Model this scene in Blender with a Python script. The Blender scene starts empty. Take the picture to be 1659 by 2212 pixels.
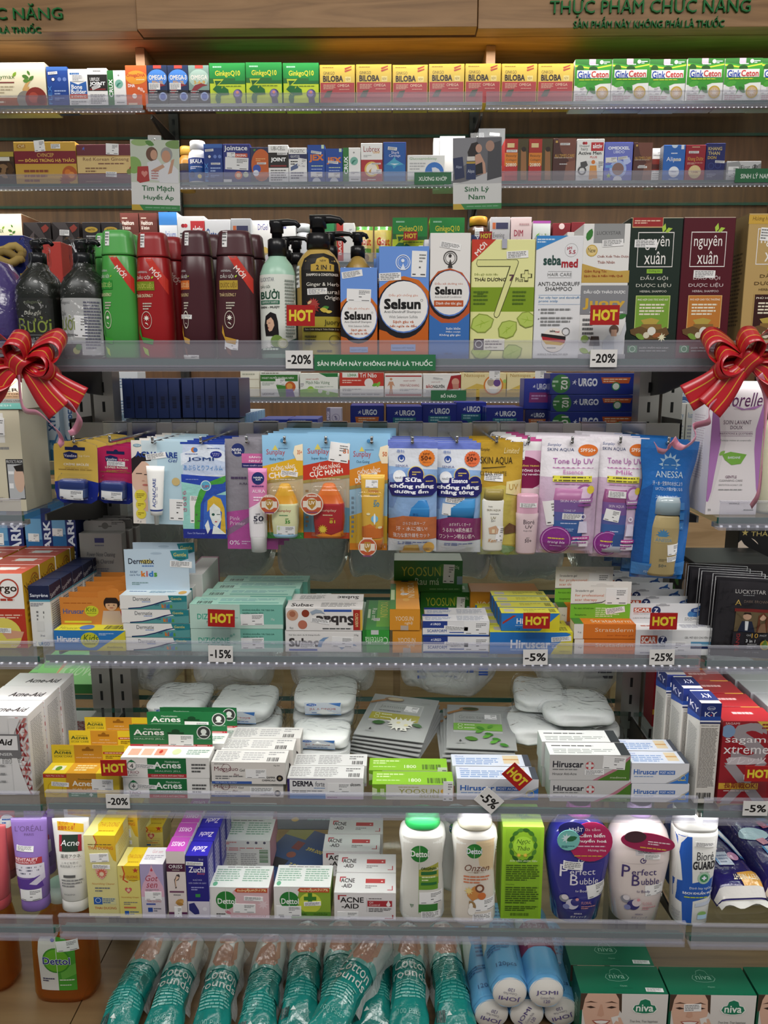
import bpy,math,random
from mathutils import Vector,Matrix

# ------------------------------------------------------------ camera, world, lights, exposure
SC=bpy.context.scene
COL=SC.collection
FPX,PITCH,YAW=1664.0,math.radians(10.5),math.radians(1.0)
EYE=Vector((0.0,0.0,1.45))
EXPOSURE=0.0
SC.view_settings.view_transform='Standard'
SC.view_settings.look='None'
SC.view_settings.gamma=1.0
SC.view_settings.use_curve_mapping=False
SC.view_settings.exposure=EXPOSURE
SC.cycles.max_bounces=7
SC.cycles.diffuse_bounces=3
SC.cycles.glossy_bounces=3
SC.cycles.transmission_bounces=4
SC.cycles.transparent_max_bounces=24
SC.cycles.caustics_reflective=False
SC.cycles.caustics_refractive=False
SC.cycles.sample_clamp_indirect=4.0
SC.cycles.use_denoising=True
cam=bpy.data.cameras.new('camera')
cam.sensor_fit='VERTICAL'
cam.sensor_height=24.0
cam.lens=FPX/2212.0*24.0
cam.clip_start=0.02
camo=bpy.data.objects.new('camera',cam)
COL.objects.link(camo)
camo.location=EYE
camo.rotation_euler=(math.pi/2-PITCH,0,YAW)
SC.camera=camo
w=bpy.data.worlds.new('shop_air')
SC.world=w
w.use_nodes=True
w.node_tree.nodes['Background'].inputs[0].default_value=(0.95,0.97,1.0,1)
w.node_tree.nodes['Background'].inputs[1].default_value=0.16

def area(name,loc,aim,sx,sy,watts,colr=(1,0.97,0.93)):
 l=bpy.data.lights.new(name,'AREA')
 l.shape='RECTANGLE';l.size=sx;l.size_y=sy;l.energy=watts;l.color=colr
 o=bpy.data.objects.new(name,l);COL.objects.link(o)
 o.location=loc
 o.rotation_euler=(Vector(aim)-Vector(loc)).to_track_quat('-Z','Y').to_euler()
 return o
# the shop's ceiling panels over the aisle
for i,(lx,ly)in enumerate(((-1.1,-0.55),(0.1,-0.55),(1.3,-0.55))):
 area('ceiling_panel_light',(lx,ly,2.85),(lx*0.6,0.9,1.1),0.9,0.5,15)
area('aisle_panel_light',(0,1.9,3.3),(0,1.75,0),2.6,0.3,5)
area('sign_board_downlight',(-.03,2.2,2.285),(-.03,2.19,1.6),2.4,.02,3.2)

# ------------------------------------------------------------ camera geometry used for measuring
_cy,_sy,_cp,_sp=math.cos(YAW),math.sin(YAW),math.cos(PITCH),math.sin(PITCH)
FWD=Vector((-_sy*_cp,_cy*_cp,-_sp));RGT=Vector((_cy,_sy,0));UPV=RGT.cross(FWD)
def at(px,py,Y):
 d=FWD+RGT*((px-829.5)/FPX)-UPV*((py-1106)/FPX)
 return EYE+d*(Y/d.y)
def onz(px,py,Z):
 d=FWD+RGT*((px-829.5)/FPX)-UPV*((py-1106)/FPX)
 return EYE+d*((Z-EYE.z)/d.z)

# ------------------------------------------------------------ colours and materials
def lin(h):
 h=h.lstrip('#')
 if len(h)==3:h=''.join(c*2 for c in h)
 o=[]
 for i in(0,2,4):
  c=int(h[i:i+2],16)/255
  o.append(c/12.92 if c<=.04045 else((c+.055)/1.055)**2.4)
 return(o[0],o[1],o[2],1.0)

MATS={}
def printed(name,rough,spec=.5,coat=0,bump=0,bscale=60):
 m=bpy.data.materials.new(name);m.use_nodes=True
 nt=m.node_tree;b=nt.nodes['Principled BSDF']
 a=nt.nodes.new('ShaderNodeVertexColor');a.layer_name='Col'
 nt.links.new(a.outputs['Color'],b.inputs['Base Color'])
 b.inputs['Roughness'].default_value=rough
 b.inputs['Specular IOR Level'].default_value=spec
 b.inputs['Coat Weight'].default_value=coat
 b.inputs['Coat Roughness'].default_value=.08
 if bump:
  n=nt.nodes.new('ShaderNodeTexNoise');n.inputs['Scale'].default_value=bscale;n.inputs['Detail'].default_value=3
  tc=nt.nodes.new('ShaderNodeTexCoord');nt.links.new(tc.outputs['Object'],n.inputs['Vector'])
  bp=nt.nodes.new('ShaderNodeBump');bp.inputs['Strength'].default_value=bump;bp.inputs['Distance'].default_value=.004
  nt.links.new(n.outputs['Fac'],bp.inputs['Height']);nt.links.new(bp.outputs['Normal'],b.inputs['Normal'])
 MATS[name]=m
printed('card',.45,.28)
printed('matte',.7,.3)
printed('plastic',.28,.4)
printed('gloss',.1,.6,.3)
printed('foil',.16,.6,.4,.5,55)
printed('ribbon',.28,.6,.2)
def clear(name,tint,fac,rough,colr=(.9,.92,.95,1),bump=0,bscale=40,spec=.5):
 """see-through sheet: part transparent, part a glossy skin"""
 m=bpy.data.materials.new(name);m.use_nodes=True
 nt=m.node_tree;b=nt.nodes['Principled BSDF'];out=nt.nodes['Material Output']
 b.inputs['Base Color'].default_value=colr;b.inputs['Roughness'].default_value=rough
 b.inputs['Specular IOR Level'].default_value=spec
 t=nt.nodes.new('ShaderNodeBsdfTransparent');t.inputs[0].default_value=tint
 mx=nt.nodes.new('ShaderNodeMixShader')
 lw=nt.nodes.new('ShaderNodeFresnel');lw.inputs[0].default_value=1.4
 ad=nt.nodes.new('ShaderNodeMath');ad.operation='ADD';ad.use_clamp=True;ad.inputs[1].default_value=fac
 geo=nt.nodes.new('ShaderNodeNewGeometry');fr_=nt.nodes.new('ShaderNodeMath');fr_.operation='SUBTRACT';fr_.use_clamp=True
 nt.links.new(lw.outputs[0],fr_.inputs[0]);nt.links.new(geo.outputs['Backfacing'],fr_.inputs[1])
 nt.links.new(fr_.outputs[0],ad.inputs[0]);nt.links.new(ad.outputs[0],mx.inputs[0])
 nt.links.new(t.outputs[0],mx.inputs[1]);nt.links.new(b.outputs[0],mx.inputs[2]);nt.links.new(mx.outputs[0],out.inputs[0])
 if bump:
  n=nt.nodes.new('ShaderNodeTexNoise');n.inputs['Scale'].default_value=bscale;n.inputs['Detail'].default_value=2
  n.inputs['Distortion'].default_value=1.2
  tc=nt.nodes.new('ShaderNodeTexCoord');nt.links.new(tc.outputs['Object'],n.inputs['Vector'])
  bp=nt.nodes.new('ShaderNodeBump');bp.inputs['Strength'].default_value=bump;bp.inputs['Distance'].default_value=.01
  nt.links.new(n.outputs['Fac'],bp.inputs['Height'])
  for s in(b,):nt.links.new(bp.outputs['Normal'],s.inputs['Normal'])
  nt.links.new(bp.outputs['Normal'],lw.inputs['Normal'])
 MATS[name]=m
def skin(name,tint,refl,bump=0,bscale=40,rough=.05):
 """clear glass or film: transparent with a mirror-like glossy skin that grows at grazing angles"""
 m=bpy.data.materials.new(name);m.use_nodes=True
 nt=m.node_tree;out=nt.nodes['Material Output'];nt.nodes.remove(nt.nodes['Principled BSDF'])
 t=nt.nodes.new('ShaderNodeBsdfTransparent');t.inputs[0].default_value=tint
 g=nt.nodes.new('ShaderNodeBsdfGlossy');g.inputs['Roughness'].default_value=rough
 mx=nt.nodes.new('ShaderNodeMixShader')
 lw=nt.nodes.new('ShaderNodeFresnel');lw.inputs[0].default_value=refl
 geo=nt.nodes.new('ShaderNodeNewGeometry');fr_=nt.nodes.new('ShaderNodeMath');fr_.operation='SUBTRACT';fr_.use_clamp=True
 nt.links.new(lw.outputs[0],fr_.inputs[0]);nt.links.new(geo.outputs['Backfacing'],fr_.inputs[1])
 nt.links.new(fr_.outputs[0],mx.inputs[0]);nt.links.new(t.outputs[0],mx.inputs[1]);nt.links.new(g.outputs[0],mx.inputs[2])
 nt.links.new(mx.outputs[0],out.inputs[0])
 if bump:
  n=nt.nodes.new('ShaderNodeTexNoise');n.inputs['Scale'].default_value=bscale;n.inputs['Detail'].default_value=2
  n.inputs['Distortion'].default_value=1.5
  tc=nt.nodes.new('ShaderNodeTexCoord');nt.links.new(tc.outputs['Object'],n.inputs['Vector'])
  bp=nt.nodes.new('ShaderNodeBump');bp.inputs['Strength'].default_value=bump;bp.inputs['Distance'].default_value=.02
  nt.links.new(n.outputs['Fac'],bp.inputs['Height'])
  nt.links.new(bp.outputs['Normal'],g.inputs['Normal']);nt.links.new(bp.outputs['Normal'],lw.inputs['Normal'])
 MATS[name]=m
skin('shelf_glass',(.86,.93,.90,1),1.35)
skin('film',(.95,.96,.97,1),1.38,1.0,30,.06)
skin('bag_film',(.97,.975,.98,1),1.2,.5,30,.15)
skin('blister',(.95,.96,.97,1),1.45,0,40,.06)
clear('rail_plastic',(.93,.93,.96,1),.15,.22,(.62,.62,.68,1))
clear('milky_film',(.92,.93,.93,1),.38,.2,(.8,.81,.8,1),.8,45)
clear('amber_liquid',(.86,.5,.13,1),.22,.12,(.5,.22,.04,1))
def plain(name,colr,rough,metal=0,emit=0,spec=.5):
 m=bpy.data.materials.new(name);m.use_nodes=True
 b=m.node_tree.nodes['Principled BSDF']
 b.inputs['Base Color'].default_value=lin(colr);b.inputs['Roughness'].default_value=rough;b.inputs['Metallic'].default_value=metal
 b.inputs['Specular IOR Level'].default_value=spec
 if emit:
  b.inputs['Emission Color'].default_value=(1,.98,.95,1);b.inputs['Emission Strength'].default_value=emit
 MATS[name]=m
plain('chrome','c9c9c9',.18,1)
plain('steel','a8a5a0',.38,.75)
plain('dark_steel','34322f',.4,.6)
plain('slot','0a0a0a',.8)
plain('glass_edge','2f5a50',.15)
plain('led','ffffff',.4,0,1.2)
plain('sign_green','1f7a3c',.35)
def wood(name,c0,c1,c2,axis,scale=1.0,rough=.45):
 m=bpy.data.materials.new(name);m.use_nodes=True
 nt=m.node_tree;b=nt.nodes['Principled BSDF']
 tc=nt.nodes.new('ShaderNodeTexCoord');mp=nt.nodes.new('ShaderNodeMapping')
 sc=[26.0,26.0,26.0];sc[axis]=2.2
 mp.inputs['Scale'].default_value=[s*scale for s in sc]
 n=nt.nodes.new('ShaderNodeTexNoise');n.inputs['Scale'].default_value=1.0;n.inputs['Detail'].default_value=8;n.inputs['Distortion'].default_value=1.6
 r=nt.nodes.new('ShaderNodeValToRGB');e=r.color_ramp.elements
 e[0].position=.3;e[0].color=lin(c0);e[1].position=.7;e[1].color=lin(c2)
 k=e.new(.48);k.color=lin(c1)
 nt.links.new(tc.outputs['Object'],mp.inputs[0]);nt.links.new(mp.outputs[0],n.inputs[0]);nt.links.new(n.outputs['Fac'],r.inputs[0])
 nt.links.new(r.outputs[0],b.inputs['Base Color']);b.inputs['Roughness'].default_value=rough
 MATS[name]=m
wood('fascia_wood','8d6a45','a67f55','b48d63',0)
wood('back_wood','4b3119','593b1f','664526',2,1.3,.65)
wood('deck_wood','5c4730','73593c','836848',0,.8)
wood('cabinet_wood','a98a63','bb9b73','c8aa82',0)
plain('floor_tile','a9a296',.35)
plain('ceiling_white','d8d6d0',.8)

# ------------------------------------------------------------ mesh builder
class MB:
 def __init__(s):
  s.v=[];s.f=[];s.c=[];s.m=[];s.s=[]
 def add(s,vs,fs,col,mi=0,smooth=False):
  b=len(s.v);s.v+=[tuple(p)for p in vs]
  c=lin(col)
  for f in fs:
   s.f.append([b+i for i in f]);s.c.append(c);s.m.append(mi);s.s.append(smooth)
 def box(s,x0,x1,y0,y1,z0,z1,col='fff',mi=0,c=0,cols=None):
  """cols: dict of face letter -> colour; f front, k back, l, r, t, b"""
  cols=cols or{}
  X,Y,Z=(x0,x1),(y0,y1),(z0,z1)
  if c<=0:
   vs=[(X[i],Y[j],Z[k])for k in(0,1)for j in(0,1)for i in(0,1)]
   for ch,f in(('b',(0,2,3,1)),('t',(4,5,7,6)),('f',(0,1,5,4)),('k',(3,2,6,7)),('l',(2,0,4,6)),('r',(1,3,7,5))):
    s.add([vs[i]for i in f],[(0,1,2,3)],cols.get(ch,col),mi)
   return
  vs={}
  L=[]
  for k in(0,1):
   for j in(0,1):
    for i in(0,1):
     sx,sy,sz=(c,-c)[i],(c,-c)[j],(c,-c)[k]
     p=Vector((X[i],Y[j],Z[k]))
     for a in range(3):
      q=p+Vector((0 if a==0 else sx,0 if a==1 else sy,0 if a==2 else sz))
      vs[(i,j,k,a)]=len(L);L.append(q)
  b=len(s.v);s.v+=[tuple(p)for p in L]
  def fc(ids,cl):
   s.f.append([b+vs[q]for q in ids]);s.c.append(lin(cl));s.m.append(mi);s.s.append(False)
  fc([(0,0,0,2),(0,1,0,2),(1,1,0,2),(1,0,0,2)],cols.get('b',col))
  fc([(0,0,1,2),(1,0,1,2),(1,1,1,2),(0,1,1,2)],cols.get('t',col))
  fc([(0,0,0,1),(1,0,0,1),(1,0,1,1),(0,0,1,1)],cols.get('f',col))
  fc([(1,1,0,1),(0,1,0,1),(0,1,1,1),(1,1,1,1)],cols.get('k',col))
  fc([(0,1,0,0),(0,0,0,0),(0,0,1,0),(0,1,1,0)],cols.get('l',col))
  fc([(1,0,0,0),(1,1,0,0),(1,1,1,0),(1,0,1,0)],cols.get('r',col))
  for j in(0,1):
   for k in(0,1):
    fc([(0,j,k,1),(1,j,k,1),(1,j,k,2),(0,j,k,2)],cols.get('e',cols.get('t' if k else 'f',col)))
  for i in(0,1):
   for k in(0,1):
    fc([(i,0,k,0),(i,1,k,0),(i,1,k,2),(i,0,k,2)],cols.get('e',cols.get('t' if k else 'f',col)))
  for i in(0,1):
   for j in(0,1):
    fc([(i,j,0,0),(i,j,1,0),(i,j,1,1),(i,j,0,1)],cols.get('e',cols.get('l' if i==0 else 'r',col)))
  for k in(0,1):
   for j in(0,1):
    for i in(0,1):
     fc([(i,j,k,0),(i,j,k,1),(i,j,k,2)],col)
 def loft(s,secs,n=28,mi=0,cap=True,cx=0,cy=0):
  """secs: list of (z, rx, ry, exponent, colour) with the colour of the band above"""
  b=len(s.v)
  for(z,rx,ry,e,_)in secs:
   for k in range(n):
    a=2*math.pi*k/n
    ca,sa=math.cos(a),math.sin(a)
    x=rx*math.copysign(abs(ca)**(2/e),ca);y=ry*math.copysign(abs(sa)**(2/e),sa)
    s.v.append((cx+x,cy+y,z))
  for i in range(len(secs)-1):
   c=lin(secs[i][4])
   for k in range(n):
    k2=(k+1)%n
    s.f.append([b+i*n+k,b+i*n+k2,b+(i+1)*n+k2,b+(i+1)*n+k]);s.c.append(c);s.m.append(mi);s.s.append(True)
  if cap:
   s.f.append([b+k for k in range(n)][::-1]);s.c.append(lin(secs[0][4]));s.m.append(mi);s.s.append(False)
   t=b+(len(secs)-1)*n
   s.f.append([t+k for k in range(n)]);s.c.append(lin(secs[-1][4]));s.m.append(mi);s.s.append(False)
 def tube(s,pts,r,col,mi=0,n=8):
  pts=[Vector(p)for p in pts];b=len(s.v);m=len(pts)
  rr=r if isinstance(r,(list,tuple))else[r]*m
  for i,p in enumerate(pts):
   d=(pts[min(i+1,m-1)]-pts[max(i-1,0)]).normalized()
   u=d.cross(Vector((0,0,1))if abs(d.z)<.9 else Vector((1,0,0))).normalized();v=d.cross(u)
   for k in range(n):
    a=2*math.pi*k/n
    s.v.append(tuple(p+u*(rr[i]*math.cos(a))+v*(rr[i]*math.sin(a))))
  c=lin(col)
  for i in range(m-1):
   for k in range(n):
    k2=(k+1)%n
    s.f.append([b+i*n+k,b+(i+1)*n+k,b+(i+1)*n+k2,b+i*n+k2]);s.c.append(c);s.m.append(mi);s.s.append(True)
  s.f.append([b+k for k in range(n)]);s.c.append(c);s.m.append(mi);s.s.append(False)
  s.f.append([b+(m-1)*n+k for k in range(n)][::-1]);s.c.append(c);s.m.append(mi);s.s.append(False)
 def plate(s,pts,y0,y1,col,mi=0,back=None):
  """outline pts (x, z) extruded from y0 (front) to y1"""
  n=len(pts)
  s.add([(x,y0,z)for x,z in pts],[list(range(n))],col,mi)
  s.add([(x,y1,z)for x,z in pts],[list(range(n))[::-1]],back or col,mi)
  s.add([(x,y0,z)for x,z in pts]+[(x,y1,z)for x,z in pts],[(i,(i+1)%n,n+(i+1)%n,n+i)for i in range(n)],back or col,mi)
 def grid(s,fn,nu,nv,col,mi=0,smooth=True):
  vs=[fn(i/nu,j/nv)for j in range(nv+1)for i in range(nu+1)]
  s.add(vs,[(j*(nu+1)+i,j*(nu+1)+i+1,(j+1)*(nu+1)+i+1,(j+1)*(nu+1)+i)for j in range(nv)for i in range(nu)],col,mi,smooth)

def mk(name,mb,mats='card',parent=None,loc=None,rot=None):
 me=bpy.data.meshes.new(name)
 me.from_pydata(mb.v,[],mb.f)
 for m in(mats if isinstance(mats,(list,tuple))else[mats]):me.materials.append(MATS[m])
 me.polygons.foreach_set('material_index',mb.m)
 me.polygons.foreach_set('use_smooth',mb.s)
 at_=me.color_attributes.new('Col','FLOAT_COLOR','CORNER')
 buf=[]
 for f,c in zip(mb.f,mb.c):buf+=list(c)*len(f)
 at_.data.foreach_set('color',buf)
 me.update()
 o=bpy.data.objects.new(name,me);COL.objects.link(o)
 if parent:o.parent=parent
 if loc is not None:o.location=loc
 if rot is not None:o.rotation_euler=rot
 return o
def tag(o,label,cat,group=None,kind=None):
 if label:o['label']=label
 if cat:o['category']=cat
 if group:o['group']=group
 if kind:o['kind']=kind
 return o
def empty(name,loc,label,cat,group=None,rz=0):
 o=bpy.data.objects.new(name,None);COL.objects.link(o);o.location=loc;o.rotation_euler=(0,0,rz)
 o.empty_display_size=.02
 return tag(o,label,cat,group)
def struct(name,mb,mats):
 o=mk(name,mb,mats);o['kind']='structure';return o
KIDS={}
def dup(o,loc,label=None,group=None,rz=None,rot=None):
 c=o.copy();COL.objects.link(c);c.location=loc
 if rz is not None:c.rotation_euler.z=rz
 if rot is not None:c.rotation_euler=rot
 if label:c['label']=label
 if group:c['group']=group
 for ch in list(o.children):
  d=ch.copy();COL.objects.link(d);d.parent=c
  for g in list(ch.children):
   e=g.copy();COL.objects.link(e);e.parent=d
 return c
ORD=['first','second','third','fourth','fifth','sixth','seventh','eighth','ninth','tenth']
def behind(o,n,dy,label,group,dx=0.0,dz=0.0,jit=0.0):
 """n more of the same standing one behind another; label has {} for the place in the row"""
 o['group']=group
 r=random.Random(len(label))
 out=[]
 for i in range(1,n+1):
  out.append(dup(o,o.location+Vector((dx*i+r.uniform(-jit,jit),dy*i,dz*i)),label.format(ORD[i]),group))
 return out

# ------------------------------------------------------------ printing on surfaces
_tc=bpy.data.curves.new('lettering','FONT')
_to=bpy.data.objects.new('lettering',_tc)
_cache={}
HORN=dict(zip('ơớờởỡợƠỚỜỞỠỢĐđ','oóòỏõọOÓÒỎÕỌDd'))
def glyphs(t,bold,shear):
 k=(t,bold,shear)
 if k not in _cache:
  horn=[i for i,c in enumerate(t)if c in HORN]
  t=''.join(HORN.get(c,c)for c in t)
  _tc.body=t;_tc.size=1;_tc.shear=shear;_tc.resolution_u=2;_tc.align_x='LEFT';_tc.space_line=.95
  m=_to.to_mesh()
  vs=[(v.co.x,v.co.y)for v in m.vertices];fs=[list(p.vertices)for p in m.polygons]
  _to.to_mesh_clear()
  for i in horn: # the horn of Ơ and the bar of Đ
   _tc.body=t[:i+1];m=_to.to_mesh();xr=max(v.co.x for v in m.vertices);_to.to_mesh_clear()
   if k[0][i]in 'Đđ':
    x0,x1,y0,y1=(xr-.64,xr-.3,.31,.39)if k[0][i]=='Đ' else(xr-.3,xr+.05,.56,.62);n=len(vs)
    vs+=[(x0,y0),(x1,y0),(x1,y1),(x0,y1)];fs.append([n,n+1,n+2,n+3]);continue
   y=.68 if k[0][i].isupper()else .5;n=len(vs)
   vs+=[(xr-.13,y-.1),(xr-.07,y-.15),(xr+.04,y-.04),(xr+.07,y+.08),(xr,y+.08),(xr-.03,y-.02)];fs.append([n+q for q in range(6)])
  if vs:
   x0=min(p[0]for p in vs);x1=max(p[0]for p in vs);y0=min(p[1]for p in vs);y1=max(p[1]for p in vs)
   vs=[((x-x0)/(x1-x0),1-(y-y0)/max(1e-6,y1-y0))for x,y in vs]
   if bold>.012: # heavier lettering: the same letters struck four times, slightly apart
    bx,by,n=bold*.75/(x1-x0),bold*.75/max(1e-6,y1-y0),len(vs)
    vs=[(u*(1-2*bx)+bx+sx*bx,v*(1-2*by)+by+sy*by,k*8e-6)for k,(sx,sy)in enumerate(((-1,-1),(1,-1),(1,1),(-1,1)))for u,v in vs]
    fs=[[i+k*n for i in f]for k in range(4)for f in fs]
   else:vs=[(u,v,0)for u,v in vs]
  _cache[k]=(vs,fs)
 return _cache[k]
def R(u0,v0,u1,v1,c):return('R',u0,v0,u1,v1,c)
def T(t,u0,v0,u1,v1,c,b=.012,sh=0,rot=0):return('T',t,u0,v0,u1,v1,c,b,sh,rot)
def E(cu,cv,ru,c,rv=None):return('E',cu,cv,ru,c,rv)
def O(cu,cv,ru,wd,c,rv=None):return('O',cu,cv,ru,wd,c,rv)
def P(pts,c):return('P',pts,c)
def G(kind,cu,cv,s,c,rot=0,sy=1):return('G',kind,cu,cv,s,c,rot,sy)
def L(u0,v0,u1,v1,n,c,seed=1):return('L',u0,v0,u1,v1,n,c,seed)
def B(u0,v0,u1,v1,c='222',rot=0):return('B',u0,v0,u1,v1,c,rot)
def K(cu,cv,wd=.4,ht=.13,rot=0,big=0):return('K',cu,cv,wd,ht,rot,big)
def poly(n,r,off=0):return[(r*math.cos(2*math.pi*k/n+off),r*math.sin(2*math.pi*k/n+off))for k in range(n)]
SHAPES={'leaf':[(-.5,0),(-.3,-.2),(0,-.27),(.3,-.17),(.5,0),(.3,.17),(0,.25),(-.3,.18)],'drop':[(0,-.6),(.22,-.15),(.36,.15),(.25,.42),(0,.52),(-.25,.42),(-.36,.15),(-.22,-.15)],'star':[((.5 if k%2==0 else .2)*math.sin(math.pi*k/5),-(.5 if k%2==0 else .2)*math.cos(math.pi*k/5))for k in range(10)],'sun':[((.5 if k%2==0 else .3)*math.sin(math.pi*k/12),-(.5 if k%2==0 else .3)*math.cos(math.pi*k/12))for k in range(24)],'seal':[((.5 if k%2==0 else .46)*math.sin(math.pi*k/20),-(.5 if k%2==0 else .46)*math.cos(math.pi*k/20))for k in range(40)],'flower':[((.5 if k%2==0 else .22)*math.sin(math.pi*k/8),-(.5 if k%2==0 else .22)*math.cos(math.pi*k/8))for k in range(16)],'cross':[(-.17,-.5),(.17,-.5),(.17,-.17),(.5,-.17),(.5,.17),(.17,.17),(.17,.5),(-.17,.5),(-.17,.17),(-.5,.17),(-.5,-.17),(-.17,-.17)],'swirl':[(-.5,.1),(-.2,-.2),(.15,-.25),(.5,-.1),(.2,-.08),(-.1,.05),(-.3,.25)],'tri':[(0,-.5),(.5,.4),(-.5,.4)],'ginkgo':[(0,.5),(-.06,.1),(-.5,-.1),(-.35,-.35),(-.05,-.4),(0,-.25),(.08,-.42),(.38,-.32),(.5,-.05),(.06,.1)],'heart':[(0,.5),(-.45,0),(-.45,-.28),(-.22,-.42),(0,-.25),(.22,-.42),(.45,-.28),(.45,0)],'cloud':[(-.5,.1),(-.42,-.08),(-.26,-.12),(-.2,-.32),(0,-.4),(.2,-.32),(.26,-.12),(.42,-.08),(.5,.1),(.38,.25),(.1,.3),(-.1,.3),(-.38,.25)],'hair':[(-.36,.5),(-.4,0),(-.3,-.38),(0,-.52),(.3,-.38),(.42,0),(.36,.5),(.2,.5),(.24,0),(.1,-.2),(-.2,-.12),(-.24,.5)],'runner':[(-.5,-.05),(-.1,-.12),(.12,-.45),(.22,-.4),(.1,-.1),(.5,-.08),(.12,.08),(.3,.5),(.2,.5),(-.02,.15),(-.35,.45),(-.42,.38),(-.12,.05)],'bolt':[(-.5,-.1),(.1,-.5),(.5,-.1),(.2,.3),(-.2,.5)],}
class Frame:
 """maps print coordinates (u to the reader's right, v down, both 0..1, h out of the surface) into the object"""
 def __init__(s,fn,asp,n=1):s.fn=fn;s.asp=asp;s.n=n
def flat(o,uv,vv,nrm):
 o,uv,vv,nrm=Vector(o),Vector(uv),Vector(vv),Vector(nrm)
 return Frame(lambda u,v,h:o+uv*u+vv*v+nrm*h,uv.length/vv.length)
def clip(pts,c,keep_less):
 out=[]
 for a,b in zip(pts,pts[1:]+pts[:1]):
  ia,ib=(a[0]<=c)==keep_less or a[0]==c,(b[0]<=c)==keep_less or b[0]==c
  if ia:out.append(a)
  if ia!=ib:
   t=(c-a[0])/(b[0]-a[0]);out.append((c,a[1]+(b[1]-a[1])*t))
 return out
def sheet(mb,fr,pts,h,c,mi):
 """a printed shape; on a curved surface it is cut into narrow strips that follow the curve"""
 if fr.n<=1:
  if any(p[0]<0 or p[0]>1 or p[1]<0 or p[1]>1 for p in pts): # nothing is printed past the edge of its face
   pts=clip(clip(list(pts),0,False),1,True)if len(pts)>2 else pts
   pts=[(u,v)for v,u in clip(clip([(v,u)for u,v in pts],0,False),1,True)]if len(pts)>2 else pts
   if len(pts)<3:return
  mb.add([fr.fn(u,v,h)for u,v in pts],[list(range(len(pts)))[::-1]],c,mi);return
 st=1.0/fr.n;lo=min(p[0]for p in pts);hi=max(p[0]for p in pts)
 k=math.floor(lo/st)
 while k*st<hi-1e-6:
  q=clip(clip(list(pts),k*st,False),(k+1)*st,True)
  if len(q)>=3:
   q=[(v,u)for u,v in q];j=math.floor(min(p[0]for p in q)*28)
   while j/28<max(p[0]for p in q)-1e-6:
    z=clip(clip(q,j/28,False),(j+1)/28,True);j+=1
    if len(z)>=3:mb.add([fr.fn(u,v,h)for v,u in z],[list(range(len(z)))[::-1]],c,mi)
  k+=1
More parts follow.
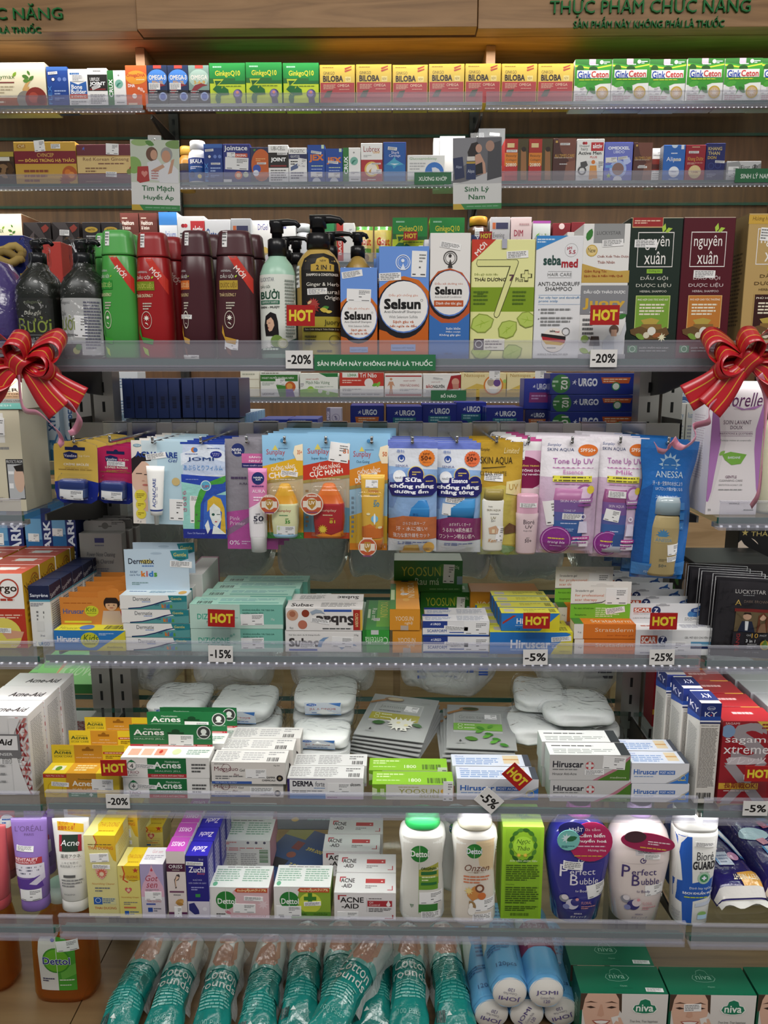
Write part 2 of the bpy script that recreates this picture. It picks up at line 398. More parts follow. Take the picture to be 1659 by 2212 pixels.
def draw(mb,fr,art,h0=.00012,mi=0):
 """returns the stickers found in the art"""
 ks=[];asp=fr.asp;fn=fr.fn;h=h0
 for el in art:
  k=el[0];h+=3.5e-5 if fr.n<=1 else 6e-5
  if k=='K':ks.append(el);continue
  if k=='R':
   _,u0,v0,u1,v1,c=el
   if fr.n<=1:
    u0,u1,v0,v1=max(0,u0),min(1,u1),max(0,v0),min(1,v1)
    if u1<=u0 or v1<=v0:continue
   n=max(1,int(math.ceil(fr.n*abs(u1-u0))));m=max(1,int(math.ceil(fr.n*.6*abs(v1-v0))))if fr.n>1 else 1
   vs=[fn(u0+(u1-u0)*i/n,v0+(v1-v0)*j/m,h)for j in range(m+1)for i in range(n+1)]
   mb.add(vs,[((j+1)*(n+1)+i,(j+1)*(n+1)+i+1,j*(n+1)+i+1,j*(n+1)+i)for j in range(m)for i in range(n)],c,mi,fr.n>1)
  elif k=='T':
   _,t,u0,v0,u1,v1,c,b,sh,rot=el
   h+=0 if fr.n<=1 else 5e-5
   vs,fs=glyphs(t,b,sh)
   if not vs:continue
   cu,cv,du,dv=(u0+u1)/2,(v0+v1)/2,u1-u0,v1-v0
   if rot:
    a=math.radians(rot);ca,sa=math.cos(a),math.sin(a)
    q=abs(round(rot))%180==90
    hu,hv=(dv/asp,du*asp)if q else(du,dv) # text's own width and height before turning
    out=[]
    for x,y,l in vs:
     px,py=(x-.5)*hu,(y-.5)*hv/asp
     out.append(fn(cu+px*ca-py*sa,cv+(px*sa+py*ca)*asp,h+l))
   else:
    out=[fn(u0+x*du,v0+y*dv,h+l)for x,y,l in vs]
   mb.add(out,fs,c,mi)
  elif k in 'EO':
   if k=='E':_,cu,cv,ru,c,rv=el
   else:_,cu,cv,ru,wd,c,rv=el
   if rv is None:rv=ru*asp
   N=24
   if k=='E':
    sheet(mb,fr,[(cu+ru*math.cos(2*math.pi*q/N),cv+rv*math.sin(2*math.pi*q/N))for q in range(N)],h,c,mi)
   else:
    f_=1-wd/ru
    pt=lambda g,q:(cu+g*ru*math.cos(2*math.pi*q/N),cv+g*rv*math.sin(2*math.pi*q/N))
    for q in range(N):sheet(mb,fr,[pt(1,q),pt(1,q+1),pt(f_,q+1),pt(f_,q)],h,c,mi)
  elif k=='P':
   pts=el[1]
   sheet(mb,fr,pts,h,el[2],mi)
  elif k=='G':
   _,kd,cu,cv,s,c,rot,sy=el
   a=math.radians(rot);ca,sa=math.cos(a),math.sin(a)
   pts=SHAPES[kd]
   sheet(mb,fr,[(cu+s*(x*ca-y*sy*sa),cv+s*(x*sa+y*sy*ca)*asp)for x,y in pts],h,c,mi)
  elif k=='L':
   _,u0,v0,u1,v1,n,c,seed=el
   r=random.Random(seed)
   for i in range(n):
    ph=(v1-v0)/n;va=v0+i*ph+ph*.22;vb=va+ph*.5
    u=u0;end=u1-(u1-u0)*(r.uniform(.2,.6)if i==n-1 and n>1 else r.uniform(0,.12))
    while u<end-1e-4:
     e=min(end,u+(u1-u0)*r.uniform(.08,.24))
     mb.add([fn(u,vb,h),fn(e,vb,h),fn(e,va,h),fn(u,va,h)],[(0,1,2,3)],c,mi)
     u=e+(u1-u0)*.025
  elif k=='B':
   _,u0,v0,u1,v1,c,rot=el
   r=random.Random(7)
   if rot:
    v=v0
    while v<v1:
     e=min(v1,v+(v1-v0)*r.choice((.02,.035,.05)))
     mb.add([fn(u0,e,h),fn(u1,e,h),fn(u1,v,h),fn(u0,v,h)],[(0,1,2,3)],c,mi)
     v=e+(v1-v0)*r.choice((.02,.03,.045))
   else:
    u=u0
    while u<u1:
     e=min(u1,u+(u1-u0)*r.choice((.02,.035,.05)))
     mb.add([fn(u,v1,h),fn(e,v1,h),fn(e,v0,h),fn(u,v0,h)],[(0,1,2,3)],c,mi)
     u=e+(u1-u0)*r.choice((.02,.03,.045))
 return ks
def stickers(fr,ks,parent):
 """white shop labels stuck on the pack, each a part of it; the square code on them is left out"""
 for(_,cu,cv,wd,ht,rot,big)in ks:
  mb=MB();a=math.radians(rot);ca,sa=math.cos(a),math.sin(a);asp=fr.asp
  def fn(u,v,h,cu=cu,cv=cv,wd=wd,ht=ht,ca=ca,sa=sa):
   x,y=(u-.5)*wd,(v-.5)*ht
   return fr.fn(cu+x*ca-y*sa,cv+(x*sa+y*ca)*asp,h)
  g=Frame(fn,wd/ht,max(1,int(fr.n*.5)))
  art=[R(0,0,1,1,'ecebea')]
  if big:art+=[L(.5,.1,.95,.46,3,'777',int(cu*99)),R(.08,.88,.3,.93,'555'),R(.62,.88,.93,.93,'555'),R(.5,.6,.62,.66,'555')]
  else:art+=[L(.06,.08,.94,.92,4,'777',int(cv*99))]
  draw(mb,g,art,.0006)
  # rim of the paper
  vs=[fn(u,v,hh)for u,v in((0,0),(1,0),(1,1),(0,1))for hh in(.0001,.0006)]
  mb.add(vs,[(0,2,3,1),(2,4,5,3),(4,6,7,5),(6,0,1,7)],'ddd')
  mk('price_sticker',mb,'matte',parent)

# ------------------------------------------------------------ kinds of packs
def spot(x0,x1,yt,Y,Z):
 """real left and right edge and height of a thing standing at depth Y on height Z"""
 yb=1106+FPX*math.tan(math.atan((EYE.z-Z)/Y)-PITCH)
 ym=(yt+yb)/2
 a,b=at(x0,ym,Y),at(x1,ym,Y)
 return a.x,b.x,at((x0+x1)/2,yt,Y).z-Z
def carton_mesh(name,W,H,D,base='f4f3f0',front=(),top=(),right=(),left=(),cols=None,mat='card',parent=None):
 mb=MB()
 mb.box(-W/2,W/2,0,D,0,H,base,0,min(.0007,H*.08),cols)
 fs=[]
 for art,fr in((front,flat((-W/2,0,H),(W,0,0),(0,0,-H),(0,-1,0))),(top,flat((-W/2,D,H),(W,0,0),(0,-D,0),(0,0,1))),(right,flat((W/2,0,H),(0,D,0),(0,0,-H),(1,0,0))),(left,flat((-W/2,D,H),(0,-D,0),(0,0,-H),(-1,0,0)))):
  if art:fs.append((fr,draw(mb,fr,art)))
 o=mk(name,mb,mat,parent)
 for fr,ks in fs:stickers(fr,ks,o)
 return o
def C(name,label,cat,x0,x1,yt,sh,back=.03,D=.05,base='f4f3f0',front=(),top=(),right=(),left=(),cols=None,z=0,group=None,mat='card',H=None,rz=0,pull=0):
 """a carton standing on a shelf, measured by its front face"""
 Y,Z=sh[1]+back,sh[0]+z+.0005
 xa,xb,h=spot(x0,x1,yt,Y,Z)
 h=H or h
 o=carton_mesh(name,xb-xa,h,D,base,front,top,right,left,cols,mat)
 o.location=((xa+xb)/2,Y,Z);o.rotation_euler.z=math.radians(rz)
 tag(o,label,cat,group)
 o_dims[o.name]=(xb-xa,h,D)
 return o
o_dims={}
def sec_at(secs,z):
 for a,b in zip(secs,secs[1:]):
  if a[0]<=z<=b[0]and b[0]>a[0]:
   t=(z-a[0])/(b[0]-a[0]);return tuple(a[i]+(b[i]-a[i])*t for i in range(1,4))
 return secs[-1][1:4]if z>secs[-1][0]else secs[0][1:4]
def wrap(secs,x0,x1,z0,z1,n=12,off=0.0):
 """print frame on the front of a lofted body, as seen from straight ahead"""
 def fn(u,v,h):
  z=z1+(z0-z1)*v;x=x0+(x1-x0)*u
  rx,ry,e=sec_at(secs,z)
  q=max(-.995,min(.995,x/rx));y=-ry*(1-abs(q)**e)**(1/e)
  nv=Vector((math.copysign(abs(q)**(e-1),q)/rx,-((1-abs(q)**e)**((e-1)/e))/ry,0)).normalized()
  return Vector((q*rx,y,z))+nv*(h+off)
 return Frame(fn,(x1-x0)/(z1-z0),n)
def side_wrap(secs,a0,a1,z0,z1,n=10):
 """print frame round a lofted body between two bearings (degrees, 0 = straight ahead, + to its right)"""
 def fn(u,v,h):
  z=z1+(z0-z1)*v;a=math.radians(a0+(a1-a0)*u)
  rx,ry,e=sec_at(secs,z);ca,sa=math.cos(a),math.sin(a)
  x=rx*math.copysign(abs(sa)**(2/e),sa);y=-ry*math.copysign(abs(ca)**(2/e),ca)
  return Vector((x,y,z))+Vector((sa,-ca,0))*(h+.0002)
 rx,ry,e=sec_at(secs,(z0+z1)/2)
 return Frame(fn,math.radians(abs(a1-a0))*(rx+ry)/2/(z1-z0),n)
def bez(p,n=12):
 """smooth curve through points (Catmull-Rom)"""
 p=[Vector(q)for q in p];q=[p[0]*2-p[1]]+p+[p[-1]*2-p[-2]];out=[]
 for i in range(1,len(q)-2):
  for k in range(n):
   t=k/n
   out.append(.5*((2*q[i])+(q[i+1]-q[i-1])*t+(2*q[i-1]-5*q[i]+4*q[i+1]-q[i+2])*t*t+(3*q[i]-q[i-1]-3*q[i+1]+q[i+2])*t**3))
 return out+[q[-2]]
def rrect(W,H,r,n=5,x=0,z=0):
 """outline of a rounded rectangle standing on z, centred on x"""
 out=[]
 for cx,cz,a0 in((W/2-r,H-r,0),(-W/2+r,H-r,90),(-W/2+r,r,180),(W/2-r,r,270)):
  for k in range(n+1):
   a=math.radians(a0+90*k/n);out.append((x+cx+r*math.cos(a),z+cz+r*math.sin(a)))
 return out[::-1]
# ------------------------------------------------------------ the room
mb=MB();mb.box(-3.2,3.2,-2.2,2.6,-.05,0);struct('floor',mb,'floor_tile')
mb=MB();mb.box(-3.2,3.2,-2.2,2.6,3.5,3.55);struct('ceiling',mb,'ceiling_white')
mb=MB();mb.box(-3.2,3.2,2.5,2.55,0,3.5);struct('wall_back',mb,'back_wood')

# shelf levels: (top of glass, depth of front edge)
S1,S2,S3,S4=(1.463,1.0),(1.061,1.0),(.853,.972),(.655,.978)
SD=(1.258,1.0) # the extra shelf of the neighbouring bays
W1,W2,W3,W4=(2.145,2.2),(1.948,2.2),(1.74,2.2),(1.372,2.2)
DK=(.402,.95)
B1,B2,B3=(1.335,1.335),(1.06,1.335),(.853,1.335) # shelves on the far side of the stand
XL,XR=-.488,.414
WL,WR=-.676,.226

def shelf(label,xa,xb,s,yb,rail=True,led=True,dots=True,brk=True,group=None,watts=2.0,lo=.013,hi=.021,ledaim=-.6):
 Z,Y=s
 r=empty('glass_shelf',((xa+xb)/2,Y,Z),label,'shelf',group)
 w2=(xb-xa)/2-.002
 mb=MB();mb.box(-w2,w2,.006,yb-Y,-.008,0,mi=0)
 mk('glass_pane',mb,'shelf_glass',r)
 for e0 in(.0035,yb-Y+.0002):
  mb=MB();mb.box(-w2,w2,e0,e0+.0023,-.008,0);mk('polished_edge',mb,'glass_edge',r)
 if rail:
  mb=MB()
  mb.box(-w2,w2,-.002,0,-lo,hi);mb.box(-w2,w2,-.004,.002,hi,hi+.0022);mb.box(-w2,w2,-.003,.012,-lo-.003,-lo)
  mb.box(-w2,w2,-.0035,-.002,-.010,-.008)
  mk('price_rail',mb,'rail_plastic',r)
 if led:
  mb=MB()
  n=int((xb-xa)/.012)
  for i in range(n if dots else 0):
   x=-w2+.01+(2*w2-.02)*i/(n-1)
   mb.box(x-.0014,x+.0014,.0125,.0145,-lo-.0022,-lo,mi=0)
  mb.box(-w2,w2,.0145,.022,-lo-.002,-.0085,mi=1)
  mk('light_strip',mb,['led','steel'],r)
  l=bpy.data.lights.new('shelf_light','AREA');l.shape='RECTANGLE';l.size=2*w2;l.size_y=.008;l.energy=watts;l.color=(1,.98,.96)
  lo_=bpy.data.objects.new('shelf_light',l);COL.objects.link(lo_)
  lo_.location=((xa+xb)/2,Y+.02,Z-lo-.006)
  lo_.rotation_euler=(math.radians(18),0,0)
 if brk:
  for x in(-w2-.004,w2+.004):
   mb=MB();d0,d1=.06,yb-Y+.004
   pts=[(d0,-.009),(d1,-.009),(d1,-.055),(d1-.06,-.05),(d0,-.018)]
   vs=[(x-.0015,y,z)for y,z in pts]+[(x+.0015,y,z)for y,z in pts]
   mb.add(vs,[(0,1,2,3,4),(9,8,7,6,5)]+[(i,(i+1)%5,5+(i+1)%5,5+i)for i in range(5)],'999')
   mk('bracket',mb,'dark_steel',r)
 return r

# the double-sided display stand: middle bay and the two neighbouring bays
GF='glass shelves of the display stand'
for nm,s,w_,li in(('top',S1,.5,1),('third',S2,.75,1),('fourth',S3,.5,1),('lowest',S4,.16,1)):
 what={'top':'carrying the shampoo bottles and cartons','third':'carrying the scar gel cartons','fourth':'carrying the acne gel cartons','lowest':'carrying soaps and shower bottles'}[nm]
 shelf('clear glass shelf with plastic price rail '+what,XL,XR,s,1.285,group=GF,watts=w_,dots=nm=='third')
 for side,xa,xb in(('beside the purple bag and its basket' if nm=='top' else 'of the bay with red and yellow cartons' if nm=='third' else 'of the bay with white cleanser cartons' if nm=='fourth' else 'of the bay with the pink tube',XL-.46,XL-.004),('of the bay holding the gold shampoo carton' if nm=='top' else 'of the bay holding the black sachets' if nm=='third' else 'of the bay holding the red box with silver letters' if nm=='fourth' else 'of the bay holding the purple night packs',XR+.004,XR+.46)):
  sh=(s[0]-.001,s[1]-.003)
  shelf('clear glass shelf '+side,xa,xb,sh,1.285,group=GF,watts=w_*.5,dots=nm=='third')
shelf('glass shelf carrying the pale sunscreen box and clear packs',XL-.46,XL-.01,SD,1.285,group=GF,watts=.3)
shelf('glass shelf carrying the white and mauve cleanser carton',XR+.006,XR+.46,SD,1.285,group=GF,watts=.3)
for s,lb in((B1,'navy cartons and blue plaster boxes'),(B2,'upper clear cotton packs'),(B3,'lower white cotton wool packs')):
 shelf('far side glass shelf of the stand under the '+lb,XL-(.46 if s is not B1 else .01),XR+(.46 if s is not B1 else .01),s,1.62,rail=False,led=False,brk=False,group=GF)
BS=(1.275,1.335)
shelf('far side glass shelf under the white tubes with blue lettering',XL-.46,XL-.02,BS,1.62,rail=False,led=False,brk=False,group=GF)
shelf('far side glass shelf under the white cartons beside the red bow',XR+.02,XR+.46,BS,1.62,rail=False,led=False,brk=False,group=GF)
for i,(Z,wt)in enumerate(((1.30,.8),(1.05,.7),(.84,.8))):
 area('far_side_fill_light',(-.03,1.60,Z),(-.03,1.45,Z-.3),1.7,.012,wt)  # added fill for the far side packs; these shelves carry no light strip

for x,lb in((-.508,'beside the white tubes with blue lettering'),(.432,'beside the long blue plaster boxes')):
 u=empty('upright',(x,1.285,0),'slotted steel upright post of the display stand '+lb,'post','upright posts of the stand')
 for dx in(-.019,.019):
  mb=MB()
  mb.box(dx-.0165,dx+.0165,0,.035,.403,1.454,'888',0)
  k=0
  for q in range(34):
   z=.42+q*.032
   if z>1.44:break
   mb.box(dx-.0022,dx+.0022,-.0006,.0005,z,z+.017,'000',1)
   mb.box(dx-.0022,dx+.0022,.0345,.0356,z,z+.017,'000',1)
  mk('slotted_strip',mb,['steel','slot'],u)

# wooden base of the stand
b=empty('base_deck',(0,.95,0),'wooden base deck of the display stand under the cotton packs','base')
sx=onz(240,2035,DK[0]).x
for xa,xb in((-1.3,sx-.001),(sx+.001,1.2)):
 mb=MB();mb.box(xa,xb,-.06,.75,DK[0]-.03,DK[0]);mk('deck_board',mb,'deck_wood',b)
mb=MB();mb.box(-1.3,1.2,-.02,.7,0,DK[0]-.03);mk('plinth',mb,'cabinet_wood',b)

# wall unit: fascia boards with raised lettering, soffit, divider, low cupboard
def fascia(label,xa,xb,y0,lines):
 r=empty('sign_board',((xa+xb)/2,y0,2.30),label,'sign','fascia boards over the wall shelves')
 h=(xb-xa)/2-.0015
 mb=MB();mb.box(-h,h,0,.05,0,.42,c=.001);mk('board',mb,'fascia_wood',r)
 for(t,xc,z0,z1,ww,bold)in lines:
  vs,fs=glyphs(t,0,0)
  n=len(vs);mb=MB();X=[xc-(xa+xb)/2+(u-.5)*ww for u,v,l in vs];Zs=[z1-2.30-v*(z1-z0)for u,v,l in vs]
  mb.add([(x,-.008,z)for x,z in zip(X,Zs)],fs,'1f7a3c')
  ed={}
  for f in fs:
   for a,c in zip(f,f[1:]+f[:1]):
    ed[(a,c)]=ed.get((a,c),0)+1
  rim=[(a,c)for(a,c)in ed if(c,a)not in ed]
  mb.add([(x,-.008,z)for x,z in zip(X,Zs)]+[(x,0,z)for x,z in zip(X,Zs)],[(a,n+a,n+c,c)for a,c in rim],'186030')
  mk('lettering',mb,'card',r)
 return r
yF=2.15
ax=lambda px,py,Y=2.15:at(px,py,Y)
def line(t,x0,x1,ya,yb,yA,bold):
 xc=(ax(x0,(ya+yb)/2).x+ax(x1,(ya+yb)/2).x)/2;ww=ax(x1,ya).x-ax(x0,ya).x
 return(t,xc,ax((x0+x1)/2,yb).z,ax((x0+x1)/2,ya).z,ww,bold)
xj0,xj1=at(298,60,yF).x,at(1031,60,yF).x
fascia('wooden sign board with green letters, its words cut by the picture edge',xj0-.95,xj0,yF,[line('THỰC PHẨM CHỨC NĂNG',-312,137,6,52,30,.035),line('SẢN PHẨM NÀY KHÔNG PHẢI LÀ THUỐC',-250,90,54,75,65,.03)])
fascia('plain wooden sign board without letters',xj0,xj1,yF-.012,[])
fascia('wooden sign board reading THỰC PHẨM CHỨC NĂNG in green letters',xj1,xj1+.95,yF,[line('THỰC PHẨM CHỨC NĂNG',1187,1620,-14,38,10,.035),line('SẢN PHẨM NÀY KHÔNG PHẢI LÀ THUỐC',1238,1563,38,62,50,.03)])
mb=MB();mb.box(-1.9,1.9,yF+.052,2.498,2.30,2.325);o=mk('soffit_board',mb,'fascia_wood');tag(o,'wooden underside board of the wall unit above the top shelf','board')
for x,lb in((WL-.02,'over the orange carton'),(WR+.02,'over the gold and red cartons')):
 mb=MB();mb.box(x-.012,x+.012,2.25,2.498,2.245,2.299);o=mk('divider_board',mb,'fascia_wood');tag(o,'short wooden divider under the wall unit soffit '+lb,'board','soffit dividers')
cb=empty('low_cupboard',(0,2.2,0),'pale wooden cupboard run below the wall shelves','cupboard')
mb=MB();mb.box(-1.9,1.9,0,.295,0,1.16);mk('carcass',mb,'cabinet_wood',cb)
mb=MB();mb.box(-1.9,1.9,-.02,.295,1.16,1.19);mk('counter_top',mb,'cabinet_wood',cb)
for i in range(6):
 mb=MB();mb.box(-1.88+i*.63,-1.88+i*.63+.61,-.018,-.001,.1,1.14,c=.002);d=mk('cupboard_door',mb,'cabinet_wood',cb)

GW='glass shelves on the wall'
for nm,s,wt in(('green, gold and white ginkgo cartons',W1,1.9),('joint and vitality cartons',W2,1.7),('cartons half hidden behind the shampoos',W3,1.3),('brain tonic cartons',W4,1.0)):
 for k,(xa,xb)in enumerate(((WL-.9,WL-.003),(WL+.003,WR-.003),(WR+.003,WR+.9))):
  sd=['ginseng bay','middle bay','bay by the green tag'][k]
  shelf('wall shelf under '+nm+', '+sd,xa,xb,(s[0]-(.0025 if k==0 else 0),s[1]),2.49,group=GW,watts=wt,brk=True)
for x,lb in((WL,'behind the white flyer of the embracing couple'),(WR,'behind the grey flyer with the blue jar'),(WR+.92,'beside the green tag at the picture edge')):
 u=empty('wall_upright',(x,2.478,0),'slotted dark steel wall upright '+lb,'post','wall uprights')
 mb=MB();mb.box(-.014,.014,0,.02,.9+.3,2.28,'333',0)
 for q in range(30):
  mb.box(-.004,.004,-.0006,.0005,1.22+q*.034,1.236+q*.034,'000',1)
 mk('slotted_strip',mb,['dark_steel','slot'],u)
# ------------------------------------------------------------ packs on the wall shelves
CG='cartons on the top wall shelf'
def C1(label,x0,x1,yt,front=(),base='f4f3f0',D=.07,back=.02,**k):return C('carton',label,'carton',x0,x1,yt,W1,back,D,base,front,**k)
def C2(label,x0,x1,yt,front=(),base='f4f3f0',D=.07,back=.02,**k):return C('carton',label,'carton',x0,x1,yt,W2,back,D,base,front,**k)
def C3(label,x0,x1,yt,front=(),base='f4f3f0',D=.07,back=.02,**k):return C('carton',label,'carton',x0,x1,yt,W3,back,D,base,front,**k)
def C4(label,x0,x1,yt,front=(),base='f4f3f0',D=.07,back=.02,**k):return C('carton',label,'carton',x0,x1,yt,W4,back,D,base,front,**k)
def ginseng(w_):
 return[T(w_,.28,.27,.63,.4,'3d6b2c',.0),R(.18,.44,.62,.47,'7a3030'),L(.3,.52,.62,.72,3,'b9a98a'),R(0,.8,1,1,'a8592c'),L(.03,.86,.5,.94,1,'e8d8c0'),G('leaf',.63,.27,.07,'7fa32c',-50),G('leaf',.76,.33,.09,'4c7a2e',20),G('leaf',.83,.36,.08,'4c7a2e',-40),G('leaf',.77,.42,.09,'5c8a35',0),G('leaf',.8,.24,.06,'4c7a2e',60),G('swirl',.77,.6,.2,'d8a968',-50),G('drop',.76,.68,.13,'d8a968',30),E(.74,.85,.1,'8f8a80'),E(.87,.83,.13,'8a2f26'),E(.84,.8,.06,'b24a38'),E(.93,.86,.05,'6d1f1a')]
C1('cream ginseng carton with brown base band on the top wall shelf',-80,99,135,ginseng('Identymax'),'efe4c4',.1,cols={'t':'e9dfc0'})
def kflex(o=0):return[R(0,0,1,.1,'3a66b0'),E(.3,.32,.1,'16264d'),E(.3,.32,.07,'e8e8f0'),E(.6,.32,.09,'6b86c8'),E(.85,.32,.09,'6b86c8'),T('FLEX',.04,.48,.2,.95,'4f9be0',.01,0,-90),L(.33,.58,.9,.72,2,'9fb6e0'),L(.33,.78,.8,.86,2,'7d97cc'),K(.3,.16,.45,.12,-4)]
C1('deep blue joint carton with three round pictures beside the cream ginseng carton',102,147,144,kflex(),'1d4596',.08)
C1('white carton with a curved blue panel and orange strip on the top wall shelf',148,190,149,[P([(.1,.33),(.5,.42),(.92,.33),(.95,.68),(.05,.68)],'2e63b0'),T('Bone',.15,.42,.7,.54,'fff',.02),T('Builder',.12,.55,.9,.67,'fff',.02),R(.04,.68,.96,.8,'d0562a'),T('& VITAMIN K2',.12,.71,.88,.77,'fff'),L(.1,.85,.9,.97,2,'aaa'),L(.1,.08,.6,.18,1,'3a70b0'),K(.5,.24,.6,.3)])
def joint():return[R(0,.17,1,.6,'23211f'),T('UBIFLEX',.12,.25,.62,.34,'ddd',.015),T('JOINT',.1,.36,.9,.48,'fff',.04),L(.3,.04,.7,.12,1,'999'),L(.1,.68,.88,.95,5,'999'),R(.1,.54,.9,.58,'8a2c2c'),K(.42,.5,.45,.16,-20)]
C1('white and black carton between white cartons on the top wall shelf',190,232,147,joint())
def crux():
 return[R(0,0,.33,1,'2f7a3a'),T('CRUX',.06,.25,.28,.75,'fff',.03,0,-90),G('cross',.62,.14,.1,'888'),E(.63,.38,.22,'7fb9a8'),G('swirl',.63,.4,.34,'2f7f6a',-20),L(.45,.68,.9,.76,2,'aaa'),L(.45,.88,.9,.93,1,'888')]
C1('white carton with a green side strip and teal swirl on the top wall shelf',233,272,152,crux())
C1('orange carton with a yellow oval on the top wall shelf',272,318,141,[E(.5,.3,.5,'e89a30',.17),T('OmegaDHA',.05,.2,.92,.31,'c2362a',.025),L(.5,.33,.9,.38,1,'e8d8a0'),T('DHA',.1,.46,.42,.54,'fff',.02),E(.72,.6,.08,'f0b0a0'),E(.6,.57,.06,'f0d8c8'),E(.82,.65,.05,'f0c8b8'),E(.38,.76,.11,'f4e8e0'),R(.08,.93,.5,.98,'f0d0b0')],'d9602a')
def omega(c0,glow,t2):
 return[R(0,0,1,.62,c0),E(.5,.32,.48,glow,.22),R(.33,0,.72,.08,'b8443a'),T('OMEGA-3' if t2=='FISH OIL' else 'OMEGA',.1,.24,.92,.36,'e8e4da',.03),T(t2,.25,.38,.8,.47,'d6a640',.03),G('swirl',.5,.58,.9,'8a3038',-8),E(.75,.78,.2,'9fb0d8'),E(.75,.78,.14,'4a66b8'),L(.08,.62,.5,.88,4,'9a9a9a')]
a=C1('black fish oil carton with blue glow beside the orange carton',318,362,141,omega('1b2c50','4a86d8','FISH OIL')+[K(.35,.52,.55,.3)],'23232b')
C1('black fish oil carton with blue glow beside the grey-green one',363,407,141,omega('1b2c50','4a86d8','FISH OIL')+[K(.35,.52,.55,.3)],'23232b')
C1('grey-green to black fish oil carton on the top wall shelf',408,452,141,omega('7f9a90','a9c2b6','3-6-9'),'26262a')
def ginq10(hot=0):
 return[R(0,0,1,.47,'1f8a3c'),R(0,.36,.72,.48,'2a6a30'),R(.26,.42,1,.5,'206a34'),T('GinkgoQ10',.16,.18,.86,.34,'d8d23a',.02),L(.1,.06,.35,.13,1,'9fd0b0'),P([(.1,.38),(.4,.38),(.16,.6)],'b8c832'),P([(.14,.42),(.34,.42),(.18,.54)],'1d5a2c'),L(.3,.53,.9,.57,1,'5a7a20'),G('ginkgo',.3,.72,.48,'1f6a32',15),G('leaf',.22,.86,.3,'1f6a32',80),E(.78,.74,.13,'4a4a6a'),E(.76,.72,.09,'8a78b8'),E(.77,.7,.04,'e0907a'),P([(.7,.82),(.86,.82),(.9,1),(.72,1)],'4a4a6a'),R(0,.97,1,1,'1f7a34')]
g0=C1('green and lime ginkgo carton, first from the grey-green carton on the top wall shelf',453,530,136,ginq10(),'c4d832',group='green and lime ginkgo cartons',cols={'t':'1f8a3c','r':'1f8a3c','l':'a8c030'})
def spread(o,n,x1,x2,y,Y,label,group=None):
 """n copies side by side between two picture columns"""
 o['group']=group or o.get('group')
 for i in range(1,n):
  x=x1+(x2-x1)*i/(n-1)
  p=at(x,y,Y)
  dup(o,(p.x,o.location.y+random.Random(i).uniform(-.003,.003),o.location.z),label.format(ORD[i]),o.get('group'),rz=math.radians(random.Random(i*3+n).uniform(-1,1)))
spread(g0,3,491,650,180,2.22,'green and lime ginkgo carton, {} from the grey-green carton on the top wall shelf')
def biloba():
 return[R(.02,.02,.98,.45,'d9b94a'),R(.02,.45,.98,.98,'a8262c'),T('GINKGO',.1,.17,.42,.25,'3a2a18',.01),T('BILOBA',.09,.27,.66,.43,'2a1c12',.045),R(.72,.3,.88,.43,'e8d488'),T('NEW',.74,.33,.86,.4,'7a5a20'),L(.08,.05,.4,.09,1,'a07a28'),P([(.7,.09),(.9,.03),(.9,.06),(.72,.13)],'b04030'),P([(.7,.15),(.9,.1),(.9,.13),(.72,.19)],'b04030'),T('OMEGA',.5,.49,.84,.56,'e8c8b0',.01),L(.1,.49,.46,.62,4,'d8a890'),P([(.2,.66),(.36,.64),(.28,.82),(.1,.82)],'3a3a20'),L(.55,.6,.85,.64,1,'d09080')]
b0=C1('gold and red ginkgo carton, first from the green and lime cartons',691,767,140,biloba(),'d4b23e',group='gold and red ginkgo cartons',mat='plastic')
spread(b0,7,729,1200,180,2.22,'gold and red ginkgo carton, {} from the green and lime cartons')
def ceton():
 return[P([(0,0),(1,0),(1,.55),(.7,.56),(.4,.66),(0,.6)],'3f9a30'),P([(0,0),(1,0),(1,.1),(.5,.16),(0,.1)],'2c6a2a'),P([(0,.13),(.5,.2),(1,.12),(1,.15),(.5,.23),(0,.17)],'c8d040'),E(.14,.22,.1,'2a5a24'),E(.5,.22,.12,'24501f',.06),R(.38,0,.56,.12,'c8a8b8'),E(.72,.07,.05,'ddd'),L(.78,.05,.95,.12,2,'e0e8f0'),L(.4,.11,.64,.15,1,'eee'),R(.06,.25,.94,.43,'e8ece4'),T('Gink',.08,.27,.44,.44,'2a48a8',.03),T('Ceton',.45,.27,.92,.42,'c83a3a',.03),L(.12,.45,.8,.49,1,'d8e040'),G('ginkgo',.4,.68,.36,'3f9a3a',20),G('leaf',.2,.58,.3,'4fa83a',-20),G('leaf',.5,.72,.24,'2f7a2c',40),E(.77,.77,.165,'c8a838'),E(.77,.77,.13,'d8b890'),G('flower',.77,.77,.2,'e8d8c8'),L(.04,.84,.55,.96,3,'c8a0a8')]
c0=C1('green and white ginkgo carton, first from the gold and red cartons',1241,1320,128,ceton()+[K(.16,.72,.3,.2,0,1)],'f2f2ee',.09,group='green and white ginkgo cartons',cols={'t':'3f8a30','b':'e8e8e0'})
spread(c0,6,1280,1684,175,2.22,'green and white ginkgo carton, {} from the gold and red cartons')

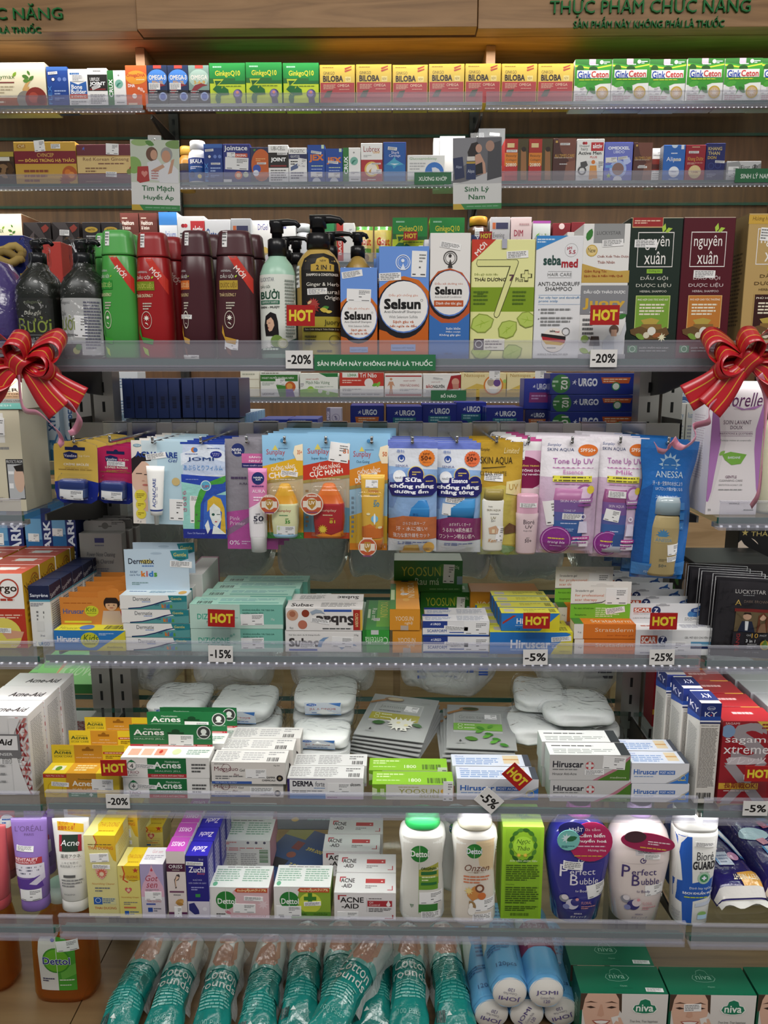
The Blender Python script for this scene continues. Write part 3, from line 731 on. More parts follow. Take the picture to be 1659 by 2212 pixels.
# second wall shelf
C2('dark brown carton with a picture of seeds at the edge of the second wall shelf',-60,31,328,[R(0,0,1,.15,'b09a40'),R(.3,.16,.9,.28,'d8d4c8'),R(0,.3,1,1,'3c2a1c')]+[G('leaf',.1+.16*(i%6),.45+.14*(i//6),.22,['6d5138','8a6a48','52391f'][i%3],i*47)for i in range(18)],'4a3a24')
C2('gold carton with a maroon band on the second wall shelf',32,165,306,[R(0,.22,1,.52,'7d2630'),T('CVINCEP',.37,.27,.64,.36,'e0b860',.01),T('ĐÔNG TRÙNG HẠ THẢO',.17,.38,.97,.5,'e8bc58',.025),L(.06,.42,.15,.47,1,'d0a050'),R(.05,.06,.19,.15,'a8762a'),T('CVI',.07,.07,.17,.14,'f0e0b0'),E(.88,.76,.12,'b05a2a'),E(.85,.73,.05,'d07830'),E(.91,.79,.05,'d88a40'),G('sun',.8,.92,.2,'a04828'),L(.14,.64,.55,.98,3,'8a4a30'),K(.42,.1,.17,.17,-4,1),K(.68,.11,.15,.07)],'c99f42',.06,cols={'t':'c99f42'})
C2('maroon ginseng carton with a cream panel',167,296,312,[R(0,.3,1,.73,'d9bc80'),R(0,.28,1,.31,'b08a50'),T('Red Korean Ginseng IS',.1,.33,.95,.44,'6a3a30',.008),L(.35,.46,.8,.52,1,'7a5040'),L(.13,.57,.5,.72,2,'8a6848'),E(.93,.65,.07,'9a4038'),E(.87,.7,.05,'7a8a40'),G('runner',.12,.1,.06,'5a70c0'),L(.13,.92,.4,.96,1,'a08070'),K(.6,.12,.21,.17,3,1),K(.56,.76,.18,.08,3)],'6a2f38',.06)
bt=[(0,.021,.021,2,'dcdcd8'),(.012,.022,.022,2,'f0f0ec'),(.05,.022,.022,2,'f0f0ec'),(.062,.0205,.0205,2,'f0f0ec'),(.068,.0155,.0155,2,'eee'),(.07,.0155,.0155,2,'eee')]
def pill_bottle(name,label,px,yt,sh,back,rad,hgt,body='eceae6',cap='f0f0ee',lab='1d4a8c',art=(),capn='cap',group=None):
 Y=sh[1]+back;x=at(px,yt,Y).x
 r=empty(name,(x,Y+rad,sh[0]),label,'bottle',group)
 k=rad
 secs=[(0,k*.94,k*.94,2,body),(.003,k,k,2,body),(hgt*.66,k,k,2,body),(hgt*.74,k*.9,k*.9,2,body),(hgt*.79,k*.7,k*.7,2,body),(hgt*.81,k*.7,k*.7,2,body)]
 mb=MB();mb.loft(secs,28);mk('body',mb,'plastic',r)
 mb=MB();fr=side_wrap(secs,-100,100,hgt*.08,hgt*.6,16);ks=draw(mb,fr,[R(0,0,1,1,lab)]+list(art));o=mk('wrap_label',mb,'card',r);stickers(fr,ks,o)
 mb=MB();n=40
 cs=[(hgt*.81,k*.8,k*.8,2,cap),(hgt*.98,k*.8,k*.8,2,cap),(hgt,k*.74,k*.74,2,cap)]
 mb.loft(cs,32);mk(capn,mb,'plastic',r)
 return r
x0,x1,h=spot(400,441,303,2.24,W2[0])
pill_bottle('pill_bottle','white pill bottle with blue label on the second wall shelf',421,303,W2,.03,(x1-x0)/2,h,art=[R(0,0,1,.3,'2a3f86'),T('BIKALA',.3,.06,.7,.24,'fff',.02),L(.3,.36,.7,.5,2,'dde'),E(.36,.72,.1,'1a3366'),E(.6,.8,.06,'d8c878')])
pill_bottle('pill_bottle','amber bottle half hidden behind the flyer of the embracing couple',397,302,W2,.10,.022,.12,'b07a30','c89a40','3a3028',art=[R(.2,.3,.8,.7,'224')])
C2('deep blue joint carton beside the white pill bottle',441,481,311,kflex()+[K(.62,.5,.5,.1,0)],'1c3c88')
C2('dark blue carton covered in white stickers on the second wall shelf',482,541,311,[T('Jointace',.05,.04,.9,.2,'f0f0f0',.02),R(.42,.24,.9,.34,'c8502a'),T('ORIGINAL',.46,.26,.86,.32,'fff'),E(.55,.8,.14,'e0703a'),E(.55,.8,.08,'f0c8a0'),E(.82,.78,.1,'c0c8b0'),R(0,.9,.3,1,'eee'),K(.5,.5,.85,.42,3,1),K(.3,.27,.3,.16,0,1)],'28307c')
C2('navy carton with a large orange oval on the second wall shelf',541,580,318,[E(.6,.5,.55,'c8622a',.45),E(.35,.6,.22,'3a58b0'),E(.3,.72,.16,'e0e4f0'),L(.3,.3,.85,.4,2,'e8b070'),G('bolt',.25,.08,.14,'4a8a40'),L(.3,.86,.8,.92,1,'a05030'),K(.62,.45,.5,.1)],'2a2f52')
C2('white and black carton beside the orange oval carton',580,623,313,[R(0,.2,1,.6,'23211f'),T('UBI-CELL',.15,.04,.85,.14,'555',.01),T('JOINT',.12,.33,.88,.46,'fff',.05),R(.1,.53,.9,.57,'8a2c2c'),L(.1,.64,.9,.95,5,'777'),K(.7,.23,.5,.12)])
C2('white carton with navy band and scattered stickers on the second wall shelf',624,663,319,[T('PROGETIC',.1,.05,.88,.15,'555',.01),R(0,.18,1,.32,'2a2f58'),T('GLUCOS',.1,.21,.6,.28,'eee'),L(.1,.36,.6,.5,2,'333'),P([(.1,.55),(.55,.42),(.5,.58),(.1,.66)],'5a6a90'),L(.1,.68,.85,.9,3,'667'),K(.72,.42,.45,.42,10,1)])
def jex():return[R(0,0,1,1,'1c4aa0'),T('JEX',.08,.25,.92,.46,'e07a30',.05),L(.2,.53,.9,.58,1,'c8d8a8'),L(.2,.62,.85,.66,1,'b8c8e8'),R(.8,0,.95,.1,'c8e0c0'),E(.5,.98,.25,'e4e8f0'),K(.5,.78,.68,.3,0,1)]
j=C2('blue carton with big orange letters, beside the white and navy carton',665,702,313,jex()+[K(.5,.2,.6,.14,8)],'1c4aa0')
C2('blue carton with big orange letters, beside the white carton with green strip',703,740,321,jex()+[K(.45,.4,.6,.14,5)],'1c4aa0')
C2('white carton with a green side strip on the second wall shelf',741,779,319,crux())
C2('white and red carton with a golden ring beside the blue shark carton',780,826,309,[T('Lubrex',.12,.08,.88,.22,'9a2a34',.012),T('Gold',.55,.2,.86,.26,'e0a030',.02),R(0,.42,1,1,'b23038'),E(.5,.66,.34,'e8c060'),E(.5,.66,.26,'f2ead8'),G('drop',.45,.7,.2,'c89a40',20),L(.3,.9,.7,.95,1,'eee'),L(.12,.3,.5,.36,2,'aaa'),K(.72,.72,.5,.2,0,1),K(.7,.52,.45,.07)])
C2('royal blue carton with a jumping shark picture',828,877,307,[R(.04,.03,.96,.97,'1f5aa8'),T('Shark',.35,.22,.7,.29,'eef'),T('Cartilage',.25,.3,.75,.38,'eef'),R(.04,.55,.96,.97,'2a78b8'),P([(.12,.55),(.4,.43),(.5,.36),(.55,.43),(.9,.55),(.6,.58),(.45,.66),(.4,.58)],'4fa8c8'),P([(.3,.53),(.7,.53),(.5,.57)],'d8e8f0'),K(.4,.16,.4,.13,6)],'1c3f8e')
C2('low white carton with a blue round knee picture',880,961,335,[T('Glucosaminbivisy',.06,.08,.78,.2,'5a9a50',.005),L(.06,.26,.5,.56,3,'bbb'),E(.72,.62,.25,'3a78c8',.36),G('leaf',.78,.62,.34,'e0e4ec',40),G('leaf',.7,.72,.22,'d8c8b0',-20),R(0,.9,1,1,'c8d8a0')],'eeeeea',.06)
for i,(px,bk,lb)in enumerate(((972,.06,'white square vitamin carton half hidden behind the grey flyer'),(958,.11,'second white square carton behind the first near the grey flyer'))):
 C2(lb,px-22,px+32,294-i*1+i*5,[T('C',.6,.38,.8,.5,'444',.02),G('drop',.75,.8,.2,'5a3a5a')],'dcdad6',.05,bk)
C2('tall dark grey carton behind the grey flyer with the blue jar',1033,1090,277,[K(.6,.1,.38,.1,5)],'56585a',.06,.1)
def red208():return[R(0,0,.55,.3,'b03028'),R(0,.32,.55,.62,'d8802a'),R(0,.62,.55,1,'b83030'),R(.55,0,1,1,'4a4020'),P([(.68,.25),(.9,.3),(.95,.95),(.7,.95)],'9a6a40'),E(.8,.24,.1,'2a1c12'),T('Beauty',.06,.36,.5,.43,'5a3a18'),T('Collagen',.06,.46,.5,.52,'5a3a18'),T('20800',.05,.56,.5,.64,'f0e8d0',.02),R(.1,.1,.4,.2,'e0c890')]
r0=C2('red, orange and brown carton, behind the grey flyer',1090,1141,300,red208()+[K(.3,.28,.45,.1)],'b03028',cols={'t':'c8a050'})
C2('red, orange and brown carton, beside the dark brown carton',1142,1193,300,red208(),'b03028',cols={'t':'c8a050'})
def brown(st):return[P([(.2,0),(1,0),(1,1),(.55,1),(.7,.5),(.35,.3)],'7a4a3c'),P([(.6,.55),(1,.5),(1,1),(.5,1)],'8a5a48'),R(.1,.05,.2,.1,'c8a050'),T('ALLTIMES CARE',.08,.36,.95,.43,'d8a850',.012),L(.06,.43,.9,.46,1,'c8b8a8'),L(.3,.57,.65,.61,1,'ddd'),K(*st)]
C2('dark brown carton with gold lettering beside the white and red vitality carton',1194,1243,299,brown((.52,.13,.42,.09)),'4f2c28')
C2('white carton with a red corner and male symbol',1245,1304,300,[R(.52,.08,.97,.28,'c8343a'),T('aktiv',.58,.11,.92,.22,'fff',.03),E(.25,.1,.05,'9a2028'),E(.33,.1,.05,'c8303a'),T('Doppel',.1,.14,.45,.2,'333'),T('herz',.16,.2,.4,.27,'333'),T('Active Men',.06,.29,.9,.37,'222',.02),T('PLUS',.5,.4,.75,.45,'c83a3a',.02),E(.5,.75,.48,'e2e2e0',.24),G('bolt',.28,.6,.3,'555',20),O(.22,.74,.16,.06,'555'),E(.62,.54,.07,'e0803a'),P([(.5,.62),(.74,.62),(.8,.95),(.48,.95)],'e09a48'),K(.9,.6,.2,.26,0),K(.78,.95,.34,.07)])
C2('shiny blue carton with a round seed picture',1305,1366,307,[T('OMEXXEL',.12,.11,.88,.19,'e8ecf8',.04),T('LIBIDO',.32,.21,.7,.28,'dfe6ff',.01),E(.5,.68,.3,'8fa8e0'),E(.5,.68,.21,'6a3020'),G('bolt',.8,.48,.3,'a8b8e8',20),G('star',.18,.85,.2,'a8d040'),R(.05,.58,.3,.65,'3a90d8'),E(.5,.97,.16,'e8e8f0'),K(.25,.45,.4,.18,-3,1),K(.65,.4,.34,.1,-6)],'2340b8',mat='plastic')
C2('dark brown carton with gold lettering beside the small white and red carton',1368,1408,308,brown((.5,.63,.5,.1)),'5a3530')
C2('small white carton with a red picture panel on the second wall shelf',1408,1431,320,[R(0,.3,1,.62,'8a3028'),R(0,.45,1,.58,'54201c'),K(.5,.15,.8,.3,0,1),L(.1,.68,.9,.92,4,'aaa')],back=.05)
C2('bright blue carton with white script and a round badge',1432,1479,313,[L(.35,.2,.65,.26,1,'dfe8f8'),T('Alipas',.15,.33,.8,.48,'f4f8ff',-.01),E(.52,.74,.24,'eef2fa'),T('TẶNG',.38,.7,.62,.76,'2a4a98',.02),R(.8,0,.93,.12,'e8eef8'),E(.5,.0,.14,'d0e4f8'),L(.3,.92,.75,.96,1,'c8d8f0'),K(.64,.41,.34,.1)],'2d6cc0',.08,left=[R(0,0,1,1,'8a8a90'),L(.1,.3,.9,.9,10,'666')])
C2('red carton with gold script and a gold seal',1480,1523,313,[L(.3,.04,.7,.08,1,'e0c8a0'),T('Khang Dược',.12,.33,.9,.46,'d8a848',.005),G('seal',.5,.74,.66,'e0c890'),T('CHAI',.34,.72,.66,.77,'8a3a28',.02),L(.1,.48,.9,.54,2,'e0b0a0'),K(.4,.2,.5,.11)],'9a2430')
C2('navy carton with gold capitals and faint rings',1524,1565,309,[T('KHANG',.1,.1,.82,.19,'c8b478',.025),T('THAN',.1,.22,.72,.31,'c8b478',.025),T('DON',.1,.34,.55,.42,'c8a848',.025),O(.3,.6,.16,.03,'3a4a88'),O(.66,.58,.16,.03,'3a4a88'),L(.1,.8,.6,.9,3,'9aa0c0'),K(.75,.49,.5,.12,3)],'232a66',.08)
C2('low silver carton at the end of the second wall shelf',1569,1643,348,[P([(0,.1),(.35,.0),(.5,.5),(.2,.7),(0,.6)],'9a9a9a'),P([(.4,.7),(1,.1),(1,.5),(.6,1)],'8d8d8d'),T('First',.42,.2,.68,.42,'444',-.005),T('UP',.42,.5,.64,.78,'333',.0),O(.82,.3,.07,.015,'222'),T('1',.8,.2,.84,.4,'222',.03),K(.2,.55,.3,.3,0,1)],'c8c8c8',.06,mat='plastic')

# third wall shelf: only the tops show over the shampoos
C3('cream ginseng carton on the third wall shelf',-60,50,462,ginseng('Identymax'),'efe4c4',.16,.05,cols={'r':'6a4a34'})
def black():return[P([(0,0),(.5,0),(1,.6),(1,1),(.6,.4)],'4a4444'),P([(.0,.5),(.4,.2),(.3,.8)],'5a5050'),T('BLACK',.25,.55,.95,.95,'ddd',.03,0,-25),G('bolt',.8,.15,.3,'8a3a30')]
C3('black carton with slanted white lettering, beside the cream ginseng carton',53,111,482,black(),'2c2626',.1,.03,H=.11)
C3('black carton with slanted white lettering, beside small dark cartons',115,172,480,black()+[K(.45,.25,.36,.2,3)],'2c2626',.1,.03,H=.11)
def darkbox():return[E(.5,.18,.36,'b8983a',.07),T('NATTO',.3,.155,.7,.2,'2a2418',.03),R(.1,.5,.9,.75,'c8c0b8'),L(.2,.3,.8,.38,1,'aaa')]
C3('small black carton with a gold pill emblem beside the slanted lettering',180,218,480,darkbox(),'2e2a2c',.07,.03)
C3('small black carton with a gold pill emblem beside the brown and cream cartons',221,261,480,darkbox(),'2e2a2c',.07,.03)
def tattoo():return[R(0,0,1,.4,'5a2c24'),L(.1,.08,.4,.12,1,'c8b8a8'),T('Healthcare',.1,.15,.75,.23,'e0d4c8',.02),T('& lotion',.1,.25,.55,.32,'e0d4c8',.02),R(0,.4,1,.6,'6a4030'),L(.15,.45,.5,.5,1,'e0d0b8'),R(0,.6,1,1,'d8ceb4')]
C3('brown and cream carton on the third wall shelf beside the small black carton',262,301,460,tattoo(),'5a2c24',.07,.05)
C3('brown and cream carton on the third wall shelf beside the calcium carton',303,341,460,tattoo()+[K(.7,.62,.5,.1)],'5a2c24',.07,.05)
C3('white and blue calcium carton under the flyer of the embracing couple',345,384,458,[R(0,0,1,.25,'3a78b8'),T('calcium',.1,.36,.9,.5,'5a78c0',.01),L(.1,.54,.85,.66,2,'8090c0'),R(.1,.74,.9,.8,'b07a50')],'e8e8ea',.08,.04)
C3('white carton with a red square on the third wall shelf',385,443,467,[R(.48,.1,1,.48,'c8343a'),T('aktiv',.56,.2,.92,.36,'fff',.03),E(.2,.2,.07,'9a2028'),E(.3,.2,.07,'c8303a'),L(.08,.34,.44,.46,2,'444'),T('Magnesium',.08,.58,.92,.75,'333',.02)],'eceae8',.09,.03)
C3('white carton with wide blue lettering beside the small grey carton',444,499,474,[T('Osteocare',.04,.2,.94,.5,'3a5a98',.0),L(.04,.58,.9,.8,1,'99a')],'e4e4e6',.06,.03)
C3('grey carton with small orange square beside the wide blue lettering',500,543,472,[R(.1,.16,.26,.3,'c8683a'),R(.28,.16,.85,.3,'3a3a5a'),T('VitaGel',.1,.52,.8,.75,'7a7a80',.01)],'b8babd',.06,.03)
C3('white carton with a blue and gold picture behind the mint pump bottle',545,588,476,[T('DrGel',.3,.08,.8,.22,'3a3a8a'),E(.3,.6,.25,'4a6ab0'),E(.6,.7,.2,'d8b860')],'dedcd8',.06,.05)
C3('plain white carton behind the black pumps',593,638,478,[L(.1,.1,.6,.2,1,'558')],'dad9d6',.06,.05)
pill_bottle('pill_bottle','silver pill bottle behind the black pumps',653,476,W3,.06,.024,.112,'b4b6b8','c4c6c8','c0c2c4')
C3('small dark green carton behind the gold pump bottle',696,722,472,[R(0,0,1,.3,'1f6a3a')],'2c6a48',.06,.05)
C3('white carton with red side lettering behind the gold pump',728,766,482,[R(0,0,.36,.95,'c0382e'),T('BAGI',.08,.4,.26,.8,'e8d8d0',.03,0,-90),L(.45,.2,.9,.3,2,'888'),K(.7,.2,.4,.3,0,1)],'e6e4e0',.06,.03)
def gout_pouch(label,px,w_,yt):
 Y=W3[1]+.03;x0,x1,h=spot(px-w_/2,px+w_/2,yt,Y,W3[0]);W=x1-x0
 mb=MB()
 for sgn in(-1,1):
  mb.grid(lambda u,v:((u-.5)*W*(.97+.03*abs(2*v-1)),sgn*.016*(1-(2*u-1)**2)*(1-v**3)**.5*(1 if v>.05 else .8),v*h),8,10,'b8a860',0)
 fr=Frame(lambda u,v,hh:Vector(((u-.5)*W*.96,-.016*(1-(2*u-1)**2)*(1-(1-v)**3)**.5-.0008-hh,(1-v)*h)),W/h,8)
 draw(mb,fr,[R(0,.0,1,.1,'4a8a3a'),R(0,.1,1,.95,'c8b468'),T('Gout',.14,.3,.9,.52,'b82a28',.03),R(.1,.6,.9,.72,'5a8a3a'),E(.6,.85,.2,'8a6a38')])
 o=mk('pouch',mb,'foil',None,((x0+x1)/2,Y+.02,W3[0]));return tag(o,label,'pouch','green and gold foil pouches')
gout_pouch('green and gold foil pouch with red lettering, behind the small gold pump',787,37,487)
gout_pouch('green and gold foil pouch with red lettering, beside the green ginkgo cartons',827,38,487)
C3('green ginkgo carton with red HOT card before it, third wall shelf',848,923,470,ginq10(),'c4d832',cols={'t':'1f8a3c','r':'1f8a3c'})
C3('green ginkgo carton on the third wall shelf behind the white conditioner carton',928,1003,470,ginq10(),'c4d832',cols={'t':'1f8a3c','r':'1f8a3c'})
pill_bottle('pill_bottle','brown jar with a gold lid on the third wall shelf',1036,467,W3,.03,.031,.125,'4a2e20','b8842a','8a5a50',art=[R(0,0,1,.35,'3a3f68'),T('YB',.42,.06,.58,.28,'dde',.02),R(.3,.5,.6,.9,'c8a870'),K(.5,-.1,.22,.2)])
C3('grey carton with orange square beside the brown jar',1059,1101,469,[R(.1,.12,.26,.26,'c8683a'),R(.28,.12,.9,.26,'3a3a5a'),T('Evening',.14,.34,.72,.48,'666',.01),T('Primrose',.14,.52,.78,.62,'666',.01),L(.14,.68,.8,.76,1,'777')],'c8c6c8',.07,.03)
C3('pale pink carton with dark pink band on the third wall shelf',1103,1147,469,[T('DIM',.16,.28,.6,.42,'b03a50',.02),T('+ BioPerine',.16,.48,.85,.58,'c86a78',.01),R(.16,.62,.9,.74,'c04a5a'),L(.4,.12,.9,.2,1,'c8a0a0')],'ecd4d2',.07,.03)
C3('white carton with a green swirl and violet edge on the third wall shelf',1150,1188,477,[R(0,0,1,.06,'a04a98'),G('swirl',.3,.4,.6,'7ab84a',-60),T('Xuân Phúc',.3,.3,.95,.48,'5a8a3a',-.005,.3)],'d8dcd8',.06,.04)
C3('dark red carton with a white dot beside the white carton with green swirl',1193,1231,482,[E(.5,.08,.16,'e0c8c4'),T('Ar',.4,.6,.7,.8,'ddd',.02)],'7a1c24',.06,.04)
C3('dark red carton behind the tall white herbal shampoo carton',1233,1262,480,[L(.2,.3,.8,.6,2,'a86a60')],'7a1c24',.06,.04)

# fourth wall shelf: brain tonics
def low(*a,**k):return C4(*a,**k)
C4('cream plain carton stack end on the fourth wall shelf beside the navy cartons',520,560,800,[R(0,.33,1,.35,'a89a80'),R(0,.66,1,.68,'a89a80'),L(.1,.1,.8,.2,1,'aa9')],'e0dccc',.1,.05)
C4('white and green carton with an orange brain picture',563,645,803,[R(0,.12,.98,.38,'3a7a34'),T('HOẠT HUYẾT DƯỠNG NÃO',.04,.18,.88,.3,'f4f4f0',.02),L(.03,.02,.5,.1,1,'887'),L(.04,.42,.38,.55,3,'9a9'),E(.78,.6,.14,'c8602a'),E(.76,.58,.08,'e0a050'),P([(.62,.7),(.84,.68),(.9,1),(.66,1)],'6a4a9a'),P([(.4,.5),(.66,.56),(.66,1),(.5,1)],'4a8a3a'),T('LADOPHAR',.04,.85,.36,.93,'444'),K(.52,.4,.25,.16,0,1)],'eeeeea',.06)
C4('white and lime carton with round leaf marks on the fourth wall shelf',648,730,806,[P([(.5,0),(1,0),(1,.16),(.7,.16)],'2a7a3c'),T('HOẠT HUYẾT',.16,.2,.5,.3,'b8402a',.015),T('Mạch Não Vương',.16,.33,.78,.5,'2a6a38',.0),P([(0,.7),(.3,.62),(1,.85),(1,1),(0,1)],'8ac04a'),E(.28,.7,.09,'9ac84a'),E(.53,.75,.06,'e8e8e0'),E(.73,.84,.05,'dcecc8'),L(.4,.55,.9,.62,2,'9a9'),K(.06,.5,.1,.12,0)],'f0f2ea',.06)
C4('white and red carton with green leaves on the fourth wall shelf',734,829,805,[R(0,.0,1,.55,'c83c2e'),R(.06,.0,.42,.2,'f0f0ea'),T('LOHHA',.18,.04,.38,.16,'3a8a3a',.03),T('Trí Não',.45,.02,.84,.2,'f4f0ea',.02),L(.06,.28,.5,.45,2,'f0c8b8'),E(.66,.42,.1,'f0e8e4'),G('leaf',.8,.5,.14,'6ab03a',-20),G('leaf',.88,.48,.14,'8ac04a',-60),L(.06,.65,.5,.78,2,'999'),L(.06,.85,.95,.95,1,'bbb')],'eeece8',.06)
C4('white carton with pale red bands and an anatomical figure',831,912,807,[R(.02,.08,.98,.14,'b84a48'),R(.02,.88,.98,.96,'c87a78'),E(.17,.24,.035,'d09a7a'),P([(.12,.34),(.22,.34),(.27,.55),(.21,.48),(.2,.62),(.22,.88),(.18,.88),(.17,.64),(.16,.88),(.12,.88),(.14,.62),(.13,.48),(.07,.55)],'d09a7a'),T('HOẠT HUYẾT',.5,.25,.82,.36,'a83a3a',.01),T('MINH NÃO KHANG',.41,.42,.92,.56,'a83a3a',.01),L(.4,.64,.9,.76,2,'aaa')],'efebe8',.06)
C4('white carton with a red head picture',914,995,807,[P([(.74,.1),(1,.05),(1,.62),(.62,.72)],'a82a30'),E(.86,.36,.1,'d8a08a'),P([(.78,.45),(.95,.45),(.95,.68),(.8,.68)],'c88a78'),T('HOẠT HUYẾT',.22,.32,.46,.4,'a83a3a',.0),T('BẢO',.08,.46,.26,.62,'b03030',.03),T('NGUYÊN',.27,.46,.57,.62,'333',.03),L(.08,.72,.5,.82,2,'aaa'),K(.4,.22,.3,.06,8)],'efedea',.06)
def natto():return[P([(.0,.75),(.35,.45),(.6,.55),(1,.3),(1,1),(0,1)],'d8b858'),T('Nattospes',.07,.05,.52,.22,'b08a40',.005),E(.72,.52,.22,'d8833a'),E(.72,.52,.185,'f0e4d0'),E(.66,.4,.08,'b8a890'),E(.8,.42,.08,'6a4a8a'),P([(.62,.6),(.82,.6),(.78,.85),(.66,.85)],'f4f0ea'),E(.97,.35,.04,'a8c868'),L(.08,.68,.4,.72,1,'7a7a30'),K(.74,.1,.24,.2,0,1)]
C4('gold and cream carton with a ring picture, between the green tag and its twin',996,1093,805,natto(),'ecdca8',.06)
C4('gold and cream carton with a ring picture beside the blue plaster boxes',1095,1192,805,natto(),'ecdca8',.06)
# ------------------------------------------------------------ top shelf of the stand: shampoos
def bottle(name,label,x0,x1,yt,sh,back,depth,pieces,art=(),z=0,rz=0,group=None,cat='bottle'):
 """pieces: (part name, material, [(height, width, depth, squareness, colour) as shares of the whole])
    art: (piece number, (x0, x1, z0, z1) as shares, print, part name or None)"""
 Y,Z=sh[1]+back,sh[0]+z+.0005
 xa,xb,h=spot(x0,x1,yt,Y,Z);W=xb-xa
 r=empty(name,((xa+xb)/2,Y+depth/2,Z),label,cat,group,math.radians(rz))
 ob=[];sec=[]
 for nm,mat,secs in pieces:
  ss=[(a*h,b_*W/2,c*depth/2,e,cl)for a,b_,c,e,cl in secs]
  sec.append(ss);mb=MB();mb.loft(ss,36);ob.append((nm,mb,mat))
 extra=[]
 for pi,bx,ar,nm in art:
  fr=wrap(sec[pi],bx[0]*W/2,bx[1]*W/2,bx[2]*h,bx[3]*h,20)
  if nm:
   m2=MB();ks=draw(m2,fr,ar,.0003);extra.append((nm,m2,fr,ks))
  else:
   ks=draw(ob[pi][1],fr,ar);extra.append((None,None,fr,ks))
 made=[mk(nm,mb,mat,r)for nm,mb,mat in ob]
 for nm,m2,fr,ks in extra:
  if nm:o=mk(nm,m2,'card',made[0]);
  stickers(fr,ks,r)
 BINFO[r.name]=(W,h,sec)
 return r
BINFO={}
def pump(parent,z,r,hgt,colr,ang=0,reach=.03,mat='plastic',cx=0,ribs=True):
 """screw collar, stem and press head with a nozzle turned to a bearing"""
 mb=MB();mb.loft([(z,r,r,2,colr),(z+hgt*.46,r,r,2,colr),(z+hgt*.5,r*.8,r*.8,2,colr)],28,cx=cx);mk('collar',mb,mat,parent)
 mb=MB();mb.loft([(z+hgt*.5,r*.55,r*.55,2,colr),(z+hgt*.66,r*.55,r*.55,2,colr),(z+hgt*.67,r*.72,r*.72,2,colr),(z+hgt*.9,r*.66,r*.66,2,colr),(z+hgt,r*.78,r*.78,2,colr)],24,cx=cx)
 hd=mk('pump_head',mb,mat,parent)
 a=math.radians(ang);d=Vector((math.cos(a),math.sin(a),0));p0=Vector((cx,0,z+hgt*.93))
 mb=MB();mb.tube([p0-d*r*.7,p0+d*reach*.5+Vector((0,0,.0015)),p0+d*reach*.85+Vector((0,0,.0005)),p0+d*reach+Vector((0,0,-.004))],[r*.42,r*.36,r*.28,r*.24],colr)
 mk('nozzle',mb,mat,hd)
def small_print(u0,v0,u1,v1,n,c='ddd',s=3):return L(u0,v0,u1,v1,n,c,s)
# dark shampoo bottles in shrink film
def film_bottle(label,x0,x1,yt,labcol,art,back,rz=0,bodyc='20231e'):
 bw=bottle('film_wrapped_bottle',label,x0,x1,yt,S1,back,.058,[('body','plastic',[(0,.9,.9,3,'1a1b17'),(.02,.98,1,3,'1e201c'),(.5,.98,1,3,bodyc),(.6,.97,.97,3,bodyc),(.68,.8,.8,2.4,bodyc),(.75,.46,.6,2,bodyc),(.79,.4,.5,2,bodyc),(.795,.38,.5,2,bodyc)])],[(0,(-.86,.86,.03,.5),art,'wrap_label')],rz=rz)
 W,h,sec=BINFO[bw.name]
 pump(bw,h*.79,W*.2,h*.19,'15161a',-20,.026)
 f=[(z,rx+.0012,ry+.0012,e,'fff')for z,rx,ry,e,c in sec[0][:-2]]
 f+=[(h*.8,W*.27,.02,2.2,'fff'),(h*.93,W*.27,.018,2.4,'fff'),(h*.965,W*.36,.02,3,'fff'),(h*1.0,W*.34,.014,3,'fff')]
 mb=MB();mb.loft(f,40,cap=False);mk('shrink_film',mb,'film',bw)
 return bw
film_bottle('film-wrapped dark pump bottle with green lettering on black beside the purple bag',20,113,508,'2a2b27',[R(0,0,1,1,'2a2b28'),T('milaganics',.3,.04,.78,.11,'6a7058',0),T('Dầu gội',.28,.2,.74,.31,'c8c8b8',-.005,.3),T('Bưởi',.1,.32,.95,.6,'8a9a40',.01),R(.1,.64,.95,.65,'888'),T('Grapefruit Shampoo',.1,.68,.95,.76,'aaa'),K(.6,.84,.5,.14,0,1)],.03,0)
film_bottle('film-wrapped pump bottle with a pale grey label beside the green shampoo',116,214,508,'b4b4b2',[R(0,0,1,1,'b2b2b0'),R(.0,.8,.5,1,'3a3436'),T('milaganics',.02,.05,.26,.12,'777',0),T('Dầu',.02,.2,.15,.3,'777',0,.3),T('ưởi',.03,.3,.36,.56,'7d8a3a',.01),T('Conditioner',.02,.6,.36,.67,'444'),L(.6,.05,.98,.9,16,'667'),E(.36,.92,.09,'a8a868'),E(.42,.86,.08,'4a7a34'),K(.5,.5,.34,.55,4,1)],.025,6)
film_bottle('film-wrapped dark pump bottle standing behind the pale grey labelled bottle',150,222,512,'2a2b27',[R(0,0,1,1,'2a2b28')],.10)
def flip(label,x0,x1,yt,c,cd,cap,art,back=.03,rz=0,z=0):
 r=bottle('shampoo_bottle',label,x0,x1,yt,S1,back,.04,[('body','plastic',[(0,.95,.9,3.2,cd),(.015,1,1,3.2,c),(.3,1.02,1,3.2,c),(.62,.97,.98,3,c),(.795,.9,.9,2.8,c),(.81,.86,.84,2.8,c)]),('flip_cap','plastic',[(.81,.92,.92,3,cap),(.825,.9,.9,3,cap),(.94,.82,.84,3,cap),(.985,.78,.78,3,cap),(1,.7,.66,3,cap)])],[(0,(-.97,.97,.02,.8),art,None)],rz=rz,z=z)
 W,h,sec=BINFO[r.name]
 fr=wrap(sec[1],-.5*W/2,.5*W/2,h*.82,h*.99,6);stickers(fr,[('K',.12,.35,.24,.75,2,0)],r)
 return r
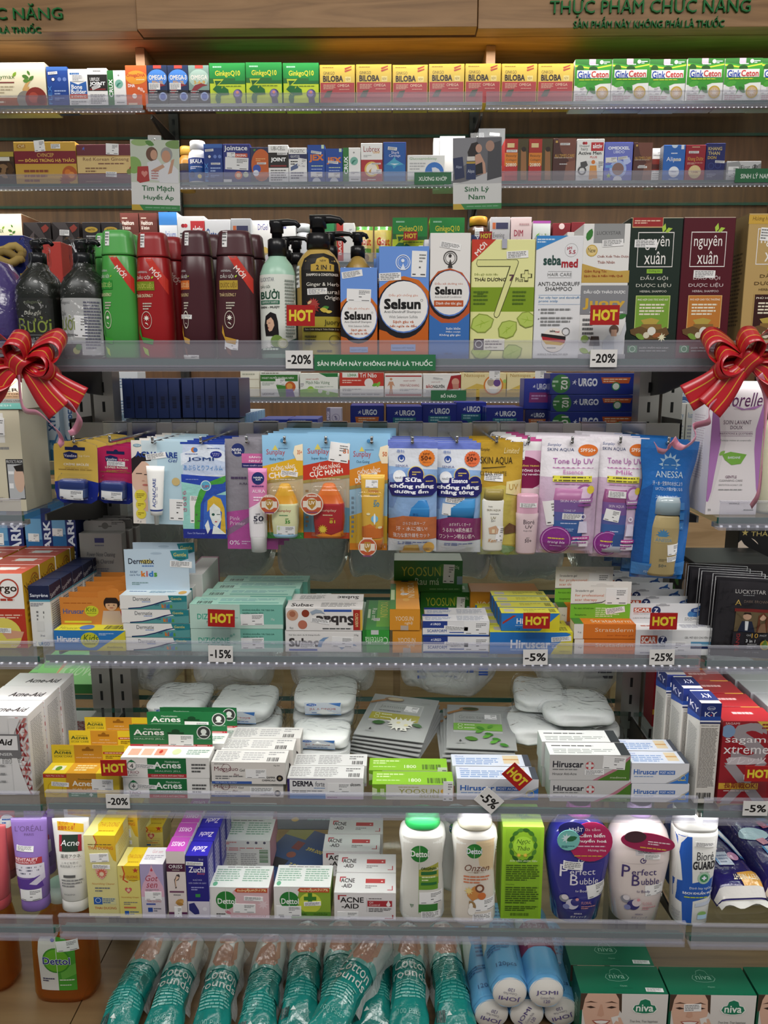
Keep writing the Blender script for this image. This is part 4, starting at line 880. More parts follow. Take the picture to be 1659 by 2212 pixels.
def herb(lc,band,bandt,moi=True,x=0,xs=1.0):
 """print of the herbal shampoo; x shifts and xs squeezes the label round the bottle"""
 X=lambda u:x+u*xs
 a=[]
 if moi:a+=[P([(.3+x*.5,.0),(.52+x*.5,.0),(.97,.22),(.97,.37)],'c8382c'),T('MỚI',.46+x*.3,.12,.84,.185,'f0e0d8',.02,0,47)]
 a+=[T('HERBAL',X(.1),.135,X(.6),.155,'ccc'),T('DẦU GỘI',X(.06),.17,X(.7),.225,'e8e8e0',.01),G('leaf',X(.82),.2,.16*xs,'a8c838',-50),R(X(.0),.24,X(.9),.33,band),T('DƯỢC LIỆU',X(.06),.25,X(.85),.32,bandt,.005),T('THÁI DƯƠNG 7',X(.0),.36,X(.8),.4,'d0b888' if lc=='m' else 'e0d8b0',.02),L(X(.3),.45,X(.75),.53,3,'c8c0b0'),O(X(.45),.63,.25*xs,.012,'d8d0c0',.09),G('flower',X(.45),.61,.3*xs,'f0ece0'),G('swirl',X(.45),.67,.2*xs,'e8e8d8',60),P([(X(.1),.68),(X(.2),.8),(X(.75),.83),(X(.7),.88),(X(.25),.86),(X(.06),.76)],{'g':'3a9a30','r':'3a8a2c','m':'c89a38'}[lc]),P([(X(.2),.9),(X(.45),.93),(X(.5),1.0),(X(.3),.97)],{'g':'a8d040','r':'9ab830','m':'6a3a2a'}[lc])]
 return a
flip('bright green herbal shampoo bottle with flip cap beside the pale labelled bottle',213,290,494,'479a44','3a8a3c','56a854',herb('g','2f8a34','c8e088',True,.02,.42))
flip('second green shampoo bottle showing behind the first by its pale labelled neighbour',200,262,501,'479a44','3a8a3c','56a854',[],.085)
flip('third green shampoo bottle showing between the green and red ones',240,302,503,'42923f','3a8a3c','4e9c4c',[],.09)
flip('red herbal shampoo bottle with MỚI sash beside the green one',289,364,499,'9d1f22','871a1e','982a2c',herb('r','7a8a24','c8c860',True,.05,.62))
flip('second red shampoo bottle showing behind the first by the maroon one',330,398,509,'8f1c20','7d181c','8c2528',[T('MỚI',.55,.14,.92,.21,'d8b0a8',.03,0,52)],.085)
flip('maroon herbal shampoo bottle turned so a narrow label faces out beside the red one',385,456,495,'48242a','3c1d22','4c2a30',herb('m','c8682c','f0d8a0',False,.04,.34)+[P([(.02,.12),(.42,.12),(.42,.98),(.1,.98)],'48242a')][:0]+[K(.2,.6,.36,.13,3),K(.3,1.02,.5,.2,1,1)])
flip('maroon herbal shampoo bottle with gold label and MỚI sash beside the mint pump bottle',461,549,495,'4a262b','3c1d22','4e2c31',herb('m','b89a3a','6a4a1c',True,.14,.52)+[K(.4,.88,.34,.26,5,1)])
flip('third maroon shampoo bottle behind the gold labelled one and the mint pump bottle',505,572,504,'45232a','3c1d22','4a2a2f',[],.085)
flip('fourth maroon shampoo bottle showing between the two in front',418,486,504,'45232a','3c1d22','4a2a2f',[],.09)
# mint pump bottle
def lady_hair(cu,cv,s,a):
 """profile of a long-haired woman, a = width over height of the field"""
 f=lambda x,y:(cu+x*s,cv+y*s*a)
 return[P([f(-.3,.6),f(-.36,.1),f(-.28,-.32),f(0,-.5),f(.3,-.4),f(.4,-.05),f(.44,.6)],'1c1718'),P([f(-.22,-.12),f(.02,-.26),f(.16,-.1),f(.2,.12),f(.06,.36),f(-.08,.4),f(-.16,.3),f(-.13,.22),f(-.19,.14),f(-.17,.08),f(-.24,.04)],'d8ae92'),R(cu-.14*s,cv+.0*s*a,cu-.02*s,cv+.018*s*a,'3a2420'),R(cu-.16*s,cv+.21*s*a,cu-.09*s,cv+.25*s*a,'a04a48')]
m=bottle('pump_bottle','mint green pump bottle with white label and long-haired woman',557,636,545,S1,.025,.044,[('body','plastic',[(0,.92,.92,2.2,'8fb8a0'),(.01,1,1,2.2,'9cc4ae'),(.72,1,1,2.2,'a4ccb6'),(.82,.97,.97,2.2,'a4ccb6'),(.9,.8,.8,2.1,'a4ccb6'),(.965,.5,.52,2,'a4ccb6'),(1,.46,.48,2,'a4ccb6')])],[(0,(-.97,.97,.05,.8),[R(0,0,1,.98,'dfe3da'),P([(.0,.94),(.6,.9),(1,.8),(1,1),(0,1)],'2f5a44'),T('LUCKYSTAR',.06,.04,.46,.09,'667',0),T('DẦU GỘI',.06,.125,.34,.18,'2f4a3c',.01),T('BƯỞI',.06,.185,.6,.31,'24503c',.03),R(.06,.325,.6,.375,'2f6a50'),T('GRAPEFRUIT SHAMPOO',.1,.335,.56,.365,'dfe8e0'),T('ĐEN - MƯỢT',.06,.395,.6,.43,'333',.03)]+lady_hair(.34,.61,.5,.55)+[E(.5,.84,.17,'7a9a48'),E(.66,.87,.14,'b8c088'),E(.66,.87,.1,'e0e0c0'),G('flower',.28,.9,.2,'f0f0e8'),L(.74,.06,.98,.8,18,'8a938a'),L(.1,.92,.55,.97,1,'c8d8c8')],'wrap_label')])
W,h,sec=BINFO[m.name];pump(m,h*.985,W*.26,h*.325,'1b1b1e',-8,.03)
# gold pump bottle
g=bottle('pump_bottle','gold pump bottle with black arched ginger and herb label',638,734,528,S1,.025,.046,[('body','plastic',[(0,.92,.92,2.6,'8f7436'),(.01,1,1,2.6,'a98d48'),(.78,1,1,2.6,'b89a52'),(.86,.95,.95,2.4,'b89a52'),(.93,.72,.75,2.2,'b89a52'),(.985,.42,.48,2,'b89a52'),(1,.4,.46,2,'b89a52')])],[(0,(-.72,.97,.03,.95),[P([(0,1),(0,.16),(.08,.07),(.25,.03),(.6,.02),(.85,.05),(.96,.12),(1,.25),(1,1)],'1d1a18'),R(0,.625,1,.99,'a89a38'),P([(.26,.195),(.26,.13),(.38,.12),(.42,.075),(.58,.055),(.72,.075),(.74,.12),(.86,.13),(.86,.195)],'b8983a'),T('NEW',.5,.085,.66,.105,'3a3018'),T('2 IN 1',.4,.135,.78,.18,'2a2010',.03),T('SHAMPOO & CONDITIONER',.14,.215,.96,.24,'e8e4da',.025),T('Ginger & Herb',.14,.3,.97,.345,'eeeae0',.012),T('Natural',.4,.37,.97,.41,'eeeae0',.012),T('Origin',.62,.425,.97,.475,'eeeae0',.012),G('sun',.3,.53,.42,'8a2c28',10),G('sun',.32,.5,.3,'a8403a'),G('leaf',.62,.545,.22,'4a8a38',-20),G('leaf',.6,.565,.24,'c8b048',15),G('leaf',.72,.58,.16,'d8c058',-10),G('leaf',.22,.49,.14,'d8b888',-40),T('Juory',.6,.655,.98,.715,'2a2410',.01),R(.05,.73,1,.765,'2a2214'),T('Tinh Chất Gừng & Thảo Dược 2 in 1',.08,.737,.98,.758,'e0d8b8',.01),L(.08,.8,.4,.9,3,'5a5020'),O(.84,.85,.13,.015,'5a5020'),L(.4,.94,.8,.97,1,'5a5020'),K(.42,.385,.52,.16,-2)],'front_label')])
W,h,sec=BINFO[g.name];pump(g,h*.98,W*.27,h*.275,'1a1a1c',5,.032)
stickers(wrap(sec[0],-.99*W/2,-.8*W/2,h*.6,h*.86,4),[('K',.5,.5,.9,5,0,0)],g)
for i,(xa,xb,yt,bk,lb,an)in enumerate(((590,640,560,.09,'dark pump bottle standing behind the mint and gold pump bottles',0),(610,668,566,.15,'dark pump bottle farther behind the mint pump bottle',170),(684,742,552,.10,'dark pump bottle standing behind the gold pump bottle',0),(672,728,560,.17,'dark pump bottle farther behind the gold pump bottle',10))):
 q=bottle('pump_bottle',lb,xa,xb,yt,S1,bk,.04,[('body','plastic',[(0,.95,.95,2.3,'2a2624'),(.02,1,1,2.3,'2a2624'),(.85,1,1,2.3,'2c2826'),(.97,.5,.55,2,'2c2826'),(1,.45,.5,2,'2c2826')])])
 W,h,sec=BINFO[q.name];pump(q,h*.985,W*.27,h*.25,'161618',an,.032)
q=bottle('pump_bottle','small gold pump bottle peeping over the small blue shampoo carton',746,798,551,S1,.09,.04,[('body','plastic',[(0,.95,.95,2.3,'a08444'),(.02,1,1,2.3,'b0924c'),(.9,1,1,2.3,'b0924c'),(.97,.62,.66,2,'b0924c'),(1,.5,.5,2,'b0924c')])])
W,h,sec=BINFO[q.name];pump(q,h*.985,W*.3,h*.24,'1a1a1c',20,.014)
# shampoo cartons
def T1(label,x0,x1,yt,front,base,D=.045,back=.03,**k):return C('shampoo_carton',label,'carton',x0,x1,yt,S1,back,D,base,front,**k)
def nurse(cu,cv,r,c):return[O(cu,cv,r,r*.12,c),O(cu,cv,r*.72,r*.06,c),E(cu-.005,cv-r*.1,r*.22,c),P([(cu-r*.35,cv+r*.45),(cu,cv+r*.05),(cu+r*.35,cv+r*.45)],c)]
def selsun(cv,small=0):
 return[R(0,.0,1,cv-.05,'6a94dc'),P([(0,cv-.17),(.25,cv-.25),(.5,cv-.275),(.8,cv-.24),(1,cv-.14),(1,.999),(0,.999)],'c96a24'),R(0,cv,1,1,'c4611e'),E(.48,cv+.02,.52,'1d1a20',.262),P([(0,cv+.1),(.15,cv+.22),(0,cv+.2)],'1d1a20'),E(.5,cv,.5,'5a80c8',.232),E(.495,cv-.006,.485,'eceae8',.225),T('Dầu gội chống gàu',.2,cv-.12,.78,cv-.09,'c96a34',.012),T('Selsun',.1,cv-.075,.84,cv+.02,'1c1a1a',.05),O(.86,cv-.06,.025,.006,'333'),T('Anti-Dandruff Shampoo',.1,cv+.03,.84,cv+.06,'333',.0),T('With Selenium Sulfide',.2,cv+.075,.78,cv+.1,'888',-.005),T('Sạch gàu và',.28,cv+.118,.7,cv+.15,'c96a34',.015),T('hết ngứa da đầu',.22,cv+.155,.76,cv+.185,'c96a34',.015),R(.24,.87,.74,.93,'8aa0d0'),T('NHANH HẾT NGỨA',.27,.89,.71,.91,'3a4a78',.015)]
s1=T1('small blue and orange shampoo carton with white circle beside the gold pump bottle',736,815,578,nurse(.48,.17,.15,'dfe6f4')+selsun(.55)+[],'c4611e',.04,.02)
bpy.data.objects.remove(s1)if False else None
stickers(flat((-o_dims[s1.name][0]/2,0,o_dims[s1.name][1]),(o_dims[s1.name][0],0,0),(0,0,-o_dims[s1.name][1]),(0,-1,0)),[K(.32,.07,.56,.17,-8),K(.5,.3,.66,.33,2,1)],s1)
def selsun_big():return selsun(.535)+nurse(.48,.14,.15,'dfe6f4')+[K(.8,.155,.3,.5,2,1),K(.22,.265,.44,.15,-3)]
s2=T1('large blue and orange shampoo carton with white circle in the middle of the top shelf',819,926,532,selsun_big(),'c4611e',.05,.02,left=[R(0,0,1,.5,'5a86d0')],cols={'t':'6a94dc','l':'5a86d0','r':'5a86d0'})
behind(s2,2,.055,'large blue and orange shampoo carton, {} back behind its twin with the white circle','large blue and orange shampoo cartons',dx=-.005)
s3=T1('white and blue conditioner carton with an orange panel in its white circle',928,1015,503,[R(0,.62,1,1,'3a6eb4'),P([(0,.38),(.2,.3),(.5,.275),(.8,.31),(1,.4),(1,.63),(.7,.71),(.3,.71),(0,.64)],'b8562c'),E(.48,.485,.52,'231c22',.195),E(.5,.475,.5,'5a80c8',.182),E(.495,.47,.485,'e6e3e0',.175),T('Dầu xả dưỡng tóc',.13,.385,.82,.41,'b8562c',.012),T('Selsun',.13,.42,.8,.485,'1c1a1a',.05),T('Anti-Dandruff Conditioner',.13,.495,.8,.51,'666',-.005),R(.11,.53,.84,.58,'b8562c'),T('Dành cho tóc gàu',.16,.542,.79,.57,'f0e8e0',.015),T('Suôn khỏe',.42,.745,.78,.765,'e8ecf4',.015),T('Mềm mượt',.42,.772,.78,.792,'e8ecf4',.015),T('Không gây gàu',.26,.8,.78,.82,'e8ecf4',.015),T('100 ml',.38,.95,.58,.965,'2a4a80')]+nurse(.5,.195,.17,'3a3634')+[K(.5,.1,.52,.14,10)],'e6e3e0',.045,.02,cols={'l':'dedbd8'})
behind(s3,2,.05,'white and blue conditioner carton, {} back behind the one with the orange panel','white and blue conditioner cartons',dx=-.006)
def leafdraw(cu,cv,s,a,rot):
 return[G('leaf',cu,cv,s*1.1,'8a9a40',rot,1.55),G('leaf',cu,cv,s,'b4c860',rot,1.5),G('leaf',cu,cv,s*.8,'98b43c',rot,.1),G('leaf',cu+.01,cv-.012,s*.3,'98b43c',rot+60,.2),G('leaf',cu-.02,cv+.012,s*.3,'98b43c',rot-60,.2)]
T1('pale green herbal carton with a tall outlined 7 and leaves',1017,1153,517,[R(0,.395,1,.6,'7e9a24'),R(0,.6,1,1,'dfdf9a'),P([(.0,.0),(.38,.0),(.0,.19)],'c23c2a'),T('MỚI',.02,.05,.25,.1,'f0e0d8',.025,0,-48),P([(.09,.165),(.72,.165),(.745,.185),(.735,.21),(.46,.635),(.42,.655),(.38,.645),(.37,.62),(.6,.225),(.1,.225),(.075,.2)],'4a4a28'),P([(.095,.17),(.715,.17),(.735,.187),(.725,.208),(.45,.632),(.42,.648),(.388,.64),(.38,.62),(.62,.219),(.1,.219),(.083,.2)],'dcdc96'),T('Dầu gội dược liệu',.05,.275,.42,.3,'8a9448',.0),T('THÁI DƯƠNG',.05,.31,.55,.345,'3a3420',.02),T('7',.6,.29,.68,.345,'5a3a44',.04),T('Plus',.7,.315,.82,.35,'4a4a30',.01),G('cross',.87,.3,.18,'4a4a28'),G('cross',.87,.3,.14,'dcdc96'),L(.04,.42,.28,.55,4,'4f6a1c'),L(.66,.42,.88,.55,4,'4f6a1c'),L(.1,.44,.2,.46,1,'4f6a1c')]+leafdraw(.19,.7,.36,.6,-20)+leafdraw(.6,.75,.33,.6,-40)+leafdraw(.9,.67,.3,.6,10)+leafdraw(.18,.94,.3,.6,0)+leafdraw(.68,.95,.32,.6,-25)+[R(.06,.83,.55,.925,'e8e4d8'),R(.06,.83,.22,.925,'4a3a44'),O(.14,.875,.06,.012,'ddd'),T('GIẢI VÀNG',.24,.84,.46,.86,'4a3a40',.02),L(.24,.866,.52,.886,1,'6a5a60'),T('QUỐC GIA',.24,.892,.44,.912,'4a3a40',.02),R(.47,.0,.55,.075,'a8a8b8'),K(.72,.125,.34,.11,-3)],'e4e3a0',.05,.025,cols={'t':'e8e6b0'})
s4=T1('white and grey anti-dandruff carton with a blue corner beside the pale green one',1155,1255,509,[P([(0,0),(.68,0),(0,.115)],'3a86c8'),L(.02,.02,.4,.06,2,'cfe0f0'),T('pH',.66,.085,.76,.115,'a82840',.02),T('5.5',.7,.115,.84,.145,'a82840',.02),O(.75,.115,.14,.005,'aaa'),T('seba',.16,.155,.54,.235,'2a4a44',.035),T('med',.55,.185,.9,.255,'a8242f',.035),R(.27,.285,.78,.287,'888'),R(.27,.335,.78,.337,'888'),T('HAIR CARE',.26,.297,.78,.323,'888',-.01),T('ANTI-DANDRUFF',.06,.37,.96,.402,'444',-.005),T('SHAMPOO',.22,.41,.8,.442,'444',-.005),R(.08,.475,1,.477,'6a9ac8'),T('For oily hair and dandruff-',.09,.487,.98,.51,'4a86b8',-.005),T('prone scalp',.09,.515,.5,.538,'4a86b8',-.005),R(.08,.55,1,.552,'6a9ac8'),L(.14,.58,.8,.635,2,'888'),L(.14,.65,.85,.735,3,'888'),R(.09,.59,.11,.6,'555'),R(.09,.665,.11,.675,'555'),E(.44,.845,.26,'e8e0d8'),P([(.17,.79),(.7,.815),(.7,.845),(.17,.815)],'2a2426'),P([(.18,.815),(.7,.845),(.68,.87),(.2,.845)],'b03038'),P([(.2,.845),(.68,.87),(.6,.89),(.28,.88)],'d8b048'),T('seba',.35,.76,.47,.78,'333',.03),T('med',.47,.767,.56,.785,'a8242f',.03),O(.7,.775,.085,.012,'444'),L(.3,.9,.5,.92,1,'999'),T('SCIENCE FOR HEALTHY SKIN',.1,.955,.76,.97,'777')],'e2e2e4',.05,.025,left=[L(.1,.3,.9,.95,20,'aaa')])
def juory():
 return[R(.22,0,.86,.14,'8f9090'),P([(.0,.29),(.4,.33),(.75,.345),(1,.34),(1,.43),(0,.43)],'c2a050'),G('leaf',.13,.08,.26,'3a7a34',-70),T('LUCKYSTAR',.28,.055,.78,.08,'5a5a5c',-.005),E(.19,.195,.12,'c8a850'),E(.19,.195,.1,'e0c888'),T('New',.11,.175,.27,.21,'3a3020',.0),T('Chiết Xuất Thảo Dược',.31,.225,.97,.25,'9a4a3a',.01),T('Thiên Nhiên',.32,.27,.68,.29,'9a4a3a',.01),T('Giảm Rụng Tóc',.05,.335,.52,.36,'a04a28',.015),T('Sạch Gàu & Nấm Hiệu Quả',.05,.368,.86,.392,'a04a28',.015),R(0,.45,1,.665,'85868a'),T('DẦU GỘI THẢO DƯỢC',.06,.48,.94,.515,'e8e8e8',.03),T('Juory',.05,.545,.94,.63,'d0a840',.035),L(.2,.64,.95,.66,1,'ddd'),L(.06,.69,.3,.86,5,'666'),G('leaf',.9,.68,.2,'3a7a34',-20),E(.74,.78,.1,'6a5044'),P([(.5,.99),(.52,.86),(.62,.82),(.88,.82),(.98,.9),(.9,.99)],'d4d6da'),P([(.86,.84),(.98,.72),(1,.78),(.93,.9)],'d4d6da'),R(.68,.78,.8,.83,'c8a088'),E(.12,.85,.08,'8aa850'),P([(.25,.83),(.42,.83),(.45,.9),(.22,.9)],'4a3a34'),G('leaf',.12,.94,.22,'9ab850',20),G('leaf',.3,.95,.2,'8aa040',-30),R(.0,.965,1,1,'a8a8aa'),K(.62,.14,.44,.14,-3)]
s5=T1('white, grey and gold herbal shampoo carton with a red HOT card before it',1255,1357,483,juory(),'e4e3e0',.055,.025,left=[R(0,.45,1,.66,'85868a'),L(.1,.1,.9,.4,8,'aaa')],cols={'t':'e8e6e0'})
behind(s5,1,.06,'white and grey herbal shampoo carton, {} back behind the gold lettered one','white, grey and gold herbal cartons',dx=-.008)
def nxuan(panel,rim,lt,st,ptxt,extra=()):
 return list(extra)+[R(.16,.1,.84,.345,'e8e4e0'),R(.172,.106,.828,.339,st),T('nguyên',.22,.125,.76,.225,'eeeae6',.005),T('xuân',.3,.235,.7,.325,'eeeae6',.005),P([(.62,.105),(.6,.07),(.66,.04),(.68,.08)],'a8c848'),P([(.66,.1),(.72,.07),(.8,.075),(.72,.105)],'a8c848'),T('DẦU GỘI',.25,.4,.77,.44,lt,-.005),T('DƯỢC LIỆU',.17,.455,.84,.49,lt,-.005),T('HERBAL SHAMPOO',.25,.508,.76,.523,lt,-.01),R(.18,.545,.84,.78,rim),R(.195,.55,.825,.775,panel),T(ptxt,.22,.565,.8,.585,'eee8d8',.015),L(.26,.6,.76,.69,4,'e8e0c8'),P([(.3,.72),(.5,.705),(.66,.72),(.6,.75),(.36,.752)],'b8a04a'),P([(.32,.75),(.7,.75),(.72,.79),(.3,.79)],'8a6a38'),P([(.1,.79),(.3,.765),(.55,.8),(.8,.77),(.86,.82),(.7,.86),(.35,.86),(.12,.82)],'6a5030'),E(.52,.8,.08,'e0dcd0'),E(.42,.83,.06,'d8d0b8'),G('flower',.72,.845,.18,'e8e4c0'),G('leaf',.3,.84,.2,'7a9a40',30),G('leaf',.62,.83,.18,'9a5a34',-20),R(.07,.905,.26,.955,'3a7a50'),O(.165,.93,.06,.01,'cfe0d0'),T('DƯỢC PHẨM HOA LINH',.3,.91,.86,.93,'cfcaca',.005),L(.3,.938,.84,.95,1,'999')]
nx=T1('dark green herbal carton with a white square frame around its lettering',1354,1467,470,nxuan('7aa23a','b8c878','d8d8cc','1d2c24','PHÙ HỢP CHO TÓC KHÔ XƠ',[R(.04,.0,.62,.07,'c8a878'),R(.05,.0,.61,.062,'9a2c2c'),L(.08,.015,.58,.045,2,'e0c0a8'),R(.36,.358,.66,.388,'8ab838'),T('Dưỡng tóc',.4,.364,.62,.382,'1d2c24',.01)])+[K(.31,.18,.42,.14,1)],'1d2c24',.06,.025,left=[L(.1,.3,.9,.7,20,'3a4a40')],cols={'t':'cfc8b0','l':'18241d'})
T1('dark red herbal carton with a white square frame around its lettering',1468,1579,469,nxuan('c07a34','d8b070','e0d0d0','52121f','PHÙ HỢP CHO TÓC THƯỜNG')+[K(.46,.395,.42,.14,1)],'52121f',.06,.025,cols={'t':'cfc0b0','l':'30101a'})
T1('gold herbal carton with a dark square frame, partly covered by a red bow',1606,1740,461,nxuan('3a1a18','b89a60','5a4424','b89a62','PHÙ HỢP CHO TÓC',[R(.0,.01,.6,.07,'c8a040'),T('Hương hoa',.06,.02,.36,.055,'6a4a18',.0,.2),R(.36,.358,.66,.388,'c8b048')])+[K(.3,.14,.2,.2,4)],'b89a62',.07,.025,left=[R(0,0,1,1,'8a7448'),L(.1,.25,.9,.8,20,'54442a')],cols={'t':'c8ae78','l':'8a7448'})
# things at the far end beside the first bottle
mb=MB();mb.loft([(0,.06,.05,2.4,'3b3163'),(.03,.07,.055,2.4,'4b4078'),(.09,.07,.05,2.4,'4b4078'),(.125,.05,.03,2.2,'4b4078'),(.135,.02,.012,2,'4b4078')],32)
p=at(-8,700,S1[1]+.07);o=mk('bag',mb,'foil',None,(p.x-.026,S1[1]+.075,S1[0]+.001));tag(o,'purple bag standing at the picture edge below the basket rim','bag')
C('carton','blue carton behind the dark bottle, with a wicker handle before it','carton',-20,62,508,S1,.17,.05,'24307a',[T('RO',.55,.07,.75,.14,'dde',.02),T('N',.58,.3,.9,.44,'d8b848',.04),R(0,.5,1,.53,'3a78c0')],cols={'t':'c8c8d4'})
C('carton','light red carton standing behind the first dark film-wrapped bottle','carton',92,140,522,S1,.15,.04,'b84038',[T('II',.5,.6,.8,.7,'d8b048',.03),L(.2,.3,.8,.45,2,'d8a090')],cols={'t':'d87868'})
hb=empty('wicker_basket',(at(-40,600,1.10).x-.0,1.16,S1[0]+.137),'wicker basket rim and handle resting on the purple bag at the picture edge','basket')
mb=MB()
for k in range(3):
 pts=[(.0-.07+.10*math.cos(t),-.02*math.sin(t)+k*.004,.004+k*.009+.004*math.sin(t*9+k*2))for t in[math.pi*i/24 for i in range(25)]]
 mb.tube(pts,.006,['9a8248','86703c','a89052'][k])
mk('woven_rim',mb,'matte',hb)
# ------------------------------------------------------------ far side shelf at hook height
def CF(label,x0,x1,yt,front,base,D=.05,back=.03,sh=B1,**k):return C(k.pop('name','carton'),label,'carton',x0,x1,yt,sh,back,D,base,front,**k)
xs0,xs1=265,514
pitch=(xs1-xs0)/10
gl=CF('pale grey carton, first of the low row under the navy cartons',xs0+8,xs0+8+pitch-1,905,[L(.2,.2,.8,.5,1,'667')],'8d98a4',.09,.03,group='pale grey cartons under the navy ones')
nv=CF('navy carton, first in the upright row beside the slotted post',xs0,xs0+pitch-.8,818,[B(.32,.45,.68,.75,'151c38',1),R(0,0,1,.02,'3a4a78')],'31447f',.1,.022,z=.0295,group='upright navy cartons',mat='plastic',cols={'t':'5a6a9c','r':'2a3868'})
w_n=o_dims[nv.name][0]
for i in range(1,10):
 dup(gl,gl.location+Vector(((w_n+.0006)*i,0,0)),'pale grey carton, %s of the low row under the navy cartons'%ORD[i])
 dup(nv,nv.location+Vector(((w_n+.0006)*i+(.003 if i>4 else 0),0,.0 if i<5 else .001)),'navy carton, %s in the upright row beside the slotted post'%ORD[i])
CF('white medicine carton with blue print behind the navy row and the slotted post',240,300,803,[L(.1,.1,.8,.3,4,'8aa0b8'),L(.1,.5,.9,.9,8,'7f9ab8'),R(.5,.36,.8,.38,'4a7ab0')],'e4e8ec',.05,.19)
CF('pale blue carton with lined print beside the white medicine carton',244,268,895,[L(.1,.1,.9,.9,5,'5a7a98')],'9ab4c8',.03,.15)
lb=CF('light blue thin carton, first in the row behind the navy cartons',484,532,893,[R(0,0,1,.1,'cfe2f2'),L(.1,.2,.9,.8,4,'7aa8d0')],'a9cbe6',.022,.075,group='light blue thin cartons',cols={'r':'8fbbe0','t':'d8e8f4'})
for i in range(1,7):
 dup(lb,lb.location+Vector((.0012*i,.0235*i,0)),'light blue thin carton, %s in the row behind the navy cartons'%ORD[i])
def flatpack():return[R(.02,.45,.98,.55,'c8d4f4'),L(.1,.1,.6,.3,1,'9ab0e8')]
for i,(xa,xb,bk,lbz)in enumerate(((556,618,.07,'flat royal blue pack lying beside the light blue cartons'),(621,683,.08,'flat royal blue pack lying beside the small grey card carton'))):
 for k in range(2):
  CF(lbz+(', under its twin' if k==0 else ', on top of its twin'),xa+k*3,xb+k*3,905,flatpack(),'2a3fae',.10,bk+k*.004,H=.012,z=k*.0125,cols={'t':'4a62d0'},mat='plastic',group='flat royal blue packs')
CF('small grey carton with a floral ring, standing alone behind the hanging bar',705,738,881,[R(0,0,.26,1,'6f6a80'),T('PUMGI',.04,.2,.2,.8,'cfc8d8',.02,0,-90),O(.62,.5,.26,.03,'7a7590'),G('leaf',.6,.45,.2,'5a5570',40),G('flower',.65,.55,.25,'7a7590')],'a9a4b4',.03,.2)
def urgo(sub='teal'):
 c1={'teal':'1f6f86','orange':'c86a34'}[sub]
 return[G('runner',.28,.22,.12,'e4e8f4'),T('URGO',.36,.13,.8,.32,'e4e8f4',.04),P([(.18,.38),(.82,.38),(.82,.58),(.64,.6),(.56,.72),(.44,.72),(.36,.6),(.18,.58)]if sub=='teal' else[(.14,.38),(.86,.38),(.83,.58),(.17,.58)],c1),L(.24,.4,.76,.56,2,'a8d0d8' if sub=='teal' else 'e8c8a8'),E(.5,.75,.12,'2f8a50'),E(.5,.75,.095,'dfe8e0'),G('drop',.5,.75,.1,'2f8a50'),L(.06,.92,.4,.98,1,'8aa0d8'),L(.55,.92,.94,.98,1,'8aa0d8')]
UG='blue plaster boxes on the far side shelf'
for lb_,x0,x1,yt,bk,sub,n in(('blue plaster box with orange band, alone beside the small grey card carton',757,829,876,.03,'orange',2),('blue plaster box with teal band beside the orange banded one',835,912,878,.022,'teal',2),('blue plaster box with teal band, second from the orange banded one',912,986,873,.035,'teal',1),('blue plaster box with teal band set farther back than its neighbours',985,1050,869,.085,'teal',1),('blue plaster box with teal band beside the dim stacked plaster boxes',1050,1130,880,.022,'teal',2)):
 o=CF(lb_,x0,x1,yt,urgo(sub),'16288c',.028,bk,group=UG,cols={'t':'2a44c8'},mat='plastic',name='plaster_box')
 behind(o,n,.0295,lb_.split(' beside')[0].split(', ')[0].split(' set')[0]+', {} back, '+{757:'near the grey card carton',835:'next to the orange banded row',912:'second row from the orange band',985:'in the set back row',1050:'near the dim stack'}[x0],UG,dx=-.001,dz=0)
o=CF('blue plaster box with orange band, lower of the dim stack beside the long boxes',1134,1186,885,urgo('orange'),'16246e',.05,.06,name='plaster_box',mat='plastic',group=UG)
z_=o_dims[o.name][1]+.001
o=CF('blue plaster box with magenta band, upper of the dim stack beside the long boxes',1132,1186,818,[G('runner',.4,.25,.14,'e4e8f4'),T('URGO',.5,.16,1,.36,'d8def4',.04),P([(.22,.45),(1,.45),(1,.78),(.2,.78)],'8a2f7a'),L(.3,.52,.9,.7,2,'c8a0d0')],'1d2f9a',.05,.06,z=z_,name='plaster_box',mat='plastic',group=UG)
def urgolong():return[E(.13,.5,.11,'2f7a38'),T('102',.13,.18,.21,.78,'e4e8e0',.03,0,90),L(.03,.3,.1,.7,2,'bcd8c0'),G('runner',.29,.42,.06,'e4e8f4'),T('URGO',.335,.24,.56,.62,'e4e8f4',.045),P([(.6,.2),(.95,.2),(.93,.48),(.62,.48)],'b8562c'),L(.63,.24,.92,.44,2,'e8c8a8'),E(.78,.62,.05,'2f8a50'),E(.78,.62,.038,'dfe8e0')]
zz=0
for k,nm in enumerate(('lowest','middle','topmost')):
 ytop=(901,853,806)[k]
 o=CF('long blue plaster box with green circle, %s of its film-wrapped stack'%nm,1188+(0,2,0)[k],1374-(0,0,3)[k],ytop,urgolong(),'1c2f86',.06,.03,z=zz,group='long blue plaster boxes',mat='plastic',cols={'t':'5a6ab0'},name='plaster_box',H=.041 if k==0 else None)
 zz+=o_dims[o.name][1]+.0007

